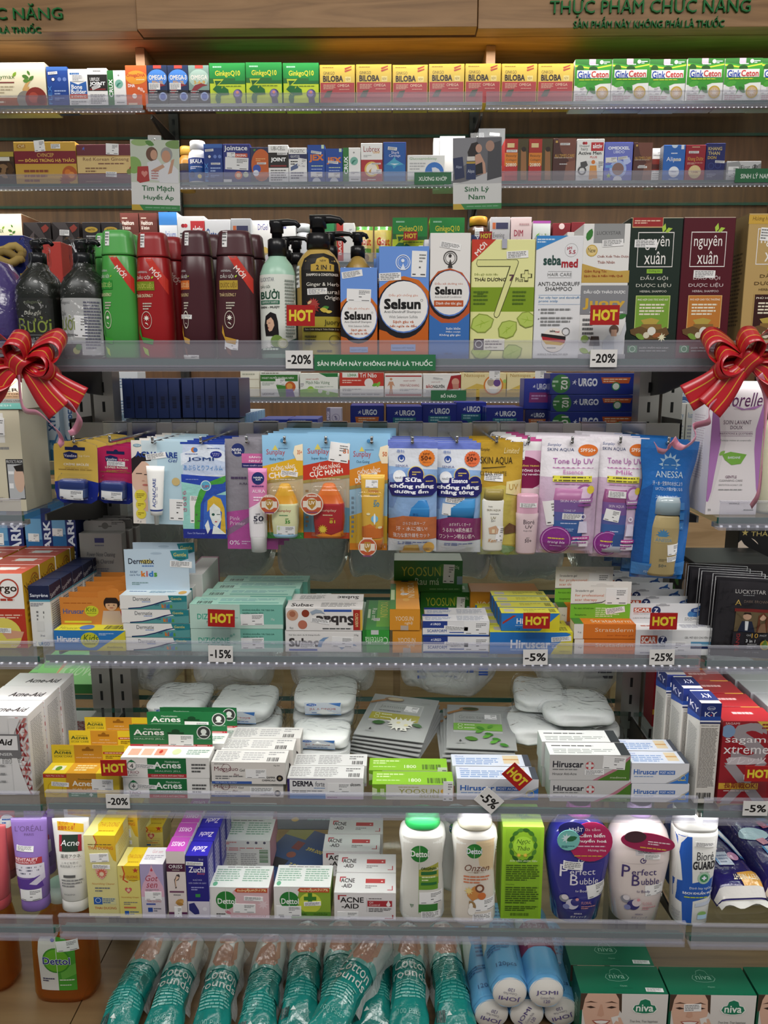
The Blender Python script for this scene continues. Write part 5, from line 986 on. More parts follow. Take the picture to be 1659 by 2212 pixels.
# ------------------------------------------------------------ the hanging bar and its hooks
HZ=at(830,956,1.05).z
bar=empty('hanging_bar',((XL+XR)/2,1.2,HZ+.0),'steel bar carrying the hooks of the hanging sunscreens','bar')
mb=MB();mb.box(-.475,.475,0,.012,-.008,.016,'999');mk('crossbar',mb,'steel',bar)
for s_ in(-1,1):
 mb=MB();mb.box(s_*.474-.0015,s_*.474+.0015,0,.085,-.012,.022,'888');mk('end_plate',mb,'dark_steel',bar)
HOOKS={}
def hook(px,label,Yt=1.045,top=956):
 p=at(px,top,Yt)
 r=empty('hook',(p.x,1.2,HZ),label,'hook','chrome hooks on the hanging bar')
 mb=MB();mb.box(-.019,.019,-.0022,-.0003,-.006,.018,'999',0,.0004);mb.box(-.019,.019,-.0022,.014,.0165,.0185,'999');mk('clip_plate',mb,'chrome',r)
 mb=MB();d=1.2-Yt
 mb.tube(bez([(0,-.002,0),(0,-d*.5,.0),(0,-d+.006,.0005),(0,-d,.003),(0,-d-.0015,.009)],5),.0021,'999');mk('wire',mb,'chrome',r)
 return p
def hang(name,label,x0,x1,y0,y1,Y,cat,tilt=0,group=None):
 """an empty at the hook hole of a hung pack; returns it with its real width, height and the hole's offset"""
 a,b=at(x0,(y0+y1)/2,Y),at(x1,(y0+y1)/2,Y)
 zt,zb=at((x0+x1)/2,y0,Y).z,at((x0+x1)/2,y1,Y).z
 r=empty(name,((a.x+b.x)/2,Y,zt),label,cat,group)
 r.rotation_euler=(0,math.radians(tilt),0)
 return r,b.x-a.x,zt-zb
def card_part(r,W,H,art,pts=None,base='eee',back='ddd',th=.0007,nm='backing_card',mat='card',y=0,rad=.006):
 mb=MB();pts=pts or[(x,z-H)for x,z in rrect(W,H,rad)]
 mb.plate(pts,y,y+th,base,0,back)
 fr=flat((-W/2,y,0),(W,0,0),(0,0,-H),(0,-1,0));ks=draw(mb,fr,art)
 o=mk(nm,mb,mat,r);stickers(fr,ks,r);return o
def inset(r,nm,mat,cx,zt,W,H,D,secs,art=(),sub=None):
 """a lofted pack fixed on a card: secs as shares from the bottom up; zt is its top below the card's top"""
 ss=[(zt-H+a*H,b_*W/2,c*D/2,e,cl)for a,b_,c,e,cl in secs]
 mb=MB();mb.loft(ss,28,cx=cx,cy=-D/2-.0005)
 ks_=[]
 for bx,ar in art:
  f0=wrap(ss,bx[0]*W/2,bx[1]*W/2,zt-H+bx[2]*H,zt-H+bx[3]*H,10)
  fr=Frame(lambda u,v,h,f0=f0:f0.fn(u,v,h)+Vector((cx,-D/2-.0005,0)),f0.asp,10)
  ks=draw(mb,fr,ar);ks_.append((fr,ks))
 o=mk(nm,mb,mat,r)
 for fr,ks in ks_:stickers(fr,ks,r)
 return o
def dome(r,cx,zt,W,H,D,nm='clear_blister'):
 mb=MB()
 def fn(u,v):
  k=(1-abs(2*u-1)**6)*(1-abs(2*v-1)**6)
  return(cx+(u-.5)*W,-.0006-D*max(0,k)**.5,zt-H*(1-v))
 mb.grid(fn,18,18,'fff');return mk(nm,mb,'blister',r)
def hung_copies(r,n,dy,label,group,dz=0.0,dx=0.0):
 r['group']=group
 for i in range(1,n+1):
  dup(r,r.location+Vector((dx*i+random.Random(i*7+n).uniform(-.0015,.0015),dy*i,dz*i)),label.format(ORD[i]),group)
def slot(cu,cv,w_=.2,c='1b2450'):return[R(cu-w_/2,cv-.012,cu+w_/2,cv+.012,c),E(cu,cv-.008,w_*.18,c)]
HG='chrome hook tip with '
# 1, 2: lip balm cards
def lip(c0,name2,sticker):
 return[P([(0,.66),(.25,.62),(.5,.6),(.75,.62),(1,.66),(1,.8),(.96,.94),(.82,1),(.18,1),(.04,.94),(0,.8)],'1c2c8a'),R(.26,.1,.72,.15,'1c2450'),E(.5,.11,.06,'1c2450'),P([(.22,.2),(.36,.17),(.54,.2),(.54,.27),(.4,.3),(.24,.28)],'1b2458'),T('Vaseline',.24,.215,.52,.26,'f0ecf0',.01),T('Lip Care',.58,.22,.82,.26,'f0e4c8',0),T(name2,.22,.35,.8,.395,'f4ecd8',.015),L(.25,.42,.8,.46,2,'b09048'),L(.1,.45,.9,.47,1,'8a6a30'),R(.35,.92,.75,.94,'8a9ae0')]+sticker
def lipcard(label,x0,x1,y0,y1,Y,c0,name2,tilt,st,hookx,hl):
 hook(hookx,hl,Y-.008)
 r,W,H=hang('lip_balm_card',label,x0,x1,y0,y1,Y,'lip balm',tilt)
 pts=[(-W/2,-H*.12),(-W*.48,-H*.06),(-W*.25,-H*.012),(0,0),(W*.25,-H*.012),(W*.48,-H*.06),(W/2,-H*.12),(W*.5,-H*.7),(W*.5,-H*.86),(W*.42,-H*.95),(W*.28,-H),(-W*.28,-H),(-W*.42,-H*.95),(-W*.5,-H*.86),(-W*.5,-H*.7)][::-1]
 card_part(r,W,H,lip(c0,name2,st),pts,c0,'1c2c8a')
 inset(r,'balm_pot','plastic',-.0*W,-H*.6,W*.6,H*.3,.02,[(0,.92,.9,4,'2a3a6a'),(.1,1,1,4,'44588c'),(.52,1,1,4,'5a6ea0'),(.55,1.02,1.02,4,'26366e'),(.9,1.02,1.02,4,'2a3c78'),(1,.9,.9,4,'33468a')],[((-.9,.9,.0,.5),[K(.5,.5,.95,.42,2,1)])])
 dome(r,0,-H*.52,W*.7,H*.4,.024)
 return r
lc=lipcard('yellow lip balm card with a navy base, hanging at the end of the row',120,214,952,1087,1.05,'d2b052','CRÈME BRÛLÉE',2,[],160,HG+'the yellow lip balm card')
lc2=lipcard('pink lip balm card with a navy base beside the yellow one',212,296,962,1088,1.06,'b8285a','LÈVRES ROSÉES',2.5,[K(.5,.31,.46,.12,1)],238,HG+'the pink lip balm card')
hung_copies(lc,4,.028,'yellow lip balm card, {} on its hook at the end of the row','yellow lip balm cards',dx=.004)
hung_copies(lc2,4,.025,'pink lip balm card, {} on its hook beside the yellow ones','pink lip balm cards',dx=.006)
# 3 acne gel card
hook(330,HG+'the pale blue acne gel card',1.04)
r,W,H=hang('gel_card','white and pale blue acne gel card with a face and a small tube',288,398,952,1132,1.05,'gel card',1.5)
card_part(r,W,H,[P([(0,0),(.3,0),(.3,1),(0,1)],'e4ddd4'),P([(.3,0),(1,0),(1,1),(.3,1)],'b4cfdc'),P([(.2,0),(.5,0),(.5,1),(.25,1)],'c6d6dc'),E(.2,.44,.22,'dcb8a2',.2),P([(.0,.22),(.15,.15),(.4,.17),(.38,.24),(.2,.25),(.08,.33),(0,.4)],'2a2326'),P([(.06,.55),(.3,.55),(.3,.85),(.1,.85)],'dcb8a2'),R(.08,.39,.2,.4,'3a2a26'),R(.24,.4,.36,.41,'3a2a26'),E(.26,.53,.06,'b86a62',.012),E(.22,.48,.03,'c89a86',.008),E(.12,.06,.08,'6a9ab0',.018),T('MEGA',.07,.05,.18,.07,'eee'),T('ACNACARE',.08,.13,.9,.2,'24408a',.035),T('Gel',.72,.205,.9,.25,'24408a',.01,.3),E(.16,.66,.12,'e0d048'),E(.16,.77,.1,'e0d048'),E(.16,.88,.1,'e0d048'),L(.08,.63,.24,.69,3,'8a7a20'),L(.1,.75,.22,.79,2,'8a7a20'),L(.1,.86,.22,.9,2,'8a7a20'),E(.86,.48,.08,'c8b078'),T('7 g',.08,.96,.16,.985,'777'),K(.48,.18,.4,.11,-9),K(.86,.82,.28,.42,1,1)],base='dfe5e8')
inset(r,'tube','plastic',W*.0,-H*.29,W*.36,H*.7,.016,[(0,.22,.45,2,'e8e8e4'),(.16,.3,.6,2,'e8e8e4'),(.17,.62,.9,2.2,'e8e8e6'),(.24,.66,1,2.2,'2a3f86'),(.27,.68,1,2.2,'f2f2ee'),(.9,.96,.35,2.2,'f2f2ee'),(1,1,.1,2.4,'eee')],[((-.6,.6,.28,.85),[T('ACNACARE',.3,.1,.6,.95,'4a5a98',.02,0,-90),L(.66,.3,.75,.9,3,'aab')])])
hung_copies(r,4,.03,'white and pale blue acne gel card, {} on its hook','acne gel cards',dx=.002)
# 4 oil film packet
hook(434,HG+'the blue and green oil film packet',1.04)
r,W,H=hang('film_packet','blue and white oil film packet with a yellow-haired girl drawing',394,489,955,1163,1.05,'packet',.6)
def girl():return[P([(.0,.36),(1,.36),(1,1),(0,1)],'9ad4cc'),P([(0,.33),(1,.36),(1,.42),(.4,.44),(0,.41)],'2a48b0'),P([(.55,.42),(1,.34),(1,.4),(.66,.52),(.5,.62),(.42,.72),(.4,.92),(.26,.9),(.28,.66),(.4,.5)],'4aa040'),P([(.62,.44),(1,.42),(1,.5),(.66,.56),(.52,.7),(.46,.9),(.38,.9),(.42,.64)],'2c4fae'),P([(.5,.62),(.7,.54),(1,.54),(1,.96),(.46,.93)],'3a68c4'),R(0,.9,1,1,'24308c'),T('Face Oil Remover',.1,.935,.5,.955,'aab4e8'),E(.55,.445,.12,'cfe8ec'),E(.55,.445,.1,'5aa8c8'),T('UP!',.48,.44,.62,.47,'b03050',.02),P([(.56,.72),(.58,.6),(.72,.55),(.88,.58),(.96,.68),(.98,.95),(.84,.95),(.9,.72),(.74,.64)],'d8b23a'),P([(.62,.68),(.72,.63),(.86,.68),(.88,.8),(.78,.88),(.68,.84),(.62,.76)],'e6ece8'),P([(.7,.86),(.8,.88),(.98,.95),(.66,.95)],'e6ece8'),E(.7,.745,.035,'2a5a4a',.014),R(.78,.74,.86,.747,'2a3a30'),E(.76,.82,.03,'b84a50',.006),P([(.5,.86),(.58,.8),(.62,.9),(.56,.95)],'e6ece8'),T('さらさら',.02,.5,.1,.72,'c05a80',.02,0,-90)]
card_part(r,W,H,[R(0,.02,1,.34,'c4d2ea'),P([(0,.12),(.6,.02),(1,.1),(1,.2),(.4,.14),(0,.24)],'e2eaf6'),R(0,.0,1,.022,'24409a'),R(0,.335,1,.345,'e8eef4'),E(.3,.08,.06,'c8783a'),E(.34,.08,.05,'4a78c0'),L(.1,.115,.4,.13,1,'5a70a8'),L(.6,.055,.9,.07,1,'5a70a8'),E(.8,.125,.13,'24308c',.035),T('うるおい',.71,.108,.89,.124,'dde',.01),T('タイプ',.73,.128,.87,.144,'dde',.01),T('JOMI',.15,.155,.75,.2,'24407c',.02),T('あぶらとりフィルム',.06,.235,.94,.29,'3a8ad0',.01)]+girl()+[K(.38,.585,.4,.12,4),K(.3,.72,.26,.52,0,1),L(.1,.375,.4,.39,1,'8aa0e0')],base='c4d2ea',back='24308c',mat='foil',rad=.002)
hung_copies(r,4,.026,'blue and white oil film packet, {} on its hook','oil film packets',dx=.003)
r,W,H=hang('film_packet','white packet with a red cross and green carton showing beside the oil film packet',470,513,955,1096,1.085,'packet',.6)
card_part(r,W,H,[R(0,.28,1,1,'a8b4ac'),R(.0,.34,.78,1,'2a7a48'),G('cross',.6,.19,.32,'d03a34'),R(.1,.62,.62,.9,'dfe2de'),L(.15,.66,.58,.86,3,'556')],base='ecebe8',back='dcdad8',rad=.002)
# 5 pink primer card
hook(533,HG+'the pink sunscreen serum card',1.045)
r,W,H=hang('serum_card','grey and pink serum card with a white and pink tube',490,600,948,1186,1.055,'serum card',.5)
card_part(r,W,H,[P([(0,0),(1,0),(1,1),(0,1)],'8b8890'),P([(0,.66),(.45,.63),(.6,.7),(1,.8),(1,1),(0,1)],'b04f98'),P([(0,.82),(.5,.68),(.55,.72),(0,.88)],'8a6a88'),E(.25,.1,.13,'24306a'),T('NIVEA',.13,.085,.32,.11,'eee',.02),T('SUN',.18,.115,.3,.135,'eee',.02),R(.32,.13,1,.22,'cc6aa0'),T('SÁNG HỒNG',.46,.145,.98,.17,'f4e8f0',.02),T('NHƯ PHẤN',.46,.178,.95,.205,'f4e8f0',.02),R(.32,.215,1,.255,'2a2a6a'),T('TINH CHẤT CHỐNG NẮNG',.34,.228,.98,.243,'dde',.015),T('Pink',.06,.7,.26,.735,'e0c0d8',0),T('Primer',.06,.745,.36,.78,'e0c0d8',0),T('0%',.04,.92,.24,.96,'ecdcec',-.01),L(.28,.92,.5,.96,2,'d0a8cc'),T('AURA',.26,.39,.42,.41,'3a2a4a',.01),L(.1,.33,.42,.37,1,'4a3a5a')],base='8b8890',back='77757c',mat='foil',rad=.004)
inset(r,'tube','plastic',W*.15,-H*.25,W*.37,H*.75,.022,[(0,.78,.9,2.2,'e4e4e4'),(.17,.86,1,2.2,'e4e4e4'),(.175,.9,1,2.2,'eee'),(.36,.95,1,2.4,'eceaec'),(.38,.95,1,2.4,'d07fae'),(.95,1,.3,2.6,'d583b2'),(1,1,.12,2.6,'d583b2')],[((-.9,.9,.19,.96),[P([(0,.56),(.4,.5),(.85,.42),(1,.34),(1,.46),(.6,.6),(0,.64)],'e8dde6'),P([(0,.6),(1,.44),(1,1),(0,1)],'ece9ec'),E(.55,.1,.36,'24306a'),T('NIVEA',.3,.075,.82,.1,'eee',.02),T('SUN',.42,.108,.7,.13,'eee',.02),L(.2,.2,.9,.24,1,'6a3a78'),T('AURA',.22,.27,.95,.32,'f4e0ee',.01),L(.3,.37,.95,.45,2,'f4e0ee'),T('SPF',.42,.63,.68,.66,'445',0),T('50',.3,.67,.85,.75,'334',.02),T('PA+++',.34,.76,.8,.79,'445',.01)])])
hung_copies(r,3,.028,'grey and pink serum card, {} on its hook','pink serum cards',dx=.004)
# 6, 7, 8 sunscreen blister cards
def sun_pts(W,H):return[(-W*.5,-H*.09),(-W*.3,0),(W*.3,0),(W*.5,-H*.09),(W*.5,-H*.99),(W*.46,-H),(-W*.46,-H),(-W*.5,-H*.99)][::-1]
def sunplay(label,x0,x1,y0,y1,Y,sub,band,words,lower,bottle_cols,hx,hl,spf,kk=(),tilt=0,tube=False,glabel=''):
 hook(hx,hl,Y-.008)
 r,W,H=hang('sunscreen_card',label,x0,x1,y0,y1,Y,'sunscreen card',tilt)
 art=[R(0,0,1,.5,'8fbfe0'),P([(0,.4),(1,.3),(1,1),(0,1)],lower[0]),P([(0,.7),(.4,.66),(1,.7),(1,.95),(0,.95)],lower[1]),R(0,.94,1,1,lower[2]),T('Sunplay',.1,.135,.56,.2,'b83a3a',.0),G('tri',.32,.12,.14,'d8c860'),L(.4,.12,.64,.13,1,'5a80a8'),T(sub,.18,.215,.52,.245,'2a5a78',.01),P([(-.02,.3),(1.0,.2),(1.0,.4),(-.02,.46)],band),P([(-.02,.44),(1.0,.38),(1.0,.41),(-.02,.47)],'a09050'),T(words[0],.2,.27,.8,.33,'f4ece0',.02,0,-8),T(words[1],.14,.33,.86,.4,'f6efe4',.035,0,-8),L(.3,.415,.82,.43,1,'f0e0c8'),P([(.8,.1),(1,.08),(1,.24),(.84,.24),(.76,.17)],'f0e2c4'),T('35+' if spf=='35' else spf,.86,.14,.98,.18,'c86a3a',.03),L(.05,.52,.12,.9,9,lower[3]),E(.5,.05,.05,'4a88b8')]
 card_part(r,W,H,art+list(kk),sun_pts(W,H),'8fbfe0','4a7a6a')
 if not tube:
  b0,b1,c0,c1=bottle_cols
  inset(r,'bottle','plastic',W*.08,-H*.45,W*.68,H*.51,.026,[(0,.8,.8,2.6,b0),(.04,.88,.95,2.6,b1),(.3,.98,1,2.6,b1),(.6,.98,1,2.6,b1),(.64,.95,.98,2.6,b1),(.645,.93,.96,2.6,c0),(.8,.7,.9,2.4,c1),(.92,.46,.75,2.2,c1),(.98,.38,.6,2.2,c1),(1,.28,.45,2.2,c1)],[((-.88,.88,.02,.62),[T('Sunplay',.22,.12,.78,.22,'b83a3a' if spf=='35' else 'e8d8b8',.0),L(.3,.28,.66,.34,1,'6a9a6a' if spf=='35' else 'e0c8a0'),T('SPF',.55,.4,.68,.44,'4a9a3a' if spf=='35' else 'e0c040',.02),T(spf,.54,.46,.74,.56,'4a9a3a' if spf=='35' else 'e0c040',.03)]+([G('sun',.3,.75,.36,'d8b030'),E(.3,.75,.1,'e8c848'),P([(0,.98),(.3,.86),(.6,.93),(1,.8),(1,1),(0,1)],'e0882c')]if spf!='35' else[P([(0,.93),(.5,.86),(1,.93),(1,1),(0,1)],'9ac4e0'),G('sun',.3,.72,.2,'c8d8a0'),K(.55,.78,.72,.36,2,1)]))])
 else:
  inset(r,'tube','plastic',W*.12,-H*.325,W*.62,H*.64,.024,[(0,.8,.9,2.4,'d0762a'),(.13,.88,1,2.4,'d0762a'),(.135,.86,1,2.4,'d9a23a'),(.3,.88,1,2.4,'dcae44'),(.94,1,.25,3,'deb448'),(1,1,.1,3,'d8a838')],[((-.86,.86,.16,.97),[T('Sunplay',.28,.2,.78,.26,'b83a3a',0),L(.35,.28,.75,.31,1,'5a4a28'),T('SPF',.56,.37,.7,.4,'3a8ab0',.02),T('50',.54,.41,.82,.48,'3a8ab0',.02),E(.6,.68,.17,'7ab8d8'),E(.6,.68,.05,'e8f0f0',.09),P([(.52,.78),(.68,.78),(.63,.83),(.57,.83)],'c8803a'),P([(0,.82),(.4,.76),(.7,.84),(1,.8),(1,1),(0,1)],'d0702c'),E(.3,.6,.09,'e8dcb0',.02),E(.85,.82,.1,'e8dcb0',.02),K(.45,.11,.6,.38,1,1)])])
 dome(r,W*.05,-H*.42,W*.8,H*.56,.03)
 uc,uv=(.24,.63)if not tube else(.5,.93)
 mb=MB();fr=flat((-W/2,-.031,0),(W,0,0),(0,0,-H),(0,-1,0))
 draw(mb,fr,[E(uc,uv,.24,'e0d4c4'),O(uc,uv,.22,.09,'c05a3a'),P([(uc-.19,uv-.03),(uc+.19,uv-.03),(uc+.19,uv+.03),(uc-.19,uv+.03)],'e8dccc'),E(uc,uv,.13,'e6dccb'),P([(uc-.08,uv-.045),(uc+.08,uv-.045),(uc+.08,uv+.01),(uc,uv+.05),(uc-.08,uv+.01)],'b8893a'),T('UV',uc-.06,uv-.03,uc+.06,uv+.005,'f4ecd8',.03),L(uc-.12,uv-.09,uc+.12,uv-.06,1,'f0d8c8'),L(uc-.12,uv+.065,uc+.12,uv+.09,1,'8a4a70')])
 vs=[fr.fn(uc+.24*math.cos(2*math.pi*q/24),uv+.24*fr.asp*math.sin(2*math.pi*q/24),hh)for hh in(.0001,-.0006)for q in range(24)]
 mb.add(vs,[(q,(q+1)%24,24+(q+1)%24,24+q)for q in range(24)],'ddd');mk('round_sticker',mb,'card',r)
 hung_copies(r,4,.033,label.split(' with')[0]+', {} on its hook '+glabel,glabel.strip('with ')or label,dx=.003)
 return r
sunplay('blue and yellow sunscreen card with a pale yellow bottle',569,656,940,1163,1.05,'Baby Mild','e0b02c',('CHỐNG NẮNG','CHO BÉ'),('c8b890','e0a838','4a9a48','a89850'),('a8cce0','e6e6b4','e0a02c','e0a830'),615,HG+'the card of the pale yellow bottle','35',[K(.66,.365,.42,.12,8)],.4,glabel='with pale yellow bottles')
sunplay('blue and red sunscreen card with a dark red bottle',656,756,938,1163,1.05,'Super Block','c23a28',('CHỐNG NẮNG','CỰC MẠNH'),('b8b098','6a9ab0','c8502c','a08058'),('d8862c','b02c30','dc6a28','e0742c'),704,HG+'the card of the dark red bottle','81',[K(.78,.17,.42,.42,7,1)],.6,glabel='with dark red bottles')
sunplay('blue and orange sunscreen card with an upright yellow tube',756,838,940,1188,1.05,'Out-Going','d88a2c',('CHỐNG NẮNG','DƯỠNG ẨM'),('9cc4dc','d8b03a','d8862c','7a90a0'),None,803,HG+'the card of the yellow tube','50',[K(.48,.35,.5,.12,-12)],.4,True,glabel='with yellow tubes')
# pouches
def pouch(name,label,x0,x1,y0,y1,Y,bulge,art,base,hx,hl,tilt=0,wf=None,mat='foil',cat='pouch',kids=(),top=None,wob=.0012,seed=1):
 if hx:hook(hx,hl,Y-.008)
 r,W,H=hang(name,label,x0,x1,y0,y1,Y,cat,tilt)
 wf=wf or(lambda v:1.0);R_=random.Random(seed);ph=[R_.uniform(0,6)for _ in range(4)]
 def depth(u,v):
  t=max(0,min(1,(v-.04)/.5));k=max(0,(1-abs(2*u-1)**3))*t*t*(3-2*t)*max(0,min(1,(1-v)*9))**.5
  return bulge*k+wob*(math.sin(9*v+ph[0]+3*u)*math.sin(6*u+ph[1])+.6*math.sin(17*v*u+ph[2]))*(.3+.7*k)
 mb=MB()
 for sg in(1,-1):
  mb.grid(lambda u,v:((u-.5)*W*wf(v),-sg*.0006-depth(u,v)*(1 if sg>0 else-.6),-H*v),24,28,base)
 fr=Frame(lambda u,v,h:Vector(((u-.5)*W*wf(v),-.0011-depth(u,v)-h*2,-H*v)),W/H,24)
 ks=draw(mb,fr,art)
 mk('pouch_body',mb,mat,r);stickers(fr,ks,r)
 for k in kids:
  nm,mt,cx,vt,w_,h_,d_,secs,ar=k
  inset_y(r,nm,mt,cx*W,-H*vt,W*w_,H*h_,d_,secs,ar,-bulge*.75)
 return r
def inset_y(r,nm,mat,cx,zt,W,H,D,secs,art,y):
 ss=[(zt-H+a*H,b_*W/2,c*D/2,e,cl)for a,b_,c,e,cl in secs]
 mb=MB();mb.loft(ss,28,cx=cx,cy=y)
 for bx,ar in art:
  f0=wrap(ss,bx[0]*W/2,bx[1]*W/2,zt-H+bx[2]*H,zt-H+bx[3]*H,10)
  fr=Frame(lambda u,v,h,f0=f0:f0.fn(u,v,h)+Vector((cx,y,0)),f0.asp,10)
  ks=draw(mb,fr,ar)
  if ks:stickers(fr,ks,r)
 return mk(nm,mb,mat,r)
def senka(lines,band,spfc,jp):
 return[R(0,0,1,.06,'6a7ac8'),R(0,.06,1,.26,'d4d8e0'),P([(0,.22),(1,.25),(1,.7),(0,.7)],'8eb0dc'),P([(.0,.3),(.4,.24),(.1,.6),(0,.6)],'7a9ad0'),E(.26,.15,.075,'2a4a98'),E(.26,.155,.05,'d4d8e0'),G('drop',.26,.14,.1,'2a4a98'),T('専科',.16,.07,.32,.1,'5a78b8',.0),T('SENKA',.14,.205,.4,.225,'4a5a98',-.01),G('seal',.78,.145,.34,spfc),T('SPF',.7,.1,.84,.12,'5a2a10',0),T('50+',.66,.125,.88,.165,'4a2010',.015),T('PA++++',.7,.175,.86,.188,'5a2a10',0),E(.22,.31,.13,'e8eaee'),T('NHẤT',.14,.305,.3,.33,'445',.01)]+  [E(.56,.29,.17,'d8c060'),E(.56,.29,.155,'1f1f6a'),E(.84,.36,.16,'d8c060'),E(.84,.36,.145,'1f1f6a'),L(.48,.26,.66,.3,2,'c8b060'),L(.76,.34,.92,.38,2,'c8b060'),P([(.3,.31),(.7,.31),(.74,.36),(1.0,.37),(1,.44),(.9,.48),(.06,.48),(.0,.42),(.02,.365),(.28,.355)],'1f1f6a'),T(lines[0],.34,.315,.68,.355,'f0f0f8',.035),T(lines[1],.03,.365,.93,.42,'f0f0f8',.045),T(lines[2],.12,.42,.82,.465,'f0f0f8',.04)]+  [P([(.0,.7),(.3,.66),(1,.68),(1,.88),(0,.88)],band),T(jp[0],.3,.715,.76,.745,'e8dcd8',0),T(jp[1],.16,.76,.8,.8,'f0e4e0',.01),T(jp[2],.1,.82,.86,.86,'f0e4e0',.01),R(0,.88,1,1,'cfd4da'),L(.2,.9,.84,.93,2,'5a68a0')]
pv=pouch('sunscreen_pouch','white and blue sunscreen pouch with an orange lower band',840,944,954,1187,1.05,.012,senka(('Sữa','chống nắng','dưỡng ẩm'),'b8683a','d8782c',('さらさら肌キープ','汗・水に強い!','強力な紫外線をカット'))+[P([(.34,.94),(.62,.93),(.66,1),(.3,1)],'c8a860'),E(.84,.96,.12,'d8a850'),K(.55,.44,.34,.16,4)],'d4d8e0',891,HG+'the orange banded sunscreen pouch',.3,kids=[('bottle','plastic',.06,.5,.58,.26,.012,[(0,1,1,3,'3a8ad0'),(.6,1,1,3,'4a9ad8'),(.64,.98,1,3,'3a88cc'),(.9,.8,.8,2.6,'4a9ad8'),(1,.5,.5,2.4,'4a9ad8')],[((-.5,.5,.1,.5),[T('専科',.3,.1,.7,.35,'2a5a98',.01),E(.5,.7,.12,'b89a50')])])])
hung_copies(pv,3,.03,'white and blue sunscreen pouch with orange band, {} on its hook','orange banded sunscreen pouches',dx=-.003)
pv=pouch('sunscreen_pouch','white and blue sunscreen pouch with a plum lower band',940,1040,956,1190,1.06,.012,senka(('Essence','chống nắng','nâng tông'),'7a2c5e','d8683c',('みずみずしくガード','うるおい&肌色補正','ワントーン明るい肌へ'))+[K(.42,.505,.4,.16,7),K(.38,.6,.46,.25,4,1)],'d4d8e0',987,HG+'the plum banded sunscreen pouch',.2,seed=5,kids=[('bottle','plastic',.03,.5,.66,.2,.012,[(0,.9,1,3,'3a8ac8'),(.6,1,1,3,'4a9ad8'),(.95,1,.7,3,'4a9ad8'),(1,1,.5,3,'4a9ad8')],[])])
hung_copies(pv,3,.03,'white and blue sunscreen pouch with plum band, {} on its hook','plum banded sunscreen pouches',dx=-.003)
pv=pouch('sunscreen_pouch','gold sunscreen pouch with a white bottle in its window',1036,1126,954,1197,1.06,.012,[R(0,0,1,.42,'b8932e'),P([(0,.4),(.5,.37),(1,.4),(1,1),(0,1)],'bfae52'),P([(0,.93),(.5,.9),(1,.95),(1,1),(0,1)],'a8b080'),T('Sunplay',.0,.055,.22,.085,'3a2a18',0,.2),T('Limited',.55,.05,.92,.1,'e8d8a0',.0,.3),T('SKIN AQUA',.0,.13,.76,.2,'2a1e12',.0),P([(.05,.225),(.6,.21),(.6,.215),(.05,.232)],'2a1e12'),T('CLEAR WHITE',.0,.255,.62,.29,'4a3a20',-.01),P([(.62,.34),(.98,.32),(.95,.46),(.6,.44)],'d8c890'),T('UV',.68,.36,.9,.41,'a8802a',-.005),P([(.6,.74),(.72,.7),(.95,.74),(.95,.78),(.6,.8)],'6a4a30'),G('leaf',.7,.94,.4,'7a9a68',-10),G('leaf',.66,.95,.36,'8aa878',60),K(.32,.305,.44,.18,3)],'b8932e',1073,HG+'the gold sunscreen pouch',.6,seed=3,kids=[('bottle','plastic',-.16,.49,.56,.46,.016,[(0,.8,.9,2.4,'d8d6cc'),(.03,.86,1,2.4,'e6e4da'),(.96,1,1,2.4,'e8e6dc'),(1,.9,.9,2.4,'e4e2d8')],[((-.85,.85,.05,.95),[T('Sunplay',.2,.08,.42,.12,'444',0,.2),T('SKIN AQUA',.14,.15,.82,.2,'6a5a3a',-.01),L(.3,.24,.75,.27,1,'888'),T('UV',.35,.31,.6,.37,'8a7a50',-.01),T('50+',.36,.38,.58,.42,'777',-.01),P([(.25,.55),(.6,.5),(.75,.58),(.7,.68),(.3,.68)],'c8a080'),R(.42,.58,.56,.66,'e0d0b0'),T('Kem',.25,.78,.65,.86,'c0803a',-.005,.3),K(.82,.68,.38,.78,6,1)])]),('cap','plastic',-.16,.4,.5,.1,.016,[(0,1,1,2.4,'9a8a48'),(1,.9,1,2.4,'a89850')],[])])
hung_copies(pv,3,.03,'gold sunscreen pouch, {} on its hook beside the plum banded ones','gold sunscreen pouches',dx=-.003)
# bright milk card with bottle
hook(1142,HG+'the white and magenta sunscreen milk card',1.05)
r,W,H=hang('milk_card','white and magenta milk sunscreen card with a pale pink bottle',1099,1166,948,1192,1.06,'sunscreen card',.4)
card_part(r,W,H,[R(.55,0,1,.02,'c04a88'),T('Bioré UV',.05,.02,.62,.06,'2a2a5a',-.005),R(.0,.1,1,.42,'e2b8d0'),E(.4,.3,.75,'7c1c48',.15),T('CHỐNG NẮNG TRANG',.0,.22,.95,.24,'f0d860',.015),T('NÂNG TÔNG DA',.0,.26,.98,.285,'f0e4ec',.025),T('HỒNG TỰ NHIÊN',.0,.295,.98,.32,'f0e4ec',.025),R(0,.43,1,1,'d8c4c8'),K(.3,.13,.36,.36,2,1)],base='eceaea')
inset(r,'bottle','plastic',W*.08,-H*.47,W*.72,H*.52,.022,[(0,.82,.9,2.3,'d4b8be'),(.03,.9,1,2.3,'dcc4c8'),(.6,.98,1,2.3,'e0c8cc'),(.68,1,1,2.3,'e0c8cc'),(.69,.94,1,2.3,'d0a0b4'),(.97,.96,1,2.3,'d4a4b8'),(1,.85,.9,2.3,'d4a4b8')],[((-.9,.9,.05,.98),[T('Bioré',.28,.42,.82,.5,'4a4048',-.005),T('UV',.38,.52,.72,.58,'4a4048',-.01),T('Bright Milk',.3,.61,.7,.635,'777',-.01),T('SPF',.44,.74,.6,.76,'555',0),T('50+',.38,.77,.7,.83,'4a4048',-.005),K(.5,.16,.8,.22,0)])])
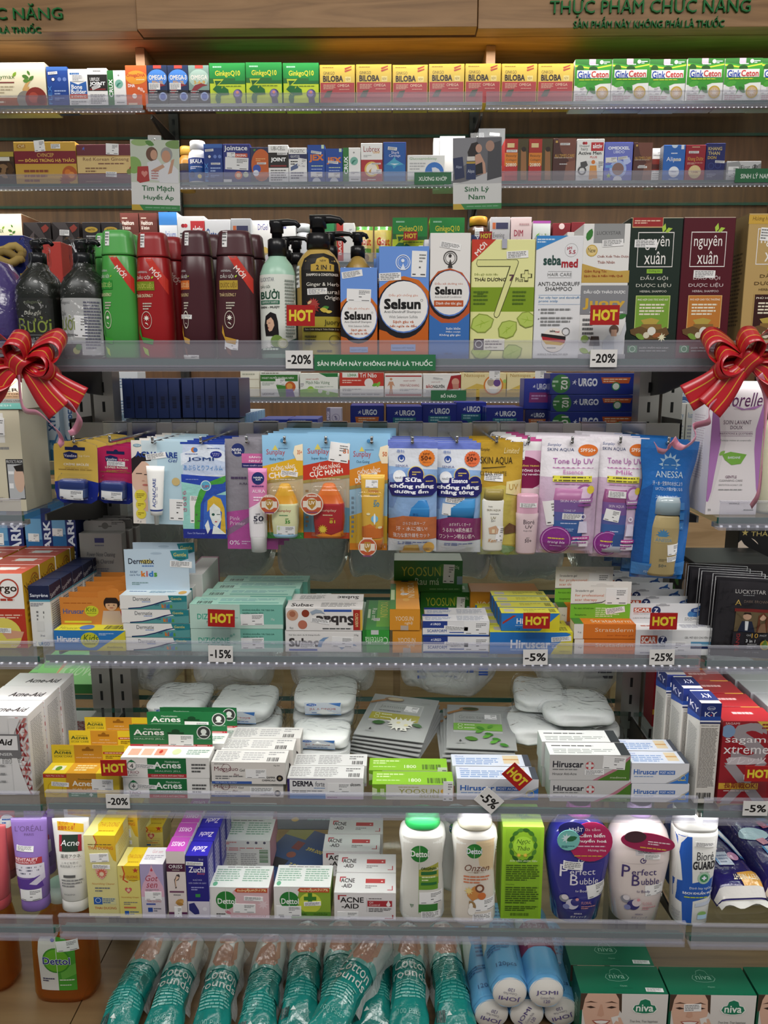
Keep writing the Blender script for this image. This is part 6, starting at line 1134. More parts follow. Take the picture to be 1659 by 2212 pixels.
hung_copies(r,4,.03,'white and magenta milk sunscreen card, {} on its hook','magenta milk sunscreen cards',dx=-.003)
def toneup(kind,st):
 return[R(0,0,1,.33,'e4dfe4'),P([(0,.33),(1,.33),(1,1),(0,1)],'cdb4ca'),T('Sunplay',.1,.045,.34,.075,'5a6a98',0,.2),T('SKIN AQUA',.1,.085,.56,.115,'3a4a78',-.005),E(.8,.1,.17,'d8702c',.05),T('SPF50+',.67,.085,.93,.115,'f4e8d8',.015),T('Tone Up UV',.2,.17,.9,.23,'a04a98',.0),P([(.2,.245)]+[(.2+.7*i/16,.245+(.006 if i%2 else-.002))for i in range(17)]+[(.9,.25),(.2,.253)],'b86aa8'),T(kind,.38,.265,.72,.3,'c070b0',-.005),R(.2,.315,.88,.365,'e0d848'),L(.2,.318,.88,.34,1,'5a5030'),L(.22,.345,.86,.365,1,'5a5030'),L(.24,.375,.84,.39,1,'c088b8'),O(.76,.46,.16,.04,'9a5a98'),E(.76,.46,.12,'e0c4dc'),E(.86,.43,.07,'e0c840'),P([(.6,.5),(.92,.5),(.9,.54),(.62,.54)],'b078b0'),L(.64,.51,.88,.53,1,'eee'),R(.64,.55,.88,.57,'8a4a90'),O(.75,.66,.05,.02,'e8e4f0'),P([(.68,.7),(.82,.7),(.84,.8),(.66,.8)],'dcd4e8'),R(.56,.83,.88,.86,'b83a90'),L(.58,.835,.86,.855,1,'f0d8e8'),R(.56,.87,.86,.92,'ece4ec'),L(.58,.875,.84,.915,2,'9a4a90'),E(.3,.87,.26,'8a2f88'),O(.3,.87,.24,.015,'c890c8'),L(.16,.84,.44,.86,1,'e0c848'),T('trang bìa',.16,.87,.44,.9,'f0dcf0',.01,.2),L(.2,.91,.4,.92,1,'e8d0e8')]+list(st)
tb=lambda c0,c1:[(0,.86,.9,2.6,'b4b8c8'),(.1,.92,1,2.6,'38558e'),(.3,.95,1,2.6,'3f629e'),(.45,.96,1,2.6,'5a5f9c'),(.6,.97,1,2.6,'7a5a96'),(.8,1,1,2.6,c0),(1,.9,.8,2.6,c1)]
pv=pouch('sunscreen_pouch','mauve tone-up sunscreen pouch with a blue and pink bottle, lettered Essence',1166,1290,946,1194,1.055,.014,toneup('Essence',[K(.22,.63,.26,.42,-12,1)]),'d8c8d6',1236,HG+'the mauve Essence pouch',1,seed=9,kids=[('bottle','plastic',-.0,.42,.56,.5,.016,tb('a86a96','b884a4'),[((-.85,.85,.1,.95),[T('SKIN AQUA',.15,.16,.9,.22,'e0d0e4',-.01),T('TONE UP',.28,.36,.72,.4,'cfd0e8',-.01),L(.2,.62,.8,.66,1,'c0c8e8'),L(.2,.74,.7,.84,3,'a8b8e0'),K(.6,.5,.7,.22,2)])])])
hung_copies(pv,3,.03,'mauve tone-up sunscreen pouch with Essence lettering, {} on its hook','mauve Essence pouches',dx=-.003)
pv=pouch('sunscreen_pouch','mauve tone-up sunscreen pouch lettered Milk, beside the bright blue pouch',1285,1395,944,1203,1.06,.014,toneup('Milk',[]),'d8c8d6',1340,HG+'the mauve Milk pouch',2.5,wf=lambda v:1-.07*math.sin(math.pi*v)**2-.06*v,seed=13,kids=[('bottle','plastic',-.08,.42,.5,.52,.016,tb('8a4a78','b0a0b0'),[((-.85,.85,.1,.95),[T('SKIN AQUA',.15,.22,.85,.28,'e0d0e4',-.01),L(.3,.7,.7,.74,1,'c0c8e8'),K(.35,.42,.66,.55,8,1),K(.5,.03,.8,.3,2)])])])
hung_copies(pv,3,.03,'mauve tone-up sunscreen pouch lettered Milk, {} on its hook','mauve Milk pouches',dx=-.004)
def anessa():return[R(0,0,1,1,'1f62aa'),P([(0,0),(1,0),(1,.06),(0,.06)],'2a70b8'),P([(.0,.36),(.2,.3),(.16,.95),(0,1)],'174e92'),G('sun',.52,.17,.42,'9ab8cc'),E(.52,.175,.13,'2a66a4'),P([(.3,.2),(.74,.2),(.74,.3),(.3,.3)],'1f62aa'),R(.42,.17,.5,.175,'9ab8cc'),R(.55,.17,.63,.175,'9ab8cc'),T('ANESSA',.24,.215,.8,.26,'b8ccd8',-.01),T('汗・水・空気中の水分により',.18,.285,.8,.315,'d0deea',.0),T('UVブロック膜が強くなる',.24,.325,.8,.35,'d0deea',.0),T('スキンケアUVスプレー',.26,.38,.76,.405,'d0deea',.0),R(.74,.43,.84,.48,'3a7ab8'),R(.74,.5,.84,.55,'3a7ab8'),R(.74,.57,.84,.62,'3a7ab8'),P([(0,.88),(1,.86),(1,.96),(0,.97)],'3f78b4'),T('ANESSA',.5,.905,.68,.922,'a8c4dc',0),T('PERFECT UV SUNSCREEN',.2,.93,.8,.948,'b8cce0',0)]
pv=pouch('sunscreen_pouch','bright blue sunscreen pouch with a gold bottle at the end of the hanging row',1376,1500,951,1248,1.05,.016,anessa(),'1f62aa',1444,HG+'the bright blue pouch',2.5,wf=lambda v:1-.16*math.exp(-((v-.3)/.14)**2)-.08*v,seed=21,kids=[('bottle','plastic',.02,.52,.5,.44,.024,[(0,.9,.9,2.2,'8f7f54'),(.04,.95,1,2.2,'a8966a'),(.8,.98,1,2.2,'b4a274'),(.97,.9,.95,2.2,'b4a274'),(1,.8,.85,2.2,'b4a274')],[((-.9,.9,.04,.96),[G('sun',.35,.3,.5,'4a80a8'),P([(.05,.33),(.7,.33),(.7,.44),(.05,.44)],'ae9c6e'),T('ANESSA',.1,.36,.7,.42,'6a90a8',-.01),T('50+',.3,.82,.6,.87,'4a5a60',-.01),L(.3,.72,.7,.77,2,'7a7050'),K(.82,.55,.5,.42,-8,1),K(.82,.72,.46,.2,-8)])]),('cap','gloss',.02,.39,.46,.125,.024,[(0,1,1,2.2,'9fb4bc'),(.7,.94,.96,2.2,'b4c4ca'),(1,.8,.85,2.2,'b4c4ca')],[])])
hung_copies(pv,3,.03,'bright blue sunscreen pouch, {} on its hook at the row end','bright blue sunscreen pouches',dx=-.004)
# ------------------------------------------------------------ third shelf of the stand: scar gels
def T2(name,label,x0,x1,yt,front,base,D=.03,back=.025,**k):return C(name,label,'carton',x0,x1,yt,S2,back,D,base,front,**k)
def header(o,W,H,D,art,base,hh,pts=None,th=.0008,x=0):
 """the hang-card that stands up from the back edge of a carton"""
 mb=MB();pts=pts or[(x_+x,z)for x_,z in rrect(W,hh+.004,.006,z=H-.004)]
 mb.plate(pts,D-th,D,base,0,base)
 fr=flat((x-W/2,D-th,H+hh),(W,0,0),(0,0,-hh),(0,-1,0));ks=draw(mb,fr,art)
 c=mk('header_card',mb,'card',o);stickers(fr,ks,o);return c
# neighbouring bay: plant extract cartons
def nac():return[P([(0,0),(1,0),(1,.47),(0,.47)],'ece8e4'),R(0,.47,1,1,'b83a28'),T('Nacurgo',-.0,.14,.88,.27,'3a2a22',.02),O(.72,.2,.2,.03,'b04030'),R(.0,.02,.2,.1,'b8d0b8'),T('CE',.06,.03,.16,.08,'3a7a4a'),L(.1,.32,.82,.44,2,'b04030'),L(.05,.54,.95,.64,3,'e8c0a8'),E(.56,.82,.34,'e0d060'),P([(.45,.74),(.95,.78),(.9,.86),(.6,.88)],'d8a080'),G('drop',.34,.85,.3,'6a3a22',20),G('leaf',.3,.7,.2,'4a8a34',60),T('200',.66,.955,.86,.98,'e8c8b8',.02),K(.45,.76,.5,.1,2)]
def nacs():return[R(0,0,1,1,'d8a82a'),T('Nacurgo',.1,.1,.92,.26,'4a2a18',.01,0,-18),O(.7,.18,.25,.05,'b06a20'),L(.15,.38,.5,.7,4,'9a7420')]
nc=T2('extract_carton','white, red and yellow sided plant extract carton, first in its row',-56,54,1239,nac(),'b83a28',.05,.03,right=nacs(),top=[L(.3,.3,.9,.7,2,'d8a090'),R(.35,.3,.75,.6,'d0cec8')],cols={'t':'b04a34','r':'d8a82a'})
behind(nc,3,.0515,'white, red and yellow sided plant extract carton, {} in its row','plant extract cartons',dx=.001)
w_=o_dims[nc.name][0]
for i in range(2,4):dup(nc,nc.location+Vector((-w_-.002,.0515*i-.01,.0)),'orange topped plant extract carton, %s back in the row beside the first row'%ORD[i],'plant extract cartons')
sa=T2('spray_carton','navy topped white oil spray carton, first in its row by the orange kids carton',66,111,1265,[R(0,0,1,.23,'1d2444'),T('Sanyrène',.06,.13,.92,.2,'dfe4ee',.015),R(0,.23,1,.26,'5aa0b8'),L(.05,.28,.7,.34,3,'667'),L(.3,.4,.4,.58,3,'777'),L(.62,.4,.68,.55,2,'777'),R(.28,.58,.62,.74,'dcdcd8'),T('20 ml',.4,.8,.62,.83,'778',0),T('URGO',.3,.92,.82,.98,'6a8ab0',.02)],'e4e4e0',.036,.035,right=[R(0,0,1,.23,'1d2444'),T('Sanyrène',.06,.1,.94,.2,'cfd4de',.01,0,-14),R(0,.23,1,.26,'5aa0b8'),L(.1,.3,.9,.8,14,'888')],cols={'t':'20284a'})
behind(sa,5,.038,'navy topped white oil spray carton, {} in its row by the orange kids carton','oil spray cartons',dx=.0005)
for x0,x1,yt,lb_ in((-30,56,1102,'blue spray carton at the picture edge behind the red plant extract cartons'),(60,118,1098,'blue spray carton beside the grey nose strip carton, its navy side lettered'),(112,168,1082,'tall blue spray carton with white upright lettering beside the nose strip carton')):
 T2('spray_carton',lb_,x0,x1,yt,[R(0,0,.62,1,'2a6aa0'),R(0,.1,.6,.3,'6aa0c8'),P([(0,.55),(.3,.4),(.62,.6),(.62,.75),(0,.7)],'9ac0d8'),T('XỊT SẠCH',.06,.52,.56,.58,'1d3a6a',.02),T('AN TOÀN',.08,.6,.54,.66,'1d3a6a',.02),R(.62,0,1,1,'1b2a66'),T('DR.PARK',.68,.12,.94,.7,'dfe6f0',.03,0,-90),K(.3,.28,.4,.3,2,1)],'1b2a66',.04,.2)
ns=T2('strip_carton','grey nose strip carton with a hang tab beside the navy topped cartons',176,268,1152,[R(.36,.06,.58,.12,'3a3a6a'),L(.36,.14,.58,.17,1,'667'),T('Power Nose Cleaning',.16,.24,.82,.31,'4a4a52',-.01,.2),T('Strips Charcoal',.24,.33,.78,.4,'4a4a52',-.01,.2),L(.38,.44,.66,.52,3,'667'),E(.6,.75,.3,'8a8580',.12),L(.5,.6,.9,.7,2,'a06a60'),K(.68,.63,.4,.12,-3)],'9a9792',.02,.2)
header(ns,o_dims[ns.name][0]*.98,o_dims[ns.name][1],.02,[R(.36,.5,.68,.62,'6a6762'),E(.52,.5,.08,'6a6762'),L(.68,.1,.98,.4,2,'555')],'9a9792',.017)
behind(ns,2,.022,'grey nose strip carton with a hang tab, {} back near the navy topped cartons','nose strip cartons',dx=.004,dz=.0)
# orange kids cartons with cloud headers
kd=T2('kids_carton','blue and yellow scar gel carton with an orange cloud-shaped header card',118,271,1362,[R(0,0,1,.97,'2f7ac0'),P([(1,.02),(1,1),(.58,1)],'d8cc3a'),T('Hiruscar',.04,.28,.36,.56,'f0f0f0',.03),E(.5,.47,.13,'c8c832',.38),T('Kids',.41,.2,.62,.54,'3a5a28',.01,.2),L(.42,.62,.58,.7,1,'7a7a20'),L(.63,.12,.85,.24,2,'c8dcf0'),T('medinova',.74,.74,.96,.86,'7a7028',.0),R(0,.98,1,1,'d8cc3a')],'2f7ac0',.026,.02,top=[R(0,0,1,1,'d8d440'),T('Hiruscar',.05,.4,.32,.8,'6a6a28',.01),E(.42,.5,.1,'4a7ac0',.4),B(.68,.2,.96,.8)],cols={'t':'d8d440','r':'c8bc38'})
W,H,D=o_dims[kd.name];hh=at(195,1291,1.046).z-S2[0]-H;hc=at(230,1272,1.046).z-S2[0]-H
def cloudpts():
 p=[(-W/2,H-.004),(W/2,H-.004),(W/2,H+hh)]
 x0c,x1c=W*.05,W*.5
 for i in range(1,4):
  cx=x1c-(x1c-x0c)*(i-.5)/3;r_=(x1c-x0c)/6
  for a in range(0,181,30):p.append((cx+r_*math.cos(math.radians(a)),H+hh+(hc-hh)*(.55 if i!=2 else .8)+r_*.35*math.sin(math.radians(a))))
 return p+[(x0c,H+hh),(-W/2,H+hh)]
def kid(cu,cv,s,a,hair,cloth):return[E(cu,cv-.02,.11*s,hair,.26*s),E(cu,cv+.06,.085*s,'d8ae8a',.2*s),P([(cu-.1*s,cv),(cu-.09*s,cv-.14*s),(cu+.09*s,cv-.14*s),(cu+.1*s,cv),(cu,cv-.02)],hair),R(cu-.05*s,cv+.04,cu-.025*s,cv+.065,'2a1c18'),R(cu+.025*s,cv+.04,cu+.05*s,cv+.065,'2a1c18'),E(cu,cv+.15*s,.03*s,'b86a58',.02*s),P([(cu-.16*s,1),(cu-.12*s,cv+.26*s),(cu+.12*s,cv+.26*s),(cu+.16*s,1)],cloth)]
hart=[R(0,0,1,1,'cf8238'),L(.05,.18,.48,.24,1,'a85a20'),T('Hiruscar',.04,.42,.34,.6,'3a5a98',.02),E(.45,.5,.1,'c8c832',.2),T('Kids',.37,.36,.52,.52,'3a5a28',.01,.2),L(.38,.56,.52,.6,1,'6a7a20'),R(.05,.86,.44,.93,'d8d440'),R(.82,-.1,.92,0,'f0e0d0')]+kid(.92,.28,.8,1,'2e201c','b03a3a')+kid(.74,.22,1,1,'2a1e1a','c8b0a0')+[K(.82,.8,.3,.09,-1)]
header(kd,W,H,D,hart,'cf8238',hh,cloudpts())
behind(kd,5,.0275,'orange headed kids scar gel carton, {} in its row','orange headed kids cartons',dx=.0015)
# white and teal kids cartons, a stack of four with two header cards
def derm():return[R(0,0,1,.98,'eceae6'),P([(.12,.98),(.3,.9),(.48,.72),(.64,.5),(.8,.42),(1,.42),(1,1),(.12,1)],'5a9a9a'),P([(.12,.9),(.3,.84),(.48,.64),(.64,.4),(.76,.3),(.76,.36),(.64,.5),(.48,.72),(.3,.92),(.12,.98)],'24305e'),T('Dermatix',.2,.12,.46,.4,'2a3040',.01),L(.33,.42,.46,.52,1,'6a8ac8'),P([(.72,.0),(1,.0),(1,.42),(.8,.5),(.74,.3)],'2a8088'),T('Gentle',.76,.14,.92,.32,'c8c070',.02),L(.78,.36,.92,.42,1,'1d5a62'),T('scar',.52,.62,.59,.74,'2a4a6a',.0),T('k',.62,.6,.66,.9,'d87a2a',.04),T('i',.665,.6,.68,.9,'c84a4a',.04),T('d',.69,.6,.735,.9,'3a7ac0',.04),T('s',.745,.68,.78,.9,'5aa040',.04)]
zz=0;prev=None
for k,nm in enumerate(('lowest','second from the bottom','third from the bottom','topmost')):
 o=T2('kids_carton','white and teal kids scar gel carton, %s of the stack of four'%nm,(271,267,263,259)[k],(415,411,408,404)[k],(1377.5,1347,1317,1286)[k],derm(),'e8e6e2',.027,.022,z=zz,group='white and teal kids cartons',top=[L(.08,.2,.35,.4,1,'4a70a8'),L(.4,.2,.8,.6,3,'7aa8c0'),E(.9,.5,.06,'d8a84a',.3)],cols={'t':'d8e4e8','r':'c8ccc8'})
 zz+=o_dims[o.name][1]+.0005
W,H,D=o_dims[o.name];hh=at(332,1186,1.05).z-o.location.z-H
def dermhead():return[R(0,0,1,1,'bfd2e0'),E(.5,.1,.09,'a8bccc',.03),E(.34,.3,.1,'d8c870',.05),T('Dermatix',.06,.22,.46,.36,'23283a',.015),L(.27,.38,.46,.44,1,'5a80b8'),T('scar',.08,.53,.2,.58,'3a5a80',.0),T('care for',.07,.6,.24,.65,'3a5a80',.0),T('k',.25,.53,.32,.67,'d87a2a',.04),T('i',.33,.53,.355,.67,'c84a4a',.04),T('d',.37,.53,.44,.67,'3a7ac0',.04),T('s',.45,.57,.5,.67,'5aa040',.04),P([(.72,0.03),(1,.0),(1,.22),(.88,.28),(.76,.22)],'2a8088'),T('Gentle',.77,.08,.97,.17,'c8c070',.02),L(.8,.19,.96,.24,1,'1d5a62'),L(.1,.8,.36,.88,2,'7a9a98')]
header(o,W*.97,H,D,dermhead()+[K(.88,.36,.34,.1,3)],'bfd2e0',hh,x=-.001)
t_=T2('kids_carton','white and teal kids scar gel carton behind the stack of four, header over it',280,418,1270,derm(),'e8e6e2',.027,.06,z=0,group='white and teal kids cartons')
W,H,D=o_dims[t_.name];header(t_,W*.97,H,D,dermhead(),'bfd2e0',at(345,1172,1.085).z-t_.location.z-H)
# mint cartons
def dizi(st=()):return[R(0,0,1,1,'bcd9cc'),R(.54,0,1,.82,'7bbcab'),T('DIZIGONE',.08,.38,.42,.62,'4aa890',.02),T('Nano Bạc',.18,.68,.42,.82,'666',0),L(.46,.5,.52,.7,2,'8abcb0'),E(.44,.3,.015,'8ac0b0'),E(.47,.24,.012,'8ac0b0'),T('KHÁNG KHUẨN, TÁI TẠO DA',.57,.16,.91,.27,'2a5a52',.015),T('NGĂN NGỪA SẸO',.57,.3,.79,.41,'2a5a52',.015),T('25g',.87,.56,.91,.66,'e0eee8',.0)]+[K(.67,.62,.25,.125,-1,1)]+list(st)
dt=[R(0,0,1,1,'a9d8c6'),T('DIZIGONE',.08,.2,.26,.45,'5a9aa0',.0),B(.07,.55,.23,.9),L(.3,.2,.95,.6,3,'7ab0b0'),R(.3,.72,.95,.85,'6ab09e')]
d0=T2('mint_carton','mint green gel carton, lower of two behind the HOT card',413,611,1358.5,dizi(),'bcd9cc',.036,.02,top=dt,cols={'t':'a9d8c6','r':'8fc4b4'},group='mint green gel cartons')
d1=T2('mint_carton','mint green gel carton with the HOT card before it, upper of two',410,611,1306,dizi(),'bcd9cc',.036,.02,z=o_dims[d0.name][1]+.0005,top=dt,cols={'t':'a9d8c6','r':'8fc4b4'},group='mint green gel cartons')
for i in range(1,4):
 for q,nm in((d0,'lower'),(d1,'upper')):dup(q,q.location+Vector((.007*i,.0375*i+.004,0)),'mint green gel carton, %s of a pair %s row back'%(nm,ORD[i]))
# white cartons with round photographs
def sub(up):
 a=[T('Subac',.05 if not up else .4,.32,.44 if not up else .9,.74,'3a3536',.045,0,180 if up else 0)]
 if up:a+=[E(.09,.3,.075,'c89a80'),E(.26,.22,.05,'8a3a28'),E(.22,.72,.06,'b8705a'),E(.09,.25,.04,'a86a50'),R(.5,.04,.86,.14,'3a5aa8'),R(.88,.05,.97,.95,'a83028'),T('CURDERM',.905,.2,.945,.8,'e0c890',.02,0,90),R(.97,.05,1,.95,'d8b048'),L(.48,.84,.86,.94,1,'555'),T('20g',.05,.82,.1,.92,'888',0,0,180),G('swirl',.42,.2,.2,'9aa8b8',20),K(.45,.55,.24,.06,9)]
 else:a+=[T('Gel làm sạch da & kháng khuẩn',.05,.12,.46,.22,'666',.0),R(.05,.84,.42,.93,'4a60b0'),T('25g',.9,.12,.96,.22,'777',0),G('swirl',.5,.5,.2,'7a9ac0',-30),G('swirl',.82,.7,.24,'8aa0c0',10),K(.29,.68,.2,.07,3),K(.75,.5,.28,.14,3,1)]
 return a
stp=[R(0,0,1,1,'e6e3e0'),T('Subac',.06,.3,.35,.75,'3a3536',.03),L(.45,.2,.93,.8,4,'888')]
st2=[R(0,0,1,1,'e6e3e0'),T('Subac',.65,.3,.94,.75,'3a3536',.03,0,180),L(.15,.2,.5,.8,4,'888')]
u0=T2('white_carton','white gel carton with dark lettering, lower of the pair beside the mint cartons',616,781,1364,sub(False),'e4e1de',.036,.02,top=st2,cols={'t':'e6e3e0'})
u1=T2('white_carton','white gel carton with three round photographs, its lettering upside down',617,783,1314.5,sub(True),'e4e1de',.034,.02,z=o_dims[u0.name][1]+.0006,top=stp,cols={'t':'e6e3e0'})
T2('white_carton','white gel carton lying second row behind the three round photographs',622,784,1298,sub(True),'e4e1de',.034,.058,z=o_dims[u0.name][1]+.0006,top=st2,cols={'t':'e6e3e0'})
T2('white_carton','white gel carton under the second row behind the three round photographs',622,784,1350,sub(False),'e4e1de',.034,.058,top=st2,H=o_dims[u0.name][1])
# green and orange cartons lying with their ends out
def gtop():return[R(0,0,1,1,'2f8a34'),R(.5,0,1,.9,'6ab030'),T('YOOSUN',.62,.06,.92,.6,'d8d048',.0,0,90),T('Rau má',.3,.3,.48,.7,'e8eee0',.0,0,90),R(.0,.0,.12,1,'1f5a28'),L(.14,.2,.24,.8,1,'cfe0c0'),K(.5,.68,.24,.3,0)]
T2('green_carton','green gel carton lying end out between the white and orange cartons',783,841,1361,[R(0,0,1,1,'3a9a3c'),R(0,0,.15,1,'2a7a30'),T('Centella',.1,.3,.95,.62,'cfe8c8',.01,0,180),R(.32,-.02,.6,.2,'c8ccc8')],'3a9a3c',.14,.02,top=gtop(),cols={'t':'2f8a34','r':'2a7a30'})
def otop():return[R(0,0,1,1,'d8922e'),R(0,.12,.2,1,'3a7a30'),T('YOOSUN',.62,.08,.86,.62,'e8dcc0',.0,0,90),T('nghệ',.36,.26,.52,.56,'e8dcc0',.0,0,90),L(.03,.2,.16,.9,1,'c8d8a8'),E(.55,.7,.12,'e0a848',.05),K(.5,.5,.24,.2,20),R(.4,-.01,.66,.05,'555')]
def ofront():return[R(0,0,1,1,'d8922e'),T('YOOSUN',.18,.34,.78,.55,'ecdcc0',.0),T('nghệ',.5,.58,.76,.76,'ecdcc0',.0),R(.36,.78,.62,1,'b8a89a')]
o0=T2('orange_carton','orange gel carton lying end out, lower of two beside the green one',848,911,1361,ofront(),'d8922e',.14,.02,top=otop(),cols={'t':'d8922e','l':'3a7a30'})
o1=T2('orange_carton','orange gel carton lying end out, on top of its twin beside the green one',842,907,1316,ofront(),'d8922e',.145,.018,z=o_dims[o0.name][1]+.0006,top=otop(),cols={'t':'d8922e','l':'3a7a30'})
def rau():return[R(0,0,1,1,'2a6e24'),E(.72,.3,.09,'4f8a24'),T('YOOSUN',.11,.2,.68,.5,'b8b838',-.005),T('Rau má',.31,.56,.66,.78,'cfe0c0',-.005),T('25g',.89,.16,.95,.28,'cfe0c0',0),L(.52,.88,.97,.95,1,'7aa868'),R(.92,.5,1,.76,'8aa0b0'),K(.8,.42,.16,.28,2,1)]
g0=T2('green_carton','dark green gel carton under its twin, between orange cartons',908,1017,1279,rau(),'2a6e24',.05,.165,cols={'t':'2f7a2a'},top=[R(0,0,1,1,'3a8030'),L(.1,.2,.6,.8,3,'7ab068'),R(.45,.3,.9,.7,'b8ccb0')])
T2('green_carton','dark green gel carton standing uppermost among the scar gel cartons',851,999,1211,rau(),'2a6e24',.05,.165,z=o_dims[g0.name][1]+.0006,cols={'t':'7a9a78'},mat='plastic')
T2('green_carton','dark green gel carton hidden low beside the orange end-out pair',846,905,1279,rau(),'2a6e24',.05,.167,H=o_dims[g0.name][1])
T2('orange_carton','wide orange gel carton lying behind the yellow and blue ones',1016,1165,1279,[R(0,0,1,1,'c8862a'),T('YOOSUN',.1,.3,.5,.62,'d8cdb8',-.01),R(.02,.5,.1,.85,'7aa0b8'),P([(.55,0),(1,0),(1,.6),(.7,.4)],'b06a24')],'c8862a',.05,.15,cols={'t':'c07c24'})
mb=None
# navy and white tube cartons
def scf():return[R(0,0,.37,1,'2a3f88'),R(.0,.46,.99,.96,'e6e5e6'),G('runner',.13,.2,.04,'e4e8f4'),T('URGO',.155,.12,.27,.27,'e4e8f4',.03),R(.37,0,1,.46,'e6e5e6'),T('SCARFORM',.07,.55,.36,.74,'3a5a98',.015),L(.42,.55,.62,.62,1,'777'),R(.4,.72,.68,.78,'2a4a9a'),R(0,.9,1,1,'2a3f88'),R(.02,.88,.98,.92,'4a80b8'),K(.5,.46,.36,.06,4),K(.8,.45,.36,.2,0,1)]
sct=[R(0,0,1,1,'dcdcde'),R(0,0,.4,.3,'2a3f88'),L(.04,.4,.45,.9,3,'8a9ab8'),L(.52,.2,.95,.9,4,'9aa0b0')]
f0=T2('tube_carton','navy and white scar gel carton, lower of the pair beside the orange cartons',914,1057,1375,scf(),'e6e5e6',.03,.02,top=sct)
f1=T2('tube_carton','navy and white scar gel carton, upper of the pair beside the orange cartons',913,1057,1342,scf(),'e6e5e6',.03,.02,z=o_dims[f0.name][1]+.0006,top=sct)
T2('tube_carton','navy and white scar gel carton showing behind the upper of the pair',917,1052,1327,scf(),'e6e5e6',.03,.054,z=o_dims[f0.name][1]+.0006,top=sct)
T2('tube_carton','navy and white scar gel carton underneath, behind the lower of the pair',917,1052,1362,scf(),'e6e5e6',.03,.054,H=o_dims[f0.name][1],top=sct)
# blue and yellow scar gel cartons
def hiru(st=()):return[R(0,0,1,1,'2c78c4'),P([(1,.0),(1,1),(.74,1),(.8,.6)],'d8cc34'),P([(.92,0),(1,0),(1,.1)],'d8cc34'),T('Hiruscar',.25,.34,.73,.74,'e6e8ee',.035),T('Gel',.75,.6,.81,.72,'e6e8ee',.015),L(.25,.78,.6,.84,1,'b8d0ea'),T('medinova',.84,.82,.97,.89,'8a8428',0)]+list(st)
htop=[R(0,0,1,1,'d8d43a'),R(.06,.25,.24,.75,'b8b4a8'),L(.4,.2,.8,.7,2,'a8a428'),B(.84,.2,.95,.8,'6a6a28')]
h0=T2('scar_carton','large blue and yellow scar gel carton, first of the lower row',1058,1237,1366,hiru([K(.86,.3,.24,.06,-4)]),'2c78c4',.03,.018,top=htop,cols={'t':'d8d43a','l':'c8c030','r':'d8cc34'})
behind(h0,4,.031,'large blue and yellow scar gel carton, {} of the lower row','large blue and yellow scar gel cartons',dx=-.002)
h1=T2('scar_carton','small blue and yellow scar gel carton with the HOT card before it',1083,1209,1325,[R(0,0,1,1,'2c78c4'),P([(1,0),(1,1),(.66,1)],'d8cc34'),T('Hiruscar',.26,.28,.7,.6,'e6e8ee',.03),P([(.02,.62),(.02,.5),(.2,.12),(.26,.12)],'a83a30'),L(.24,.66,.5,.72,1,'b8d0ea'),T('7 g',.26,.82,.32,.92,'1d3a70',.01)],'2c78c4',.025,.022,z=o_dims[h0.name][1]+.0006,top=htop,cols={'t':'d8d43a','r':'d8cc34','l':'2660a4'})
behind(h1,3,.028,'small blue and yellow scar gel carton, {} of the upper row','small blue and yellow scar gel cartons',dx=-.001)
# orange gel cartons with white and green header cards
def strat():return[R(0,0,.15,1,'e8e2da'),R(.15,0,1,1,'d97528'),T('Strataderm',.34,.26,.96,.52,'f0d0b0',-.015),T('scar therapy gel',.54,.7,.96,.84,'a8481c',-.005),T('5g',.06,.5,.12,.62,'888',0),R(.15,.98,1,1,'a8541c')]
s0=T2('gel_carton','orange and white scar therapy gel carton, lower of two',1241,1373,1381,strat(),'d97528',.026,.02,cols={'t':'d97528','l':'e8e2da'})
s1_=T2('gel_carton','orange and white gel carton under the white and green header card',1240,1373,1348,strat(),'d97528',.026,.02,z=o_dims[s0.name][1]+.0006,cols={'t':'d97528','l':'e8e2da'},top=[R(0,0,.15,1,'4a7a3a'),T('Strataderm',.3,.3,.95,.75,'f0d8c0',-.01)])
def stht():return[R(0,0,1,1,'e6e2dc'),R(0,.6,1,1,'7abb3a'),E(.5,.09,.09,'d8d4ce',.04),R(.32,.1,.7,.14,'d8d4ce'),T('Strataderm gel',.07,.22,.37,.3,'444',-.005),T('for professional',.07,.34,.55,.43,'d0704a',-.01),T('scar therapy',.07,.46,.44,.55,'d0704a',-.01),P([(0,.6),(.3,.59),(.52,.55),(.58,.5),(.58,.52),(.52,.58),(.3,.61),(0,.62)],'5a5a58'),T('For scars old and new',.06,.7,.39,.75,'2a5a24',.01),L(.42,.7,.82,.97,5,'cfe8b0'),T('Stratpharma',.08,.88,.27,.94,'2a5a24',.0),K(.76,.4,.36,.28,0,1),K(.75,.78,.32,.1,-9)]
W,H,D=o_dims[s1_.name];header(s1_,W*.99,H,D,stht(),'e6e2dc',at(1302,1254,1.05).z-s1_.location.z-H,x=-.001)
q=dup(s0,s0.location+Vector((-.012,.05,0)),'orange and white scar therapy gel carton, lower of the pair behind')
q=dup(s1_,s1_.location+Vector((-.012,.05,.008)),'orange gel carton behind, its white and green header rising above the other')
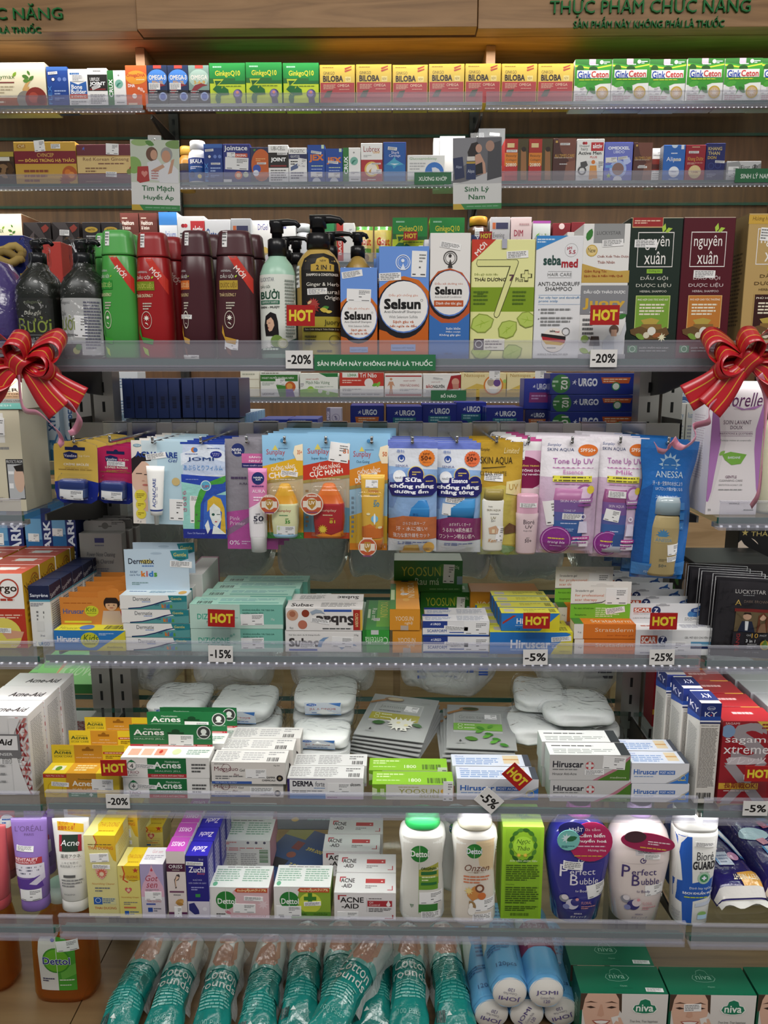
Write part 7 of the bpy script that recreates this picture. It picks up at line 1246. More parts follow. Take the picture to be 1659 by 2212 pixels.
# white and navy cartons with header cards
def scz():return[R(0,0,1,1,'e6e6e6'),R(.06,.22,.27,.56,'b8482c'),T('SCAR',.07,.27,.25,.52,'f0e8e4',.04),E(.335,.4,.055,'24305e'),T('Z',.31,.26,.36,.54,'e8e8f0',.03),T('INTENSIVE GEL',.06,.6,.38,.66,'555',.0),T('GEL MỜ SẸO CHUYÊN SÂU',.61,.24,.96,.36,'333',.01),R(.69,.46,1,.56,'5a94b8'),R(.69,.57,1,.62,'a8d0e0'),R(.69,.64,1,.74,'1c2a58'),T('9 g',.92,.88,.97,.96,'555',0),L(.06,.88,.3,.94,1,'889'),K(.5,.64,.26,.12,1,1)]
z0=T2('scar_gel_carton','white scar gel carton with a red and navy emblem and upright header card',1373,1546,1361,scz(),'e6e6e6',.03,.018,top=[L(.1,.3,.4,.6,1,'b86a5a'),L(.6,.2,.95,.7,3,'99a')],cols={'t':'e2e2e2'})
W,H,D=o_dims[z0.name]
sczh=[R(0,0,1,1,'dcdcde'),R(.05,.22,.28,.46,'b8482c'),T('SCAR',.06,.25,.26,.43,'f0e8e4',.04),E(.345,.36,.06,'24305e'),T('Z',.32,.25,.37,.47,'e8e8f0',.03),R(.05,.52,.12,.54,'b8482c'),T('INTENSIVE',.13,.51,.3,.55,'777',0),T('LÀM PHẲNG SẸO',.05,.7,.36,.78,'333',.01),E(.43,.06,.05,'a8a8ac',.07),R(.34,.06,.52,.12,'a8a8ac'),G('drop',.88,.38,.17,'3a6aa8',30),G('drop',.82,.5,.12,'4a80b8',60),E(.88,.34,.08,'2a4a8a',.13),L(.84,.28,.94,.42,2,'c8dcf0'),K(.83,.78,.24,.06,1)]
header(z0,W*.97,H,D,sczh,'dcdcde',at(1450,1304,1.048).z-S2[0]-H,x=-.003)
behind(z0,5,.036,'white scar gel carton with a navy emblem header, {} in its row','white scar gel cartons with headers',dx=-.003)
# black sachets in clear film
def sachet():return[R(0,0,1,1,'232124'),R(.03,.02,.97,.98,'2c292c'),T('LUCKYSTAR',.3,.12,.8,.17,'b8b4b0',-.005),L(.42,.18,.62,.2,1,'888'),T('A',.3,.25,.4,.32,'c8a85a',.0),T('DARK BROWN',.44,.25,.85,.285,'7a6a60',-.01),R(.3,.36,.9,.4,'7a2a26'),R(.32,.4,.92,.66,'6a5a40'),E(.52,.46,.07,'c8a084',.045),P([(.45,.44),(.47,.41),(.57,.41),(.59,.44),(.52,.43)],'2a1c16'),P([(.38,.66),(.44,.52),(.6,.52),(.66,.66)],'23283a'),P([(.49,.52),(.55,.52),(.54,.64),(.5,.64)],'dcdcdc'),E(.77,.46,.06,'d0a88c',.042),P([(.68,.66),(.7,.44),(.78,.4),(.86,.46),(.88,.66),(.82,.6),(.83,.46),(.77,.42),(.72,.47),(.74,.6)],'6a3a26'),P([(.7,.66),(.74,.54),(.82,.54),(.86,.66)],'8a6a50'),T('CHỈ',.53,.68,.6,.71,'ccc',.0),T('10',.61,.67,.72,.73,'d8a848',.0),T('PHÚT',.75,.68,.87,.71,'ccc',.0),T('3 in 1',.52,.75,.68,.79,'ddd',.02),L(.55,.8,.72,.88,3,'999'),E(.85,.82,.08,'b8983a'),G('drop',.85,.81,.15,'6a8a3a'),T('NET: 15ML',.52,.91,.78,.93,'999',0),R(.3,.66,.5,.96,'262328'),T('TĂNG',.34,.68,.42,.92,'8a2c30',.02,0,-90),K(.58,.3,.34,.13,2)]
def sach(label,x0,x1,y0,y1,Y,lean,tilt):
 a,b=at(x0,(y0+y1)/2,Y),at(x1,(y0+y1)/2,Y);W=b.x-a.x;Z0=S2[0]+.001;H=(at((x0+x1)/2,y0,Y).z-Z0)
 r=empty('sachet',((a.x+b.x)/2,Y,Z0),label,'sachet','black sachets in clear film');r.rotation_euler=(math.radians(-lean),math.radians(tilt),0)
 mb=MB()
 def dp(u,v):return .004*(1-(2*u-1)**4)*(1-(2*v-1)**4)+.0008*math.sin(14*u+8*v)
 for sg in(1,-1):mb.grid(lambda u,v:((u-.5)*W,-sg*dp(u,v)-sg*.0003,H*(1-v)),10,12,'2a272a')
 draw(mb,Frame(lambda u,v,h:Vector(((u-.5)*W,-dp(u,v)-.0006-h*2,H*(1-v))),W/H,10),sachet())
 mk('sachet_body',mb,'plastic',r)
 fr=Frame(lambda u,v,h:Vector(((u-.5)*W,-dp(u,v)-.0012,H*(1-v))),W/H,10)
 mb=MB();mb.grid(lambda u,v:((u-.5)*W*1.07,-dp(u,v)*1.3-.0022-.0018*abs(math.sin(9*u*v+5*v+2*u)),(H+.003)*(1-v)),22,26,'fff');mk('clear_film',mb,'film',r)
 mb=MB();o_=[(-W*.535,.0),(W*.535,.0),(W*.535,H+.003),(-W*.535,H+.003)]
 for p_,q_ in zip(o_,o_[1:]+o_[:1]):mb.tube([(p_[0],-.001,p_[1]),(q_[0],-.001,q_[1])],.0005,'8a8a8a',0,6)
 mk('film_seam',mb,'plastic',r)
 return r
sc_=sach('black hair colour sachet in clear film, first of its pile',1540,1672,1256,1416,1.012,5,3)
for i in range(1,6):
 q=dup(sc_,sc_.location+Vector((-.004*i+(.006 if i%2 else 0),.014*i,0)),'black hair colour sachet in clear film, %s of its pile'%ORD[i])
T2('hair_dye_carton','black carton with small green pictures on its side, behind the sachets',1496,1680,1216,[R(0,0,1,.02,'3a3836'),L(.2,.2,.8,.5,2,'4a4644')],'1e1c1d',.1,.12,left=[G('leaf',.2,.15,.3,'4a7a3a'),E(.7,.2,.15,'8a6a50'),G('leaf',.3,.4,.3,'5a8a40',40),E(.7,.45,.14,'b89a80'),G('leaf',.25,.65,.3,'4a7a3a',80),E(.7,.7,.14,'c8b090'),G('flower',.4,.88,.24,'a8a068')],cols={'t':'262425'})
T2('hair_dye_carton','black carton with a pale woman\'s face and gold star, high behind the sachets',1590,1720,1140,[G('star',.1,.06,.12,'b8a060'),T('THÁI',.2,.03,.5,.1,'b8a060',.01),E(.16,.32,.22,'d8c0b0',.2),P([(0,.1),(.2,.12),(.4,.24),(.42,.5),(.3,.3),(.1,.2)],'100e0f'),R(.02,.31,.12,.325,'1a1414'),R(.2,.33,.3,.345,'1a1414'),T('RAU',.16,.5,.6,.6,'a8a8a8',.0)],'141213',.05,.225)
T2('small_carton','mauve pink carton tucked behind the white and teal kids stack',421,460,1218,[L(.2,.4,.8,.6,2,'6a3a5a')],'a86a84',.05,.17)
T2('small_carton','white carton tucked behind the kids stack beside the mint cartons',402,440,1240,[B(.2,.4,.8,.7)],'d8d6d2',.1,.08)
# side bays, upper extra shelf
def TD(name,label,x0,x1,yt,front,base,D=.05,back=.02,**k):return C(name,label,'carton',x0,x1,yt,SD,back,D,base,front,**k)
TD('cleanser_carton','white and mauve intimate cleanser carton under the red bow',1534,1645,824,[P([(0,0),(1,0),(1,1),(0,1)],'e6e0e2'),P([(.02,.1),(.2,.3),(.24,.45),(.16,.7),(.04,.9),(0,.9),(0,.1)],'b07ab8'),P([(.02,.08),(.26,.3),(.3,.45),(.2,.7),(.06,.92),(.12,.7),(.2,.45),(.14,.28)],'dcd6d8'),P([(1,.1),(.86,.35),(.86,.5),(.96,.8),(1,.85)],'b07ab8'),T('Saforelle',.06,.08,.94,.185,'5a2458',.005,.25),P([(.36,.17),(.6,.2),(.96,.17),(.8,.205),(.55,.21)],'b07ab8'),R(.4,.2,.8,.202,'888'),T('SOIN LAVANT',.22,.285,.76,.315,'5a3a54',-.005),T('DOUX',.36,.325,.6,.352,'5a3a54',-.005),R(.14,.37,.8,.372,'8a5a84'),T('IRRITATIONS & QUOTIDIEN',.16,.378,.8,.394,'6a3a64',.0),R(.14,.4,.8,.402,'8a5a84'),T('Toilette intime et corporelle',.18,.428,.78,.444,'888',-.005,.2),P([(.24,.54),(.4,.52),(.72,.54),(.62,.61),(.44,.62),(.3,.58)],'7ab04a'),T('BARDANE',.36,.555,.6,.572,'eef',.01),G('leaf',.24,.53,.14,'8ab85a',-40),T('GENTLE',.34,.7,.56,.72,'6a3a5a',.0),T('CLEANSING CARE',.22,.73,.68,.745,'888',-.005),T('IRRITATION & DAILY USE',.22,.765,.68,.777,'888',-.005),L(.22,.8,.7,.815,1,'999'),T('FRANCE',.46,.905,.66,.92,'777',0),T('25',.04,.955,.1,.97,'555',0),L(.75,.955,.95,.97,1,'888')],'e6e0e2',.07,.022,left=[L(.15,.25,.7,.75,26,'c8bcc4'),R(.7,.2,1,1,'d8d0d6'),T('Saforelle',.2,.05,.6,.1,'8a4a88',0,.2)],cols={'t':'ece8ea','l':'e0dade'})
bb=[(0,.9,.9,2.4,'d8d4b8'),(.04,1,1,2.4,'e0dcc0'),(.7,.96,1,2.4,'e4e0c6'),(.88,.6,.7,2.2,'e4e0c6'),(1,.4,.5,2,'dcd8c0')]
bottle('cream_bottle','cream bottle cut by the picture edge beside the white and mauve carton',1650,1720,910,SD,.02,.05,[('body','plastic',bb)])
TD('sunscreen_carton','pale sunscreen carton with gold rays and an aqua band at the picture edge',-80,48,818,[R(0,0,1,1,'d8cdb8')]+[P([(.75,.34),(.2+.08*i,.05),(.23+.08*i,.05)],'b8906a')for i in range(10)]+[T('DER',.58,.31,.94,.42,'3a2e26',.01),R(.3,.45,.98,.66,'b09070'),T('PROTECTOR',.4,.475,.95,.53,'4a3a2c',.01),L(.4,.57,.95,.61,1,'7a6248'),R(.3,.66,1,.8,'9a9a94'),T('LONG UVA',.66,.7,.96,.76,'3a3836',.005),R(.2,.8,1,1,'7ac0b4'),T('FRESH',.5,.85,.8,.91,'e0f0ea',.01)],'d8cdb8',.08,.03,z=.139,cols={'r':'b4ae9e','t':'e0d8c8'})
TD('sunscreen_carton','cream sunscreen pack with a framed face picture under the pale carton',-80,52,946,[R(0,0,1,1,'cfc7ae'),R(.2,.03,.74,.32,'e4e2dc'),L(.62,.35,.8,.4,1,'888'),R(.72,.48,1,.88,'2a2a2c'),T('PROTECTS FROM',.73,.49,.99,.52,'ddd',.0),R(.74,.53,.99,.87,'b8babc'),E(.92,.68,.085,'d0b09a',.13),P([(.84,.55),(.99,.53),(.99,.6),(.88,.6)],'2a2624'),R(.75,.6,.84,.63,'e8e8e8'),R(.75,.72,.82,.77,'e8e8e8'),L(.1,.85,.66,.95,3,'a8a090'),K(.6,.16,.3,.28,3,1)],'cfc7ae',.08,.03,cols={'r':'a8a492'},H=.138)
def xyp():return[R(0,0,1,.16,'3a5a88'),L(.2,.05,.9,.12,2,'a8b8d0'),T('XYPENAT',.42,.17,.8,.66,'3a5a88',.035,0,-90),P([(.05,.62),(.3,.76),(.7,.76),(.98,.6),(.98,.66),(.7,.8),(.3,.8),(.05,.67)],'4a80b0'),P([(0,.82),(1,.78),(1,1),(0,1)],'4a88b0'),G('star',.5,.84,.5,'9ac0d8')]
for x0,x1,yt,lb_,bk in((84,128,806,'white tube carton with blue upright lettering, beside the pale sunscreen carton',.14),(131,170,812,'white tube carton with blue upright lettering, beside the slotted post',.16),(66,84,850,'narrow white carton with blue print behind the pale sunscreen carton',.1)):
 C('tube_carton',lb_,'carton',x0,x1,yt,BS,bk,.045,'ccd4dc',xyp(),cols={'r':'a8b8c8'})
for i,(x0,x1)in enumerate(((1452,1478),(1480,1506),(1508,1530))):
 C('cream_carton','white cream carton with blue script, %s of three beside the red bow'%ORD[i],'carton',x0,x1,872,BS,.1,.05,'d0cec8',[T('luary',.15,.14,.85,.26,'6a8ab0',-.005),L(.15,.34,.9,.9,10,'99a')],group='white cream cartons with blue script')
C('cream_carton','blue carton with white curls above the white cream cartons','carton',1455,1520,828,BS,.18,.05,'3a5a8a',[O(.3,.3,.2,.03,'c8d4e0'),O(.6,.4,.22,.03,'c8d4e0'),L(.1,.1,.9,.2,1,'c8d4e0')])
# clear packs of cotton on the far side
def cotton(label,px,yb,Y,Z,W,H,D,prints=(),seed=1,nm='cotton_pack',fillc='d2d3cc',group='clear cotton packs',film='milky_film',rz=0):
 p=at(px,yb,Y);R_=random.Random(seed);a=[R_.uniform(0,6.28)for _ in range(6)]
 r=empty(nm,(p.x,Y,Z+.002),label,'cotton pack',group,math.radians(rz))
 def body(k,wob):
  mb=MB()
  def fn(u,v):
   th=2*math.pi*u;ph=math.pi*(v-.5)
   ct,st_,cp,sp_=math.cos(th),math.sin(th),math.cos(ph),math.sin(ph)
   f=lambda q,e:math.copysign(abs(q)**e,q)
   x=f(ct,.42)*f(cp,.4);y=f(st_,.42)*f(cp,.4);z=f(sp_,.5)
   n=wob*(math.sin(4*x+3*z+a[0])+.7*math.sin(7*y-5*z+a[1])+.5*math.sin(9*x-6*y+a[2]))
   return(x*W/2*k*(1+n*.3),y*D/2*k*(1+n),max(.0,H/2+z*H/2*k*(1+n*.6)))
  mb.grid(fn,40,20,fillc)
  return mb
 mk('cotton_filling',body(.93,.05),'matte',r)
 if prints:
  mb=MB();fr=flat((-W*.42,-D/2*1.04,H*.95),(W*.84,0,0),(0,D*.08,-H*.9),(0,-1,0));draw(mb,fr,prints);mk('print',mb,'card',r)
 mk('clear_bag',body(1.03,.09),film,r)
 for s_ in(-1,1):
  mb=MB()
  mb.grid(lambda u,v:(s_*(W*.47+u*W*.09),(v-.5)*D*(.3+.5*u),H*.5+min(.012,H*.2)*math.sin(9*v+a[3])*u+min(.006,H*.1)*math.sin(20*v+a[4])*u),6,14,'fff')
  mk('gathered_end',mb,film,r)
 return r
bar_print=lambda s:[L(.1,.1,.7,.9,8,'3a4a98',s),B(.78,.1,.92,.7,'3a4a98',1)]
for i,(px,W,H,D,Y,lb_)in enumerate(((335,.15,.12,.16,1.47,'clear cotton pack behind the white and teal kids stack'),(515,.17,.12,.17,1.46,'grey looking clear cotton pack over the mint cartons'),(680,.15,.125,.17,1.45,'grey looking clear cotton pack behind the white cartons with round photographs'),(810,.11,.1,.15,1.46,'clear cotton pack with blue ends behind the green gel carton'),(985,.14,.11,.16,1.46,'clear cotton pack behind the uppermost dark green carton'),(1130,.15,.12,.17,1.45,'clear cotton pack with a hole at its end, behind the blue and yellow cartons'),(1290,.12,.11,.16,1.46,'clear cotton pack behind the white and green header cards'))):
 cotton(lb_,px,1230,Y,B2[0],W*.86,H*1.35,D,[R(.0,.45,1,.5,'8a94a8'),R(.1,.2,.7,.23,'8a94a8')]if i%2 else[],10+i,fillc='b9bab6')
for i,(px,W,H,D,Y,pr,lb_)in enumerate(((350,.12,.13,.2,1.44,[P([(.4,.6),(.75,.62),(.6,.85),(.45,.8)],'2a3478')],'cotton pack with a navy corner mark beside the slotted post, on the fourth level'),(520,.165,.14,.2,1.44,[O(.15,.5,.06,.006,'777'),P([(.75,.55),(.95,.5),(.93,.7),(.72,.7)],'2a2f78')],'cotton pack with a navy quarter mark, hanging low under the third shelf'),(725,.175,.14,.2,1.44,[],'plain lumpy cotton pack without print under the third shelf'),(962,.205,.15,.2,1.43,[T('Email: baothach@baothach.com.vn',.14,.12,.8,.18,'5a6aa0',.0,0,180),T('Tel: +84(28) 3883 9888',.3,.24,.8,.3,'5a6aa0',.0,0,180),L(.12,.35,.8,.82,5,'5a6aa0'),B(.86,.25,.97,.75,'3a5ab0',1)],'cotton pack with upside-down blue print and bar marks under the third shelf'),(1230,.18,.14,.2,1.44,[L(.55,.1,.95,.9,9,'4a4a50'),B(.2,.2,.36,.7,'3a3a78',1)],'cotton pack with dark lined print under the third shelf, by the steel post'))):
 cotton(lb_,px,1480,Y,B3[0],W*.88,H,D,pr,30+i,fillc='c9c9c1')
# ------------------------------------------------------------ fourth shelf of the stand: acne gels
def T3(name,label,x0,x1,yt,front,base,D=.03,back=.025,**k):return C(name,label,'carton',x0,x1,yt,S3,back,D,base,front,**k)
def tri_pat(x0,x1,y0,y1,seed):
 r=random.Random(seed);out=[]
 nx,ny=4,16
 for i in range(nx):
  for j in range(ny):
   u0=x0+(x1-x0)*i/nx;u1=x0+(x1-x0)*(i+1)/nx;v0=y0+(y1-y0)*j/ny;v1=y0+(y1-y0)*(j+1)/ny
   out.append(P(r.choice([[(u0,v0),(u1,v0),(u0,v1)],[(u0,v0),(u1,v1),(u0,v1)],[(u1,v0),(u1,v1),(u0,v1)]]),r.choice(['a8484a','8a3034','c07a74','d8c0bc','9a3a3c'])))
 return out
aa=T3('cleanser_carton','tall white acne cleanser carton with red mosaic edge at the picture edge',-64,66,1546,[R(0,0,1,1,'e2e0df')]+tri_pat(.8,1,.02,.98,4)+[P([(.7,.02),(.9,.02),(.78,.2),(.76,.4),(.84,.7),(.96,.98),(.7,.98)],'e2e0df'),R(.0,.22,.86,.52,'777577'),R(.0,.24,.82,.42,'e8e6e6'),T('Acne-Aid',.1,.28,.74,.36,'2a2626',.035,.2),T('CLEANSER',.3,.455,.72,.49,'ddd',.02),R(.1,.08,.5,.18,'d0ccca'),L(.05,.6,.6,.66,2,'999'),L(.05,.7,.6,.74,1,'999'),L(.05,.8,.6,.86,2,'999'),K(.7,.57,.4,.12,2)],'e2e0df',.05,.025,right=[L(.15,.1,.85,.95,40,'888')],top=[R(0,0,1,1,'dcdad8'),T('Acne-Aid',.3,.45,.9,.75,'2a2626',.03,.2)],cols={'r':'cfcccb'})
behind(aa,2,.0515,'tall white acne cleanser carton with red mosaic edge, {} in its row','acne cleanser cartons',dx=.001)
T3('cleanser_carton','dim white acne cleanser carton lying deep behind the yellow acne cartons',104,190,1557,[L(.1,.1,.8,.2,1,'333'),L(.1,.4,.9,.9,6,'888')]+tri_pat(.75,1,0,1,9),'b4b4b0',.04,.22)  # white carton; its dimness deep on the shelf is put into the grey base
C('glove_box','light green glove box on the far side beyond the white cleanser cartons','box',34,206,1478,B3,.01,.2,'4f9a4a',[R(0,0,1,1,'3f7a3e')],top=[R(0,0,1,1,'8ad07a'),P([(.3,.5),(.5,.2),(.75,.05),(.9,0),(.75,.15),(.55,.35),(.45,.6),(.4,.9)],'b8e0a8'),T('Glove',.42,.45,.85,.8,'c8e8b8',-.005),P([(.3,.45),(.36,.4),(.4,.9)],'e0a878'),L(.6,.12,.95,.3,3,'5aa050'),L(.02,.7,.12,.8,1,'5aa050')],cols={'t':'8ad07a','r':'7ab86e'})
# yellow scar care
def yel():return[R(0,0,.3,1,'d8b82a'),R(.3,0,.7,1,'c08428'),R(.7,0,1,1,'d8b82a'),R(0,.03,.31,.18,'b03028'),T('Ngừa Mụn và Da Sẹo',.04,.07,.28,.14,'f0e0c8',.01),O(.15,.62,.1,.008,'b8901c'),T('Mentholatum',.46,.2,.64,.27,'3a4a24',.01),T('Acnes',.38,.3,.66,.52,'f0ece0',.02),T('SCAR CARE',.38,.6,.66,.68,'e8d8b0',-.005),R(.32,.78,.7,.99,'3a7a52'),L(.36,.8,.56,.95,2,'b8d8c0'),G('cross',.62,.88,.05,'e0e8e0'),K(.22,.45,.23,.06,4),K(.78,.45,.28,.15,1,1)]
yh=[R(0,0,.31,1,'d8bc2c'),R(.31,0,.7,1,'c28a2a'),R(.7,0,1,1,'d8bc2c'),T('Mentholatum',.1,.26,.26,.32,'3a4a24',.0),T('Acnes',.03,.3,.27,.5,'2f4a2a',.02),R(.03,.56,.28,.57,'5a6a34'),T('SCAR CARE',.03,.6,.28,.68,'3a4a28',-.01),R(.42,.2,.58,.32,'8a5a18'),E(.5,.2,.03,'8a5a18'),T('MỜ SẸO',.44,.48,.58,.56,'f0e4c8',.01),T('GIẢM NHANH THÂM MỤN',.33,.64,.68,.72,'f0e4c8',.01),R(.71,.36,1,.48,'b03028'),L(.73,.38,.98,.46,1,'f0d8c0'),L(.74,.55,.95,.75,2,'8a6a1c')]
yc=T3('acne_carton','yellow and ochre scar care carton with hang header, first of its row',95,258,1671,yel(),'d8b82a',.03,.02,top=[R(0,0,.3,1,'d8c034'),R(.3,0,.7,1,'cc962e'),R(.7,0,1,1,'d8c034'),R(.08,.3,.24,.7,'d8d8c0'),E(.16,.55,.04,'5a8a2a',.2),L(.38,.2,.65,.8,3,'e8d8a0')],cols={'t':'d8c034','r':'c8a828'})
W,H,D=o_dims[yc.name];header(yc,W*.98,H,D,yh,'c28a2a',at(185,1609,1.022).z-yc.location.z-H,[(x,z+H-.004)for x,z in rrect(W*.98,at(185,1609,1.022).z-yc.location.z-H+.004,.001)])
behind(yc,2,.045,'yellow and ochre scar care carton with hang header, {} of its row','yellow scar care cartons',dx=.006)
# green sealing jell
def jell(k):return[R(0,0,1,1,'e6e4e0'),E(.12,.4,.06,'8a9a94'),E(.12,.4,.045,'e6e4e0'),P([(.08,.2),(.12,.1),(.16,.2),(.12,.24)],'2a7a4a'),T('4' if k else '+',.1,.3,.14,.52,'555',.02),T('TRIO',.06,.66,.2,.8,'8a4a5a',.0),T('ACTIV',.08,.85,.18,.92,'777',-.005),R(.3,.02,.74,.8,'1f6a3a'),T('Mentholatum',.5,.14,.66,.24,'cfe0d0',.0),T('Acnes',.37,.2,.68,.52,'eef0ea',.02),T('SEALING JELL',.38,.62,.68,.72,'b8d0bc',-.01),R(.3,.8,.74,.98,'b03038'),T('CLEAR ACNE & ANTI-BACTERIA',.34,.85,.71,.93,'f0d8d0',.01),L(.8,.25,.97,.75,3,'555'),K(.27,.42,.24,.05,4)]
jt=[R(0,0,1,1,'e0e2dc')]+[R(.06+.15*i,.25,.18+.15*i,.8,['d8a890','d8b098','d89880'][i])for i in range(3)]+[E(.42,.5,.02,'b83028',.15),E(.6,.5,.05,'c8d0a0',.25),L(.72,.3,.98,.75,3,'7a9a88')]
j0=T3('acne_carton','white carton with green acne lettering panel, lower of two',267,453,1681,jell(0),'e6e4e0',.034,.02,cols={'t':'e0e2dc'})
j1=T3('acne_carton','white carton with green panel carrying the green hang header, upper of two',262,452,1637,jell(1),'e6e4e0',.034,.02,z=o_dims[j0.name][1]+.0006,top=jt,cols={'t':'e0e2dc'})
jh=[R(0,0,1,1,'1f6a3a'),R(0,.9,1,1,'b03038'),L(.16,.92,.98,.98,1,'e8c8c0'),T('Mentholatum',.18,.16,.38,.24,'cfe0d0',.0),T('Acnes',.05,.22,.42,.48,'eef0ea',.02),R(.05,.55,.42,.56,'b8d0bc'),T('SEALING JELL',.05,.62,.42,.7,'b8d0bc',-.01),E(.56,.3,.05,'123d20',.1),R(.46,.34,.66,.42,'123d20'),E(.9,.34,.085,'e0e4dc'),E(.9,.34,.075,'3a3a38'),E(.9,.3,.035,'e0e4dc'),P([(.85,.48),(.9,.38),(.95,.48)],'e0e4dc'),T('MENTHOLATUM',.82,.6,.98,.66,'b8d0bc',.0),K(.62,.7,.3,.14,1,1)]
W,H,D=o_dims[j1.name];hh=at(360,1565,1.026).z-j1.location.z-H;header(j1,W*.96,H,D,jh,'1f6a3a',hh)
dup(j0,j0.location+Vector((.012,.042,0)),'white carton with green panel, lower of the pair standing behind')
dup(j1,j1.location+Vector((.012,.042,0)),'white carton with green hang header, upper of the pair standing behind')
dup(j1,j1.location+Vector((.018,.084,-.012)),'white carton with green hang header, last of three standing behind one another')
# megaduo
def mega(st):return[R(0,0,1,1,'ddd8d2'),R(0,.88,.54,1,'3a5aa0'),T('FOR TOPICAL USE ONLY',.05,.91,.34,.97,'c8d4e8',.01),T('ANTI-ACNE',.04,.05,.18,.1,'444',.02),T('Megaduo',.04,.2,.36,.46,'6a2a3a',.01),O(.2,.26,.06,.006,'6a2a3a'),T('Gel',.38,.3,.45,.42,'444',.0),T('Plus',.3,.52,.37,.62,'6a2a3a',-.005,.2),L(.05,.6,.44,.8,2,'777'),T('15g Gel',.84,.1,.92,.17,'444',.0),E(.92,.72,.045,'2a2526'),E(.92,.72,.02,'8a7a5a'),T('GAMMA',.74,.64,.86,.73,'444',.02),T('CHEMICALS',.68,.78,.86,.86,'444',.02)]+st
mt=[R(0,0,1,1,'d8d6d2'),L(.03,.1,.36,.9,6,'999'),L(.4,.15,.7,.85,4,'aaa'),L(.74,.1,.96,.45,2,'999'),B(.74,.6,.9,.92)]
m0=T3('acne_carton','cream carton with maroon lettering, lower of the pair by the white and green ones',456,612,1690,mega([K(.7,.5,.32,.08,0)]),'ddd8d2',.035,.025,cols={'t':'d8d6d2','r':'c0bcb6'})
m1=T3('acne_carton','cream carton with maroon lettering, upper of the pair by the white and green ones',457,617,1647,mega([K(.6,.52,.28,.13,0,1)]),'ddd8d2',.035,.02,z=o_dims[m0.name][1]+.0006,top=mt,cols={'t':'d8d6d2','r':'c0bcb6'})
for i in(1,2):
 dup(m1,m1.location+Vector((.006*i,.036*i,0)),'cream carton with maroon lettering, %s one back in the upper row'%ORD[i])
 dup(m0,m0.location+Vector((.006*i,.036*i,0)),'cream carton with maroon lettering, %s one back in the lower row'%ORD[i])
# derma forte
df=T3('gel_carton','white carton with purple edge and blue band',621,785,1681,[R(0,0,1,1,'e4e2e2'),R(0,.04,.03,1,'3a2f68'),R(0,.04,.5,.07,'3a2f68'),R(.03,.74,.5,1,'4a80c0'),T('DERMA',.07,.14,.34,.4,'24222e',.04),T('forte',.37,.16,.49,.4,'3a3a48',-.005),L(.35,.44,.5,.52,1,'7a9ac0'),L(.06,.58,.48,.72,2,'777'),T('alcom',.82,.22,.96,.36,'333',.02),R(.5,.86,1,1,'c8b8cc'),L(.52,.88,.66,.95,1,'8a5a8a'),K(.68,.45,.3,.13,0,1)],'e4e2e2',.034,.022,top=[R(0,0,1,1,'d6d6d4'),L(.03,.1,.3,.9,6,'999'),L(.34,.1,.66,.9,6,'999'),L(.76,.15,.96,.5,2,'777'),B(.8,.6,.95,.9)],cols={'t':'d6d6d4','r':'c8c6c6'})
behind(df,1,.035,'white carton with purple edge, {} in its row','derma cartons with purple edge',dx=.003)
# lime acne cartons
ya=T3('acne_carton','lime green and white acne gel carton, first of its row',804,980,1695,[R(0,0,1,1,'d8d6cc'),R(0,0,.17,1,'7aa82c'),P([(.0,.2),(.06,.3),(.06,.6),(0,.7)],'cfe0a8'),L(.1,.1,.15,.9,1,'cfe0a8'),L(.32,.12,.58,.2,1,'a89860'),T('YOOSUN',.33,.28,.82,.6,'9a9a3a',-.01),T('acnes',.58,.64,.82,.82,'9a9a3a',.0),E(.87,.42,.03,'d8a848'),L(.12,.7,.4,.85,2,'a8a8a0'),R(.98,0,1,1,'c8a8a0'),K(.93,.4,.12,.26,0,1)],'d8d6cc',.036,.022,top=[R(0,0,1,1,'8abf34'),L(.05,.15,.4,.5,2,'d0e8a8'),B(.68,.5,.92,.9,'3a4a2a'),T('1800',.45,.55,.6,.8,'e8f0d8',.0),L(.05,.65,.35,.75,1,'d0e8a8')],cols={'t':'8abf34','r':'6a9a28','l':'7aa82c'})
behind(ya,1,.038,'lime green and white acne gel carton, {} of its row','lime acne gel cartons',dx=-.006)
# blue and white post acne
def post():return[R(0,0,1,1,'e2e2e6'),P([(1,.42),(1,1),(.66,1),(.84,.8)],'3a78c8'),P([(1,.36),(1,.42),(.84,.8),(.66,1),(.6,1),(.8,.74)],'a8a8ac'),T('Hiruscar',.04,.3,.46,.56,'3a6ab8',.03),R(.48,.36,.76,.56,'3a6ab8'),T('POST ACNE',.5,.4,.74,.52,'e4e8f0',.015),L(.05,.62,.4,.7,1,'7a9ac8'),O(.9,.7,.05,.008,'d8c86a'),L(.82,.8,.96,.88,1,'d8c86a')]
ptop=[R(0,0,1,1,'d4dae6'),T('Hiruscar',.05,.1,.16,.25,'3a6ab8',.01),L(.05,.3,.62,.9,4,'7a9ac8'),R(.66,.1,.86,.8,'d8c8a8'),R(.66,.4,.86,.5,'c89a60'),R(.92,0,1,1,'4a4e58')]
p0=T3('acne_carton','blue and white post acne carton with the slanted HOT card before it',987,1163,1683,post(),'e2e2e6',.034,.024,top=ptop,cols={'t':'d4dae6','r':'c8c8d0'})
behind(p0,1,.036,'blue and white post acne carton, {} of the row behind the HOT card','wide blue and white post acne cartons',dx=-.004)
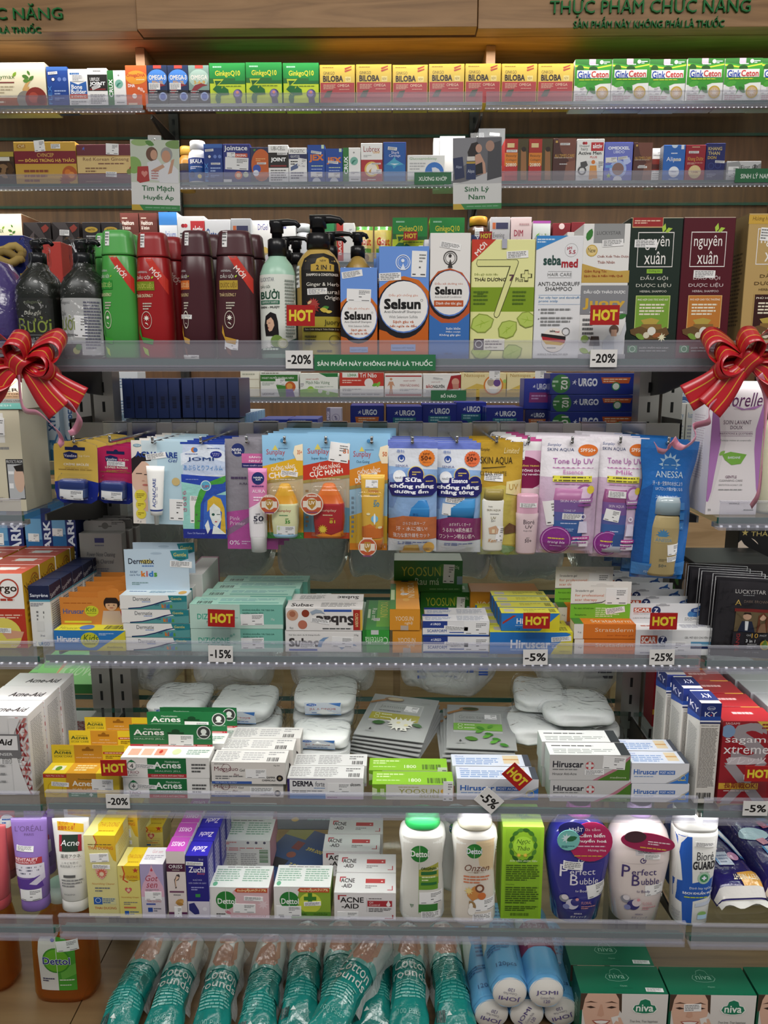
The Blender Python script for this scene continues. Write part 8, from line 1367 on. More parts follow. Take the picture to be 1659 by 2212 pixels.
def anti():return[R(0,0,1,1,'c8c6c4'),P([(1,.1),(1,1),(.6,1),(.84,.6)],'4f7a2c'),P([(1,.02),(1,.12),(.84,.6),(.6,1),(.54,1),(.78,.58)],'b87a88'),T('Hiruscar',.04,.24,.42,.5,'34323a',.03),E(.5,.42,.055,'b84a50'),G('cross',.5,.42,.1,'d8d4d2'),L(.04,.54,.36,.62,1,'777'),T('Hiruscar Anti-Acne',.04,.7,.34,.8,'444',.01),T('medinova',.76,.84,.96,.92,'cfd8b8',.0)]
atop=[R(0,0,1,1,'d6d8d6'),L(.06,.2,.6,.35,1,'444'),L(.06,.5,.85,.9,3,'9aa09a'),R(.88,0,1,1,'34383a')]
a0=T3('acne_carton','grey, white and green anti-acne carton, lower of the pair beside the HOT card',1188,1362,1686,anti(),'c8c6c4',.036,.022,cols={'t':'d6d8d6','l':'b8c4bc'})
a1=T3('acne_carton','grey, white and green anti-acne carton with shop labels, upper of the pair',1187,1361,1631,anti()+[K(.8,.3,.28,.17,3,1),K(.56,.68,.24,.07,-2)],'c8c6c4',.036,.022,z=o_dims[a0.name][1]+.0006,top=atop,cols={'t':'d6d8d6','l':'b8c4bc'})
dup(a0,a0.location+Vector((-.004,.038,0)),'grey, white and green anti-acne carton, lower of the pair behind')
dup(a1,a1.location+Vector((-.004,.038,0)),'grey, white and green anti-acne carton, upper of the pair behind')
q0=T3('acne_carton','small blue and white post acne carton, lower of the pair by the dark bracket',1364,1488,1693,post(),'e2e2e6',.034,.022,cols={'t':'d4dae6'})
q1=T3('acne_carton','small blue and white post acne carton, upper of the pair by the dark bracket',1364,1488,1649,post(),'e2e2e6',.034,.022,z=o_dims[q0.name][1]+.0006,top=ptop,cols={'t':'d4dae6'})
dup(q0,q0.location+Vector((-.003,.036,0)),'small blue and white post acne carton, lower of the pair behind')
dup(q1,q1.location+Vector((-.003,.036,0)),'small blue and white post acne carton, upper of the pair behind')
# lubricant cartons and red boxes
def ky():return[R(0,0,1,.19,'23306e'),R(0,.13,1,.17,'2a4a9a'),R(0,.17,1,.185,'e0e0e4'),O(.5,.05,.2,.02,'cfd4e8',.018),T('durex',.36,.04,.66,.06,'cfd4e8',.01),T('KY',.2,.085,.8,.13,'e8e8ee',.01),G('tri',.52,.115,.1,'c83a3a'),R(0,.19,1,.2,'1c2858'),T('PERSONAL LUBRICANT',.08,.215,.92,.228,'777',0),L(.08,.24,.92,.84,44,'8a8580'),B(.1,.89,.82,.95)]
k0=T3('gel_carton','tall navy topped white gel carton with lined print, first of three',1507,1551,1519,ky(),'d8d3cc',.045,.02,left=[R(0,0,1,.17,'23306e'),T('KY',.15,.07,.85,.13,'e8e8ee',.01),P([(0,.17),(1,.14),(1,.17),(0,.24)],'2a4a9a'),L(.15,.28,.85,.8,30,'9a9a98')],top=[R(0,.1,1,.8,'1d2858'),T('KY',.3,.3,.75,.6,'dfe2ee',.01,0,180)],cols={'t':'d8d3cc','l':'d0cec8'})
behind(k0,2,.05,'tall navy topped white gel carton with lined print, {} of three','tall navy topped gel cartons',dx=-.006)
sg=T3('red_box','red box with big silver letters, first of its row at the picture edge',1556,1672,1558,[R(0,0,1,1,'96222b'),T('S',.18,.02,.86,.5,'9a9296',.03),T('X',.05,.5,.9,1.0,'9a9296',.03),T('SAGAMI',.04,.015,.3,.04,'e0c8c8',.01),E(.1,.12,.13,'7a96b8'),P([(.62,0),(1,0),(1,.2)],'d8b84a'),L(.72,.02,.98,.1,2,'8a2a24'),T('sagami',.06,.18,.88,.28,'ece8e8',.01),T('xtreme',.04,.3,.88,.39,'ece8e8',.01),P([(.1,.45),(.4,.42),(.8,.46),(.86,.5),(.5,.52),(.15,.52)],'c8c0c4'),T('アレッツ',.12,.43,.84,.52,'dcd6da',.02,.3),T('E',.46,.64,.54,.7,'ece8e8',.03),R(.0,.745,.74,.82,'d8a83a'),T('長期戦OK!',.1,.735,.72,.81,'8a2a24',.02),L(.1,.83,.6,.85,1,'f0d8d0')],'a8262f',.045,.02,top=[L(.3,.3,.7,.6,1,'e0b0b0')],mat='plastic',cols={'t':'a02a30','l':'8a1f28'})
behind(sg,5,.047,'red box with big silver letters, {} of its row','red boxes with silver letters',dx=-.003)
sv=T3('silver_box','grey film-wrapped box beyond the red boxes, first of its row',1690,1800,1558,[R(0,0,1,.2,'9a9a9e')],'8a8a8e',.045,.02,mat='plastic',cols={'t':'9a9a9c'})
behind(sv,5,.047,'grey film-wrapped box beyond the red boxes, {} of its row','grey film-wrapped boxes',dx=-.003)
C('dark_box','dark carton on the far side beyond the tall navy topped cartons','carton',1425,1490,1470,B3,.04,.2,'1c1e2a',[R(0,0,1,1,'20222e')],cols={'t':'2a2838'})
# cotton rolls lying at the back of the shelf
roll=lambda s:[R(.18,.15,.82,.95,'dfe6ee'),O(.3,.3,.09,.09,'3a70c0',.09),T('25gr',.24,.24,.37,.36,'eef',.01,0,180),T('BÔNG Y TẾ',.26,.5,.72,.68,'c05a4a',.01,0,180),P([(.6,.2),(.82,.15),(.8,.4)],'4a80c8'),R(.18,.9,.82,.95,'6a9ad0'),L(.3,.76,.7,.86,1,'6a8ac0')]
for i,(px,Y,z,W,H,pr,lb_)in enumerate(((395,1.198,0.000,.10,0.034,0,'white cotton wool roll low behind the green hang headers'),(395,1.203,0.033,.10,0.031,1,'white cotton wool roll with blue label on top behind the green hang headers'),(545,1.188,0.000,.105,0.031,0,'white cotton wool roll low behind the cream cartons'),(535,1.198,0.030,.105,0.033,1,'white cotton wool roll with blue label on top behind the cream cartons'),(705,1.223,0.034,.11,0.034,1,'white cotton wool roll with red lettering, uppermost behind the purple edged carton'),(700,1.228,0.000,.11,0.033,0,'white cotton wool roll beneath the uppermost one behind the purple edged carton'),(694,1.125,0.018,.098,0.024,1,'white cotton wool roll with blue label, lying before the others near the grey sachets'),(694,1.125,0.000,.1,0.018,1,'flattened white cotton wool roll under the one near the grey sachets'),(1150,1.188,0.000,.1,0.034,0,'crinkled clear cotton roll beside the green tea sachets'),(1240,1.188,0.031,.12,0.031,0,'crinkled clear cotton roll on top, behind the grey and green cartons'),(1260,1.198,0.000,.11,0.031,0,'crinkled clear cotton roll beneath, behind the grey and green cartons'),(1160,1.233,0.034,.09,0.031,0,'small crinkled clear cotton roll behind the green tea sachets'))):
 cotton(lb_,px,1580,Y,S3[0]+z+.003,W,H,.11 if Y>1.15 else .075,roll(i)if pr else[],60+i,'cotton_roll','e2e4e0','white cotton wool rolls','bag_film',(i*37)%11-5)
# flat piles of mask sachets
def mask(kind):
 g=kind=='g'
 a=[R(0,0,1,1,'9c9e9c'),R(.1,.2,.82,.66,'b4b6b4'),R(.12,.22,.8,.46,'a6a8a6'),T('Green tea' if g else 'Jasmine',.18,.27,.56,.35,'8a8c88',-.012),T('THE FACE RELAXING MASK',.18,.39,.52,.415,'555',.015),R(.1,.46,.82,.62,'7ab04a' if g else 'a8a23e'),O(.2,.5,.035,.006,'dfe8cf'),O(.2,.57,.035,.006,'dfe8cf'),L(.26,.49,.42,.52,1,'dfe8cf'),L(.26,.56,.42,.59,1,'dfe8cf'),E(.34,.12,.15,'8a6a48',.05),E(.36,.12,.12,'3a4428' if g else 'b8a888',.036),P([(-.0,.22),(.2,.14),(.24,.17),(.02,.26)],'9a7044'),T('mnb',.78,.14,.9,.18,'8a8c88',.0),G('drop',.2,.86,.05,'444'),L(.14,.9,.28,.92,1,'888')]
 if g:a+=[G('leaf',.5,.58,.14,'4a8a30',30),G('leaf',.64,.54,.12,'5a9a3a',-50),G('leaf',.36,.82,.2,'4a7a2c',10),R(.5,.68,.505,.69,'4a7a2c')]+[G('leaf',.52+.05*i+(.05 if i%2 else-.04),.66+.055*i,.14,['5a9a3a','3f7a2c'][i%2],20 if i%2 else-30)for i in range(6)]
 else:a+=[G('flower',.5+.1*(i%3)+(.05 if i>2 else 0),.66+.09*(i//3),.26,'dcdcd0',i*25)for i in range(5)]+[E(.56,.68,.03,'d8d098'),E(.68,.72,.03,'d8d098'),G('leaf',.28,.72,.2,'3a6030',-10),G('leaf',.84,.7,.16,'3a6030',20)]
 return a+[K(.66,.3,.18,.12,0,1)if g else K(.66,.32,.2,.14,4,1)]
def mask_sachet(label,kind,px,py,Y,z,W,H,rz,lean,group):
 p=at(px,py,Y)
 r=empty('mask_sachet',(p.x,Y,S3[0]+z),label,'sachet',group);r.rotation_euler=(math.radians(lean),0,math.radians(rz))
 dp=lambda u,v:.0012*(1-(2*u-1)**6)*(1-(2*v-1)**6)
 mb=MB()
 for sg in(1,-1):mb.grid(lambda u,v:((u-.5)*W,H*(1-v),.0026+sg*dp(u,v)+sg*.0004),8,8,'8f918f')
 fr=Frame(lambda u,v,h:Vector(((u-.5)*W,H*(1-v),.0032+dp(u,v)+h*2)),W/H,8)
 ks=draw(mb,fr,mask(kind));mk('sachet_body',mb,'plastic',r);stickers(fr,ks,r)
 return r
rr=random.Random(4)
for i in range(6):
 mask_sachet('grey jasmine mask sachet, %s from the bottom of its pile'%ORD[i],'j',838-(5-i)*3,1640,1.098+.002*i,.003+i*.0058,.112,.128,-14-(5-i)*1.6,6,'grey jasmine mask sachets')
for i in range(4):
 mask_sachet('grey green tea mask sachet, %s from the bottom of its pile'%ORD[i],'g',1040-(3-i)*4,1642,1.092+.002*i,.003+i*.0058,.108,.128,-4+(3-i)*1.8,6,'grey green tea mask sachets')
# ------------------------------------------------------------ lowest glass shelf: soaps, tubes, shower bottles
def T4(name,label,x0,x1,yt,front,base,D=.04,back=.025,**k):return C(name,label,'carton',x0,x1,yt,S4,back,D,base,front,**k)
def tube4(label,x0,x1,yt,back,c,capc,art,rz=0,name='tube',lean=0):
 r=bottle(name,label,x0,x1,yt,S4,back,.036,[('cap','plastic',[(0,.74,.9,2.1,capc),(.01,.78,.96,2.1,capc),(.12,.76,.95,2.1,capc),(.125,.74,.92,2.1,capc)]),('body','plastic',[(.125,.74,.94,2.1,c),(.14,.79,1,2.1,c),(.4,.86,.92,2.2,c),(.75,.95,.45,2.4,c),(.95,1,.1,2.8,c),(1,1,.05,3,c)])],[(1,(-.95,.95,.14,.99),art,None)],rz=rz)
 r.rotation_euler.y=math.radians(lean)
 return r
tube4('pink tube at the picture edge standing behind another pink tube',-24,26,1757,.10,'c85a5e','8a4a4e',[E(.7,.2,.3,'e0dce0'),L(.5,.15,.9,.25,2,'4a6ab0')])
tube4('pink tube cut by the picture edge beside the lilac tube',-52,8,1796,.03,'c4585e','b04a50',[])
def loreal():return[T("L'ORÉAL",.1,.07,.92,.15,'6a5080',-.005),T('PARIS',.38,.17,.66,.2,'6a5080',-.01),R(.08,.46,.86,.54,'a83a40'),T('REVITALIFT',.1,.465,.76,.5,'f0e0e4',.02),T('HYALURONIC ACID',.1,.505,.7,.53,'f0e0e4',.0),R(.08,.54,.9,.7,'d4d0da'),L(.12,.56,.85,.67,3,'667'),P([(.1,.72),(.5,.72),(.8,.68),(.86,.84),(.1,.86)],'5a3a90'),P([(.5,.78),(.75,.7),(.9,.66),(.9,.74),(.7,.8)],'cfc8d8'),K(.4,.35,.5,.17,4),K(.5,.93,.6,.36,1,1)]
tube4('lilac face tube with red band beside the pink tube',20,97,1781,.03,'8f72b8','8568ac',loreal(),3)
tube4('second lilac face tube standing behind the first',44,112,1751,.11,'8a6eb2','8568ac',loreal(),0)
def acne():return[P([(.12,.02),(.88,.06),(.88,.16),(.14,.13)],'d8b02a'),T('毛穴の',.16,.025,.44,.07,'b83a24',.01),T('皮脂をとる!',.14,.075,.62,.125,'b83a24',.02),P([(.6,.05),(.64,.05),(.62,.09)],'b83a24'),R(.18,.18,.82,.38,'9a2a38'),R(.26,.18,.72,.38,'2a3a30'),P([(.18,.24),(.26,.24),(.26,.32),(.18,.32)],'9a2a38'),T('Acne',.22,.24,.76,.31,'eee',.0,.2),T('薬用アクネ',.22,.41,.78,.46,'444',.0),R(.2,.47,.8,.472,'b86a78'),T('ニキビを防ぐ',.24,.5,.72,.53,'777',.0),T('薬用洗顔フォーム',.2,.54,.8,.57,'777',.0),R(.3,.66,.64,.69,'555'),L(.24,.71,.84,.82,3,'888'),T('ROHTO',.3,.9,.6,.92,'777',-.005)]
tube4('white acne face tube with orange banner and dark green square',110,188,1782,.03,'e2e0da','e6e4de',acne(),3,lean=0)
tube4('second white acne face tube standing behind the first',132,202,1752,.10,'dddbd6','e6e4de',acne(),0)
def thai(k):return[R(0,0,1,1,'d9d08e'),P([(.3,0),(1,0),(1,.32),(.9,.3),(.75,.16),(.35,.14),(.4,.08)],'d4ac2c'),P([(.3,0),(.34,0),(.42,.08),(.36,.14),(.33,.13),(.38,.08)],'c05a3a'),L(.12,.1,.9,.12,1,'6a5a30'),T('THAI DUONG',.12,.13,.92,.17,'c8702c',.02),T('Nourishing Cleaner',.16,.58,.9,.61,'c07a3a',.0,.2),L(.25,.63,.75,.7,2,'777'),R(.18,.76,.46,.85,'2a5aa8'),O(.32,.8,.09,.014,'dfe8f0'),R(.46,.76,.9,.85,'d0cc9a'),L(.48,.77,.88,.84,3,'4a6a90'),T('THAI DUONG',.2,.88,.9,.91,'b84a2c',.0),P([(.3,.42),(.45,.38),(.62,.4),(.7,.44),(.62,.5),(.5,.54),(.36,.5)],'d8a090'),G('sun',.5,.46,.36,'c85a48'),G('sun',.5,.47,.2,'e0c8a8'),K(.46,.27,.6,.3,-3,1),K(.5,.38,.56,.14,2)]
ttop=[R(0,0,1,1,'e0c430'),P([(0,0),(.3,0),(.24,.5),(.38,.8),(.3,1),(0,1)],'e4da90'),T('THAI DUONG',.3,.4,.92,.6,'c06a24',.0),L(.4,.75,.9,.85,1,'b8901c')]
b1_=T4('soap_carton','tall pale yellow face cleanser carton beside the white acne tube',187,254,1805,thai(0),'d9d08e',.055,.025,top=ttop,right=[L(.2,.1,.85,.3,6,'b8a860'),R(0,0,.6,.12,'d4ac2c')],cols={'t':'e0c430','r':'c4bc84'})
behind(b1_,1,.06,'tall pale yellow face cleanser carton, {} of its row','tall pale yellow cartons',dx=.012)
def thsm():return[R(0,0,1,1,'d9cc74'),P([(.2,0),(1,0),(1,.26),(.7,.3),(.4,.26)],'d8b42c'),P([(.2,0),(.25,0),(.34,.14),(.28,.26),(.48,.3),(.42,.32),(.2,.26),(.28,.14)],'c8502c'),G('star',.82,.08,.3,'b83a30'),T('THAI DUONG',.08,.18,.9,.23,'b85a2c',.015),L(.5,.26,.9,.28,1,'6a5a30'),G('heart',.45,.46,.34,'c85a58'),G('sun',.45,.46,.2,'e0c0a0'),T('Nourishing Cream',.1,.58,.9,.62,'c07a3a',.0,.2),L(.2,.68,.85,.75,2,'777'),R(.2,.78,.75,.81,'c86a48'),R(.22,.86,.42,.94,'2a5aa8'),L(.46,.86,.88,.94,2,'4a6a90')]
b2_=T4('cream_carton','small yellow cream carton with a red star beside the tall pale yellow one',257,304,1871,thsm(),'d9cc74',.045,.022,top=ttop,cols={'t':'e0c430','r':'c4b860'})
T4('cream_carton','small yellow carton with red star farther back, behind the pale violet carton',306,352,1786,thsm(),'d9cc74',.045,.12,z=.05,top=ttop,cols={'t':'e0c430','r':'c8c088'})
T4('cream_carton','small yellow carton under the one with red star, behind the pale violet carton',306,352,1860,thsm(),'d9cc74',.045,.12,H=.0495,top=ttop)
T4('cream_carton','pale violet and pink carton with red script beside the small yellow one',305,355,1867,[R(0,0,1,1,'a89cc0'),P([(.5,0),(.62,.14),(.95,.4),(1,.5),(1,1),(0,1),(0,.5),(.1,.36),(.4,.14)],'d4a8bc'),P([(.0,.6),(1,.6),(1,1),(0,1)],'d0c8d0'),G('drop',.5,.1,.16,'c04a5a'),T('Got',.22,.2,.76,.31,'a83a4a',.0,.3),T('sen',.24,.35,.72,.43,'a83a4a',.0,.3),L(.2,.46,.8,.5,2,'777'),R(.2,.72,.6,.75,'4a5aa0'),T('THAI DUONG',.22,.66,.84,.7,'b04a40',.0),R(.26,.8,.46,.88,'2a4a98'),L(.5,.8,.84,.88,2,'667'),K(.52,.58,.72,.4,0,1)],'cbbfcc',.04,.022,top=[R(0,0,1,1,'dcdce0'),T('Got sen',.3,.15,.75,.35,'c88a98',.0),L(.1,.45,.9,.75,3,'99a')],cols={'t':'dcdce0','r':'8f86a4'})
def oriss():return[R(0,0,1,.22,'8a3a84')if 0 else R(0,0,1,1,'d8ccc8'),R(0,.18,1,.3,'4a1f3a'),T('ORISS',.12,.2,.85,.25,'eee',.01),L(.3,.265,.7,.285,1,'bba'),P([(.52,.34),(.7,.36),(.62,.42),(.46,.44),(.5,.54),(.42,.55),(.38,.42),(.46,.38)],'4a4040'),E(.62,.35,.06,'4a4040'),P([(.52,.36),(.66,.38),(.58,.41),(.48,.43),(.48,.52),(.44,.53),(.42,.43),(.48,.39)],'d8b8a0'),R(.1,.585,.88,.61,'6a3a58'),L(.3,.63,.7,.66,1,'777'),G('leaf',.6,.74,.5,'b88a48',-30),G('leaf',.7,.76,.4,'c89a58',-50),G('leaf',.62,.78,.4,'a87a3a',10),R(0,.9,1,1,'5a2a50'),K(.5,.9,.4,.62,0,1)]
or_=T4('cream_carton','slim magenta topped cream carton with dark plum band, first of its row',362,402,1839,oriss(),'d8ccc8',.035,.022,top=[R(0,0,1,1,'b04aa8'),T('ORISS',.15,.35,.85,.65,'ecd8ea',.02,0,180)],cols={'t':'b04aa8','r':'e0d8dc'})
behind(or_,3,.036,'slim magenta topped cream carton with dark plum band, {} of its row','slim magenta topped cartons',dx=.001)
def zuchi():return[R(0,0,1,.72,'28247a'),R(0,.72,1,.98,'cfc8d4'),R(0,.98,1,1,'28247a'),T('50 ml',.6,.04,.8,.07,'aab',0),T('Zuchi',.12,.17,.86,.26,'e8e4ee',.02),T('Beauty',.5,.26,.86,.3,'d86a6a',.0,.3),T('KHỬ MÙI',.3,.36,.7,.39,'b8b8e0',.0),T('HÔI CHÂN VÀ GIÀY',.1,.41,.9,.44,'b8b8e0',.0),L(.2,.48,.8,.55,2,'9a9ad0'),R(.38,.6,.6,.65,'3a8a4a'),P([(.06,.76),(.3,.74),(.5,.86),(.52,.92),(.3,.93),(.06,.86)],'2f2f70'),E(.78,.84,.1,'e0dce4'),K(.4,.12,.78,.17,2)]
zu=T4('spray_carton','deep blue foot spray carton with white script, first of its row',404,451,1849,zuchi(),'28247a',.035,.022,top=[R(0,0,1,1,'2f28a8'),T('Zuchi',.2,.35,.85,.7,'e8e0f0',.02,.2,180)],cols={'t':'2f28a8','r':'5a58a0'},right=[L(.2,.1,.8,.6,8,'c8c8d8'),R(0,.7,1,1,'c8c4d0')])
behind(zu,3,.036,'deep blue foot spray carton with white script, {} of its row','deep blue foot spray cartons',dx=.001)
# soap cartons
def dettol(bg,kind):
 a=[R(0,0,1,1,'dedbd8')]
 if kind=='p':a+=[P([(.4,.1),(1,.0),(1,1),(.34,1),(.3,.6)],'d8b4b8'),G('flower',.9,.55,.2,'e4ccd0'),G('leaf',.3,.82,.12,'c87a88',30),T('ANTI BACTERIAL',.34,.92,.62,.97,'b83a58',.0),T('ก้อนสบู่',.64,.9,.94,.97,'b83a58',.0)]
 else:a+=[P([(.45,.1),(1,.05),(1,1),(.3,1),(.3,.7),(.4,.5)],'8aa83a'),E(.64,.5,.2,'c8d048'),G('cross',.64,.36,.22,'3a7a2c'),R(.3,.78,1,1,'5a8a2c'),T('ORIGINAL',.34,.82,.58,.89,'2a3a1a',.02),T('ออริจินัล',.7,.8,.94,.89,'2a3a1a',.0)]
 return a+[E(.27,.42,.17,'2a7a34'),R(.265,.04,.275,.8,'cfd8c8'),T('Dettol',.13,.36,.44,.54,'eef0ea',.02),P([(.46,.02),(.98,.02),(.98,.16),(.46,.16),(.42,.1)],'c0502c'),T('ก้อนใหญ่',.47,.05,.62,.14,'f0e0b0',.02),T('คุ้มกว่า17%',.63,.03,.96,.145,'f4e8b0',.02),L(.1,.84,.26,.98,2,'444'),K(.58,.68,.38,.17,1,1)if kind=='p' else K(.26,.76,.44,.2,0,1),K(.74,.36,.32,.08,2)if kind=='p' else K(.68,.52,.3,.08,-3)]
stop_=[R(0,0,1,1,'dfe4e0'),L(.04,.15,.46,.75,6,'8ab09a'),L(.52,.15,.96,.75,6,'8ab09a'),L(.2,.04,.8,.12,1,'888'),E(.08,.85,.04,'6ab08a',.1)]
T4('soap_carton','white and pink soap carton with green circle and orange banner',454,581,1917,dettol('p','p'),'dedbd8',.05,.025,top=stop_,cols={'t':'dfe4e0','r':'c8a0a8'})
T4('soap_carton','white and lime soap carton with green circle and orange banner',592,714,1916,dettol('g','g'),'dedbd8',.05,.025,top=stop_,cols={'t':'dfe4e0','r':'7a9a3a'})
dbk=[R(0,0,1,1,'d6d6d2'),E(.06,.1,.045,'2a7a34'),L(.14,.03,.4,.12,2,'c05a5a'),L(.04,.2,.9,.32,2,'c88080'),L(.04,.38,.4,.9,9,'999'),L(.46,.38,.76,.9,9,'999'),B(.8,.28,.96,.68,'4a7a4a',1),G('bolt',.88,.84,.06,'333'),E(.6,.06,.025,'556'),E(.75,.06,.025,'556'),E(.9,.06,.025,'556')]
T4('soap_carton','white soap carton showing its printed back, behind the pink one',466,584,1816,dbk,'d6d6d2',.06,.128,top=stop_,cols={'t':'dfe4e0','r':'d0a0a8'})
T4('soap_carton','pink sided soap carton behind the printed back, near the leaflets',480,590,1822,dbk,'d6d6d2',.05,.19,H=.055,cols={'t':'dfe4e0','r':'d0a0a8'})
ac=[R(0,0,1,1,'e0dcdb'),P([(.06,.08),(.2,.08),(.2,.12),(.09,.12),(.09,.26),(.06,.26)],'a83038'),T('ACNE',.1,.16,.48,.36,'2a2626',.025),T('-AID',.12,.4,.4,.58,'2a2626',.025),L(.56,.18,.78,.23,1,'3a2a2a'),R(.54,.28,.94,.5,'a8343a'),T('Oil',.57,.31,.63,.38,'f0e0dc',.01),T('Control',.57,.4,.74,.47,'f0e0dc',.01),G('drop',.88,.39,.1,'f0e8e4'),R(.53,.18,.533,.7,'777'),L(.56,.55,.94,.7,3,'444'),R(.82,.92,.96,.95,'a83038'),R(.94,.8,.96,.95,'a83038'),K(.22,.84,.34,.14,0,1)]
acT=[R(0,0,1,1,'dfe0de'),P([(.07,.2),(.17,.2),(.17,.26),(.09,.26),(.09,.45),(.07,.45)],'b84048'),T('ACNE',.09,.28,.32,.5,'2a2626',.02),T('-AID',.11,.56,.28,.76,'2a2626',.02),R(.5,.3,.82,.52,'c04a4a'),G('drop',.77,.42,.05,'f0e8e4',0,.6),L(.5,.62,.7,.8,2,'888'),R(.86,.84,.95,.87,'b84048'),R(.935,.65,.95,.87,'b84048')]
ad=T4('soap_carton','white soap carton with red corner marks and red panel, first of its row',722,855,1929,ac,'e0dcdb',.045,.024,top=acT,cols={'t':'dfe0de'})
ad['group']='white soap cartons with red panels'
dup(ad,ad.location+Vector((.0,.0465,0)),'white soap carton with red corner marks, second in its row')
dup(ad,ad.location+Vector((-.026,.098,0)),'white soap carton with red corner marks, set aside third in its row')
dup(ad,ad.location+Vector((-.022,.1455,.0)),'white soap carton with red corner marks, last in its row')
def leaflet(label,px,py,W,H,rz,art,base):
 p=onz(px,py,S4[0]+.001);mb=MB();mb.box(-W/2,W/2,-H/2,H/2,0,.0004,base)
 draw(mb,flat((-W/2,H/2,.0004),(W,0,0),(0,-H,0),(0,0,1)),art);o=mk('leaflet',mb,'plastic',None,(p.x,p.y,S4[0]+.0008+.0006*(px>640)),(0,0,math.radians(rz)));return tag(o,label,'leaflet','promotional leaflets')
leaflet('blue promotional leaflet with yellow prices lying behind the lime soap carton',640,1850,.1,.15,-25,[R(0,0,1,1,'2a4a7a'),R(.0,.0,.4,.2,'8a8a3a'),T('399.000',.55,.3,.85,.36,'c8b848',.02),T('7.880.000',.5,.62,.9,.68,'c8b848',.02),E(.4,.5,.08,'8a4a3a'),E(.7,.85,.08,'8a4a3a'),R(.2,.6,.45,.75,'23252a'),R(.3,.25,.45,.4,'7a3030'),L(.1,.8,.4,.95,3,'7a9ac0')],'2a4a7a')
leaflet('dark blue leaflet strip lying at the back of the lowest shelf',690,1775,.22,.05,0,[R(0,0,1,1,'22364a'),E(.3,.4,.03,'b8983a'),E(.75,.4,.03,'b8983a'),L(.4,.3,.65,.5,1,'4a7a7a')],'22364a')
# shower bottles
shower=lambda c:[(0,.8,.86,2.6,c),(.02,.92,.95,2.8,c),(.06,.98,1,2.8,c),(.3,.94,1,2.8,c),(.5,.86,.95,2.8,c),(.66,.92,1,2.8,c),(.78,1,1,2.8,c),(.84,.95,.95,2.6,c),(.875,.75,.84,2.4,c),(.885,.66,.8,2.4,c)]
def dlogo(cu,cv,r,tc='eef0ea'):return[E(cu,cv,r,'2a7a34'),E(cu-.3*r,cv-.2*r*.45,r*.5,'3a8a3c'),R(cu-.006,cv-r*.55,cu+.006,cv+r*.6,'cfd8c8'),T('Dettol',cu-r*.95,cv-r*.16,cu+r*.95,cv+r*.15,tc,.03)]
sb=bottle('shower_bottle','white shower bottle with a bright green cap',862,964,1771,S4,.016,.05,[('body','plastic',shower('e2e2dc')),('flip_cap','plastic',[(.885,.72,.86,2.4,'2fae58'),(.9,.76,.88,2.4,'2fae58'),(.94,.74,.86,2.4,'3abf66'),(.985,.62,.7,2.4,'4ac878'),(1,.5,.55,2.4,'5ad088')])],[(0,(-.82,.82,.04,.82),[R(0,0,1,1,'d2d0c8'),P([(.4,.38),(.9,.3),(.92,.56),(.4,.56)],'a8a848'),P([(.4,.46),(.9,.48),(.9,.62),(.4,.62)],'6a9a34'),R(.4,.8,.9,.9,'3a7a34'),R(.4,.3,.406,.92,'6a9a34')]+dlogo(.42,.18,.24)+[T('ORIGINAL',.46,.345,.86,.38,'2a4a2a',.02),R(.46,.4,.86,.44,'2a6a3a'),L(.48,.45,.84,.52,2,'cfd8a8'),R(.46,.53,.86,.56,'2a6a3a'),T('TJT',.18,.8,.28,.84,'2a6a3a',.03),K(.72,.72,.6,.34,-1,1),K(.72,.93,.5,.2,-1)],'front_label')])
sb=bottle('shower_bottle','cream and white shower bottle with honeycomb picture and a pale cap',977,1077,1772,S4,.01,.05,[('body','plastic',shower('e4e2dc')),('flip_cap','plastic',[(.885,.72,.86,2.4,'d8d2bc'),(.9,.76,.88,2.4,'e0dac4'),(.94,.74,.86,2.4,'e6e2d4'),(.985,.62,.7,2.4,'eceae4'),(1,.5,.55,2.4,'f0eeea')])],[(0,(-.82,.82,.04,.82),[R(0,0,1,1,'d6cdc0'),P([(.5,.02),(.98,.0),(.98,.4),(.6,.3)],'d8c098')]+dlogo(.46,.13,.21,'e8ecf4')+[T('Onzen',.22,.29,.86,.37,'7a5040',.0,.3),R(.3,.385,.74,.387,'8a6a50'),T('温泉',.46,.375,.58,.395,'8a6a50',.0),L(.2,.42,.9,.52,3,'c87a58'),P([(.3,.6),(.5,.54),(.62,.58),(.6,.68),(.44,.72),(.3,.66)],'c8884a'),E(.62,.57,.12,'7a4a34'),E(.62,.57,.07,'d8c8b8'),G('flower',.34,.6,.26,'e0c880'),G('seal',.68,.66,.22,'c8703c'),G('leaf',.44,.76,.28,'9a7a50',50),E(.42,.84,.1,'e8e4dc',.05),E(.4,.78,.05,'e8e4dc',.04),K(.76,.77,.56,.36,-4,1),K(.7,.92,.5,.22,-1)],'front_label')])
bottle('shower_bottle','white shower bottle standing behind the pale capped one',952,1022,1764,S4,.085,.045,[('body','plastic',shower('d8d8d4')),('flip_cap','plastic',[(.885,.72,.86,2.4,'d0d4d8'),(1,.5,.55,2.4,'d8dce0')])],[(0,(-.82,.82,.04,.98),dlogo(.4,.16,.2,'3a4a98'),None)])
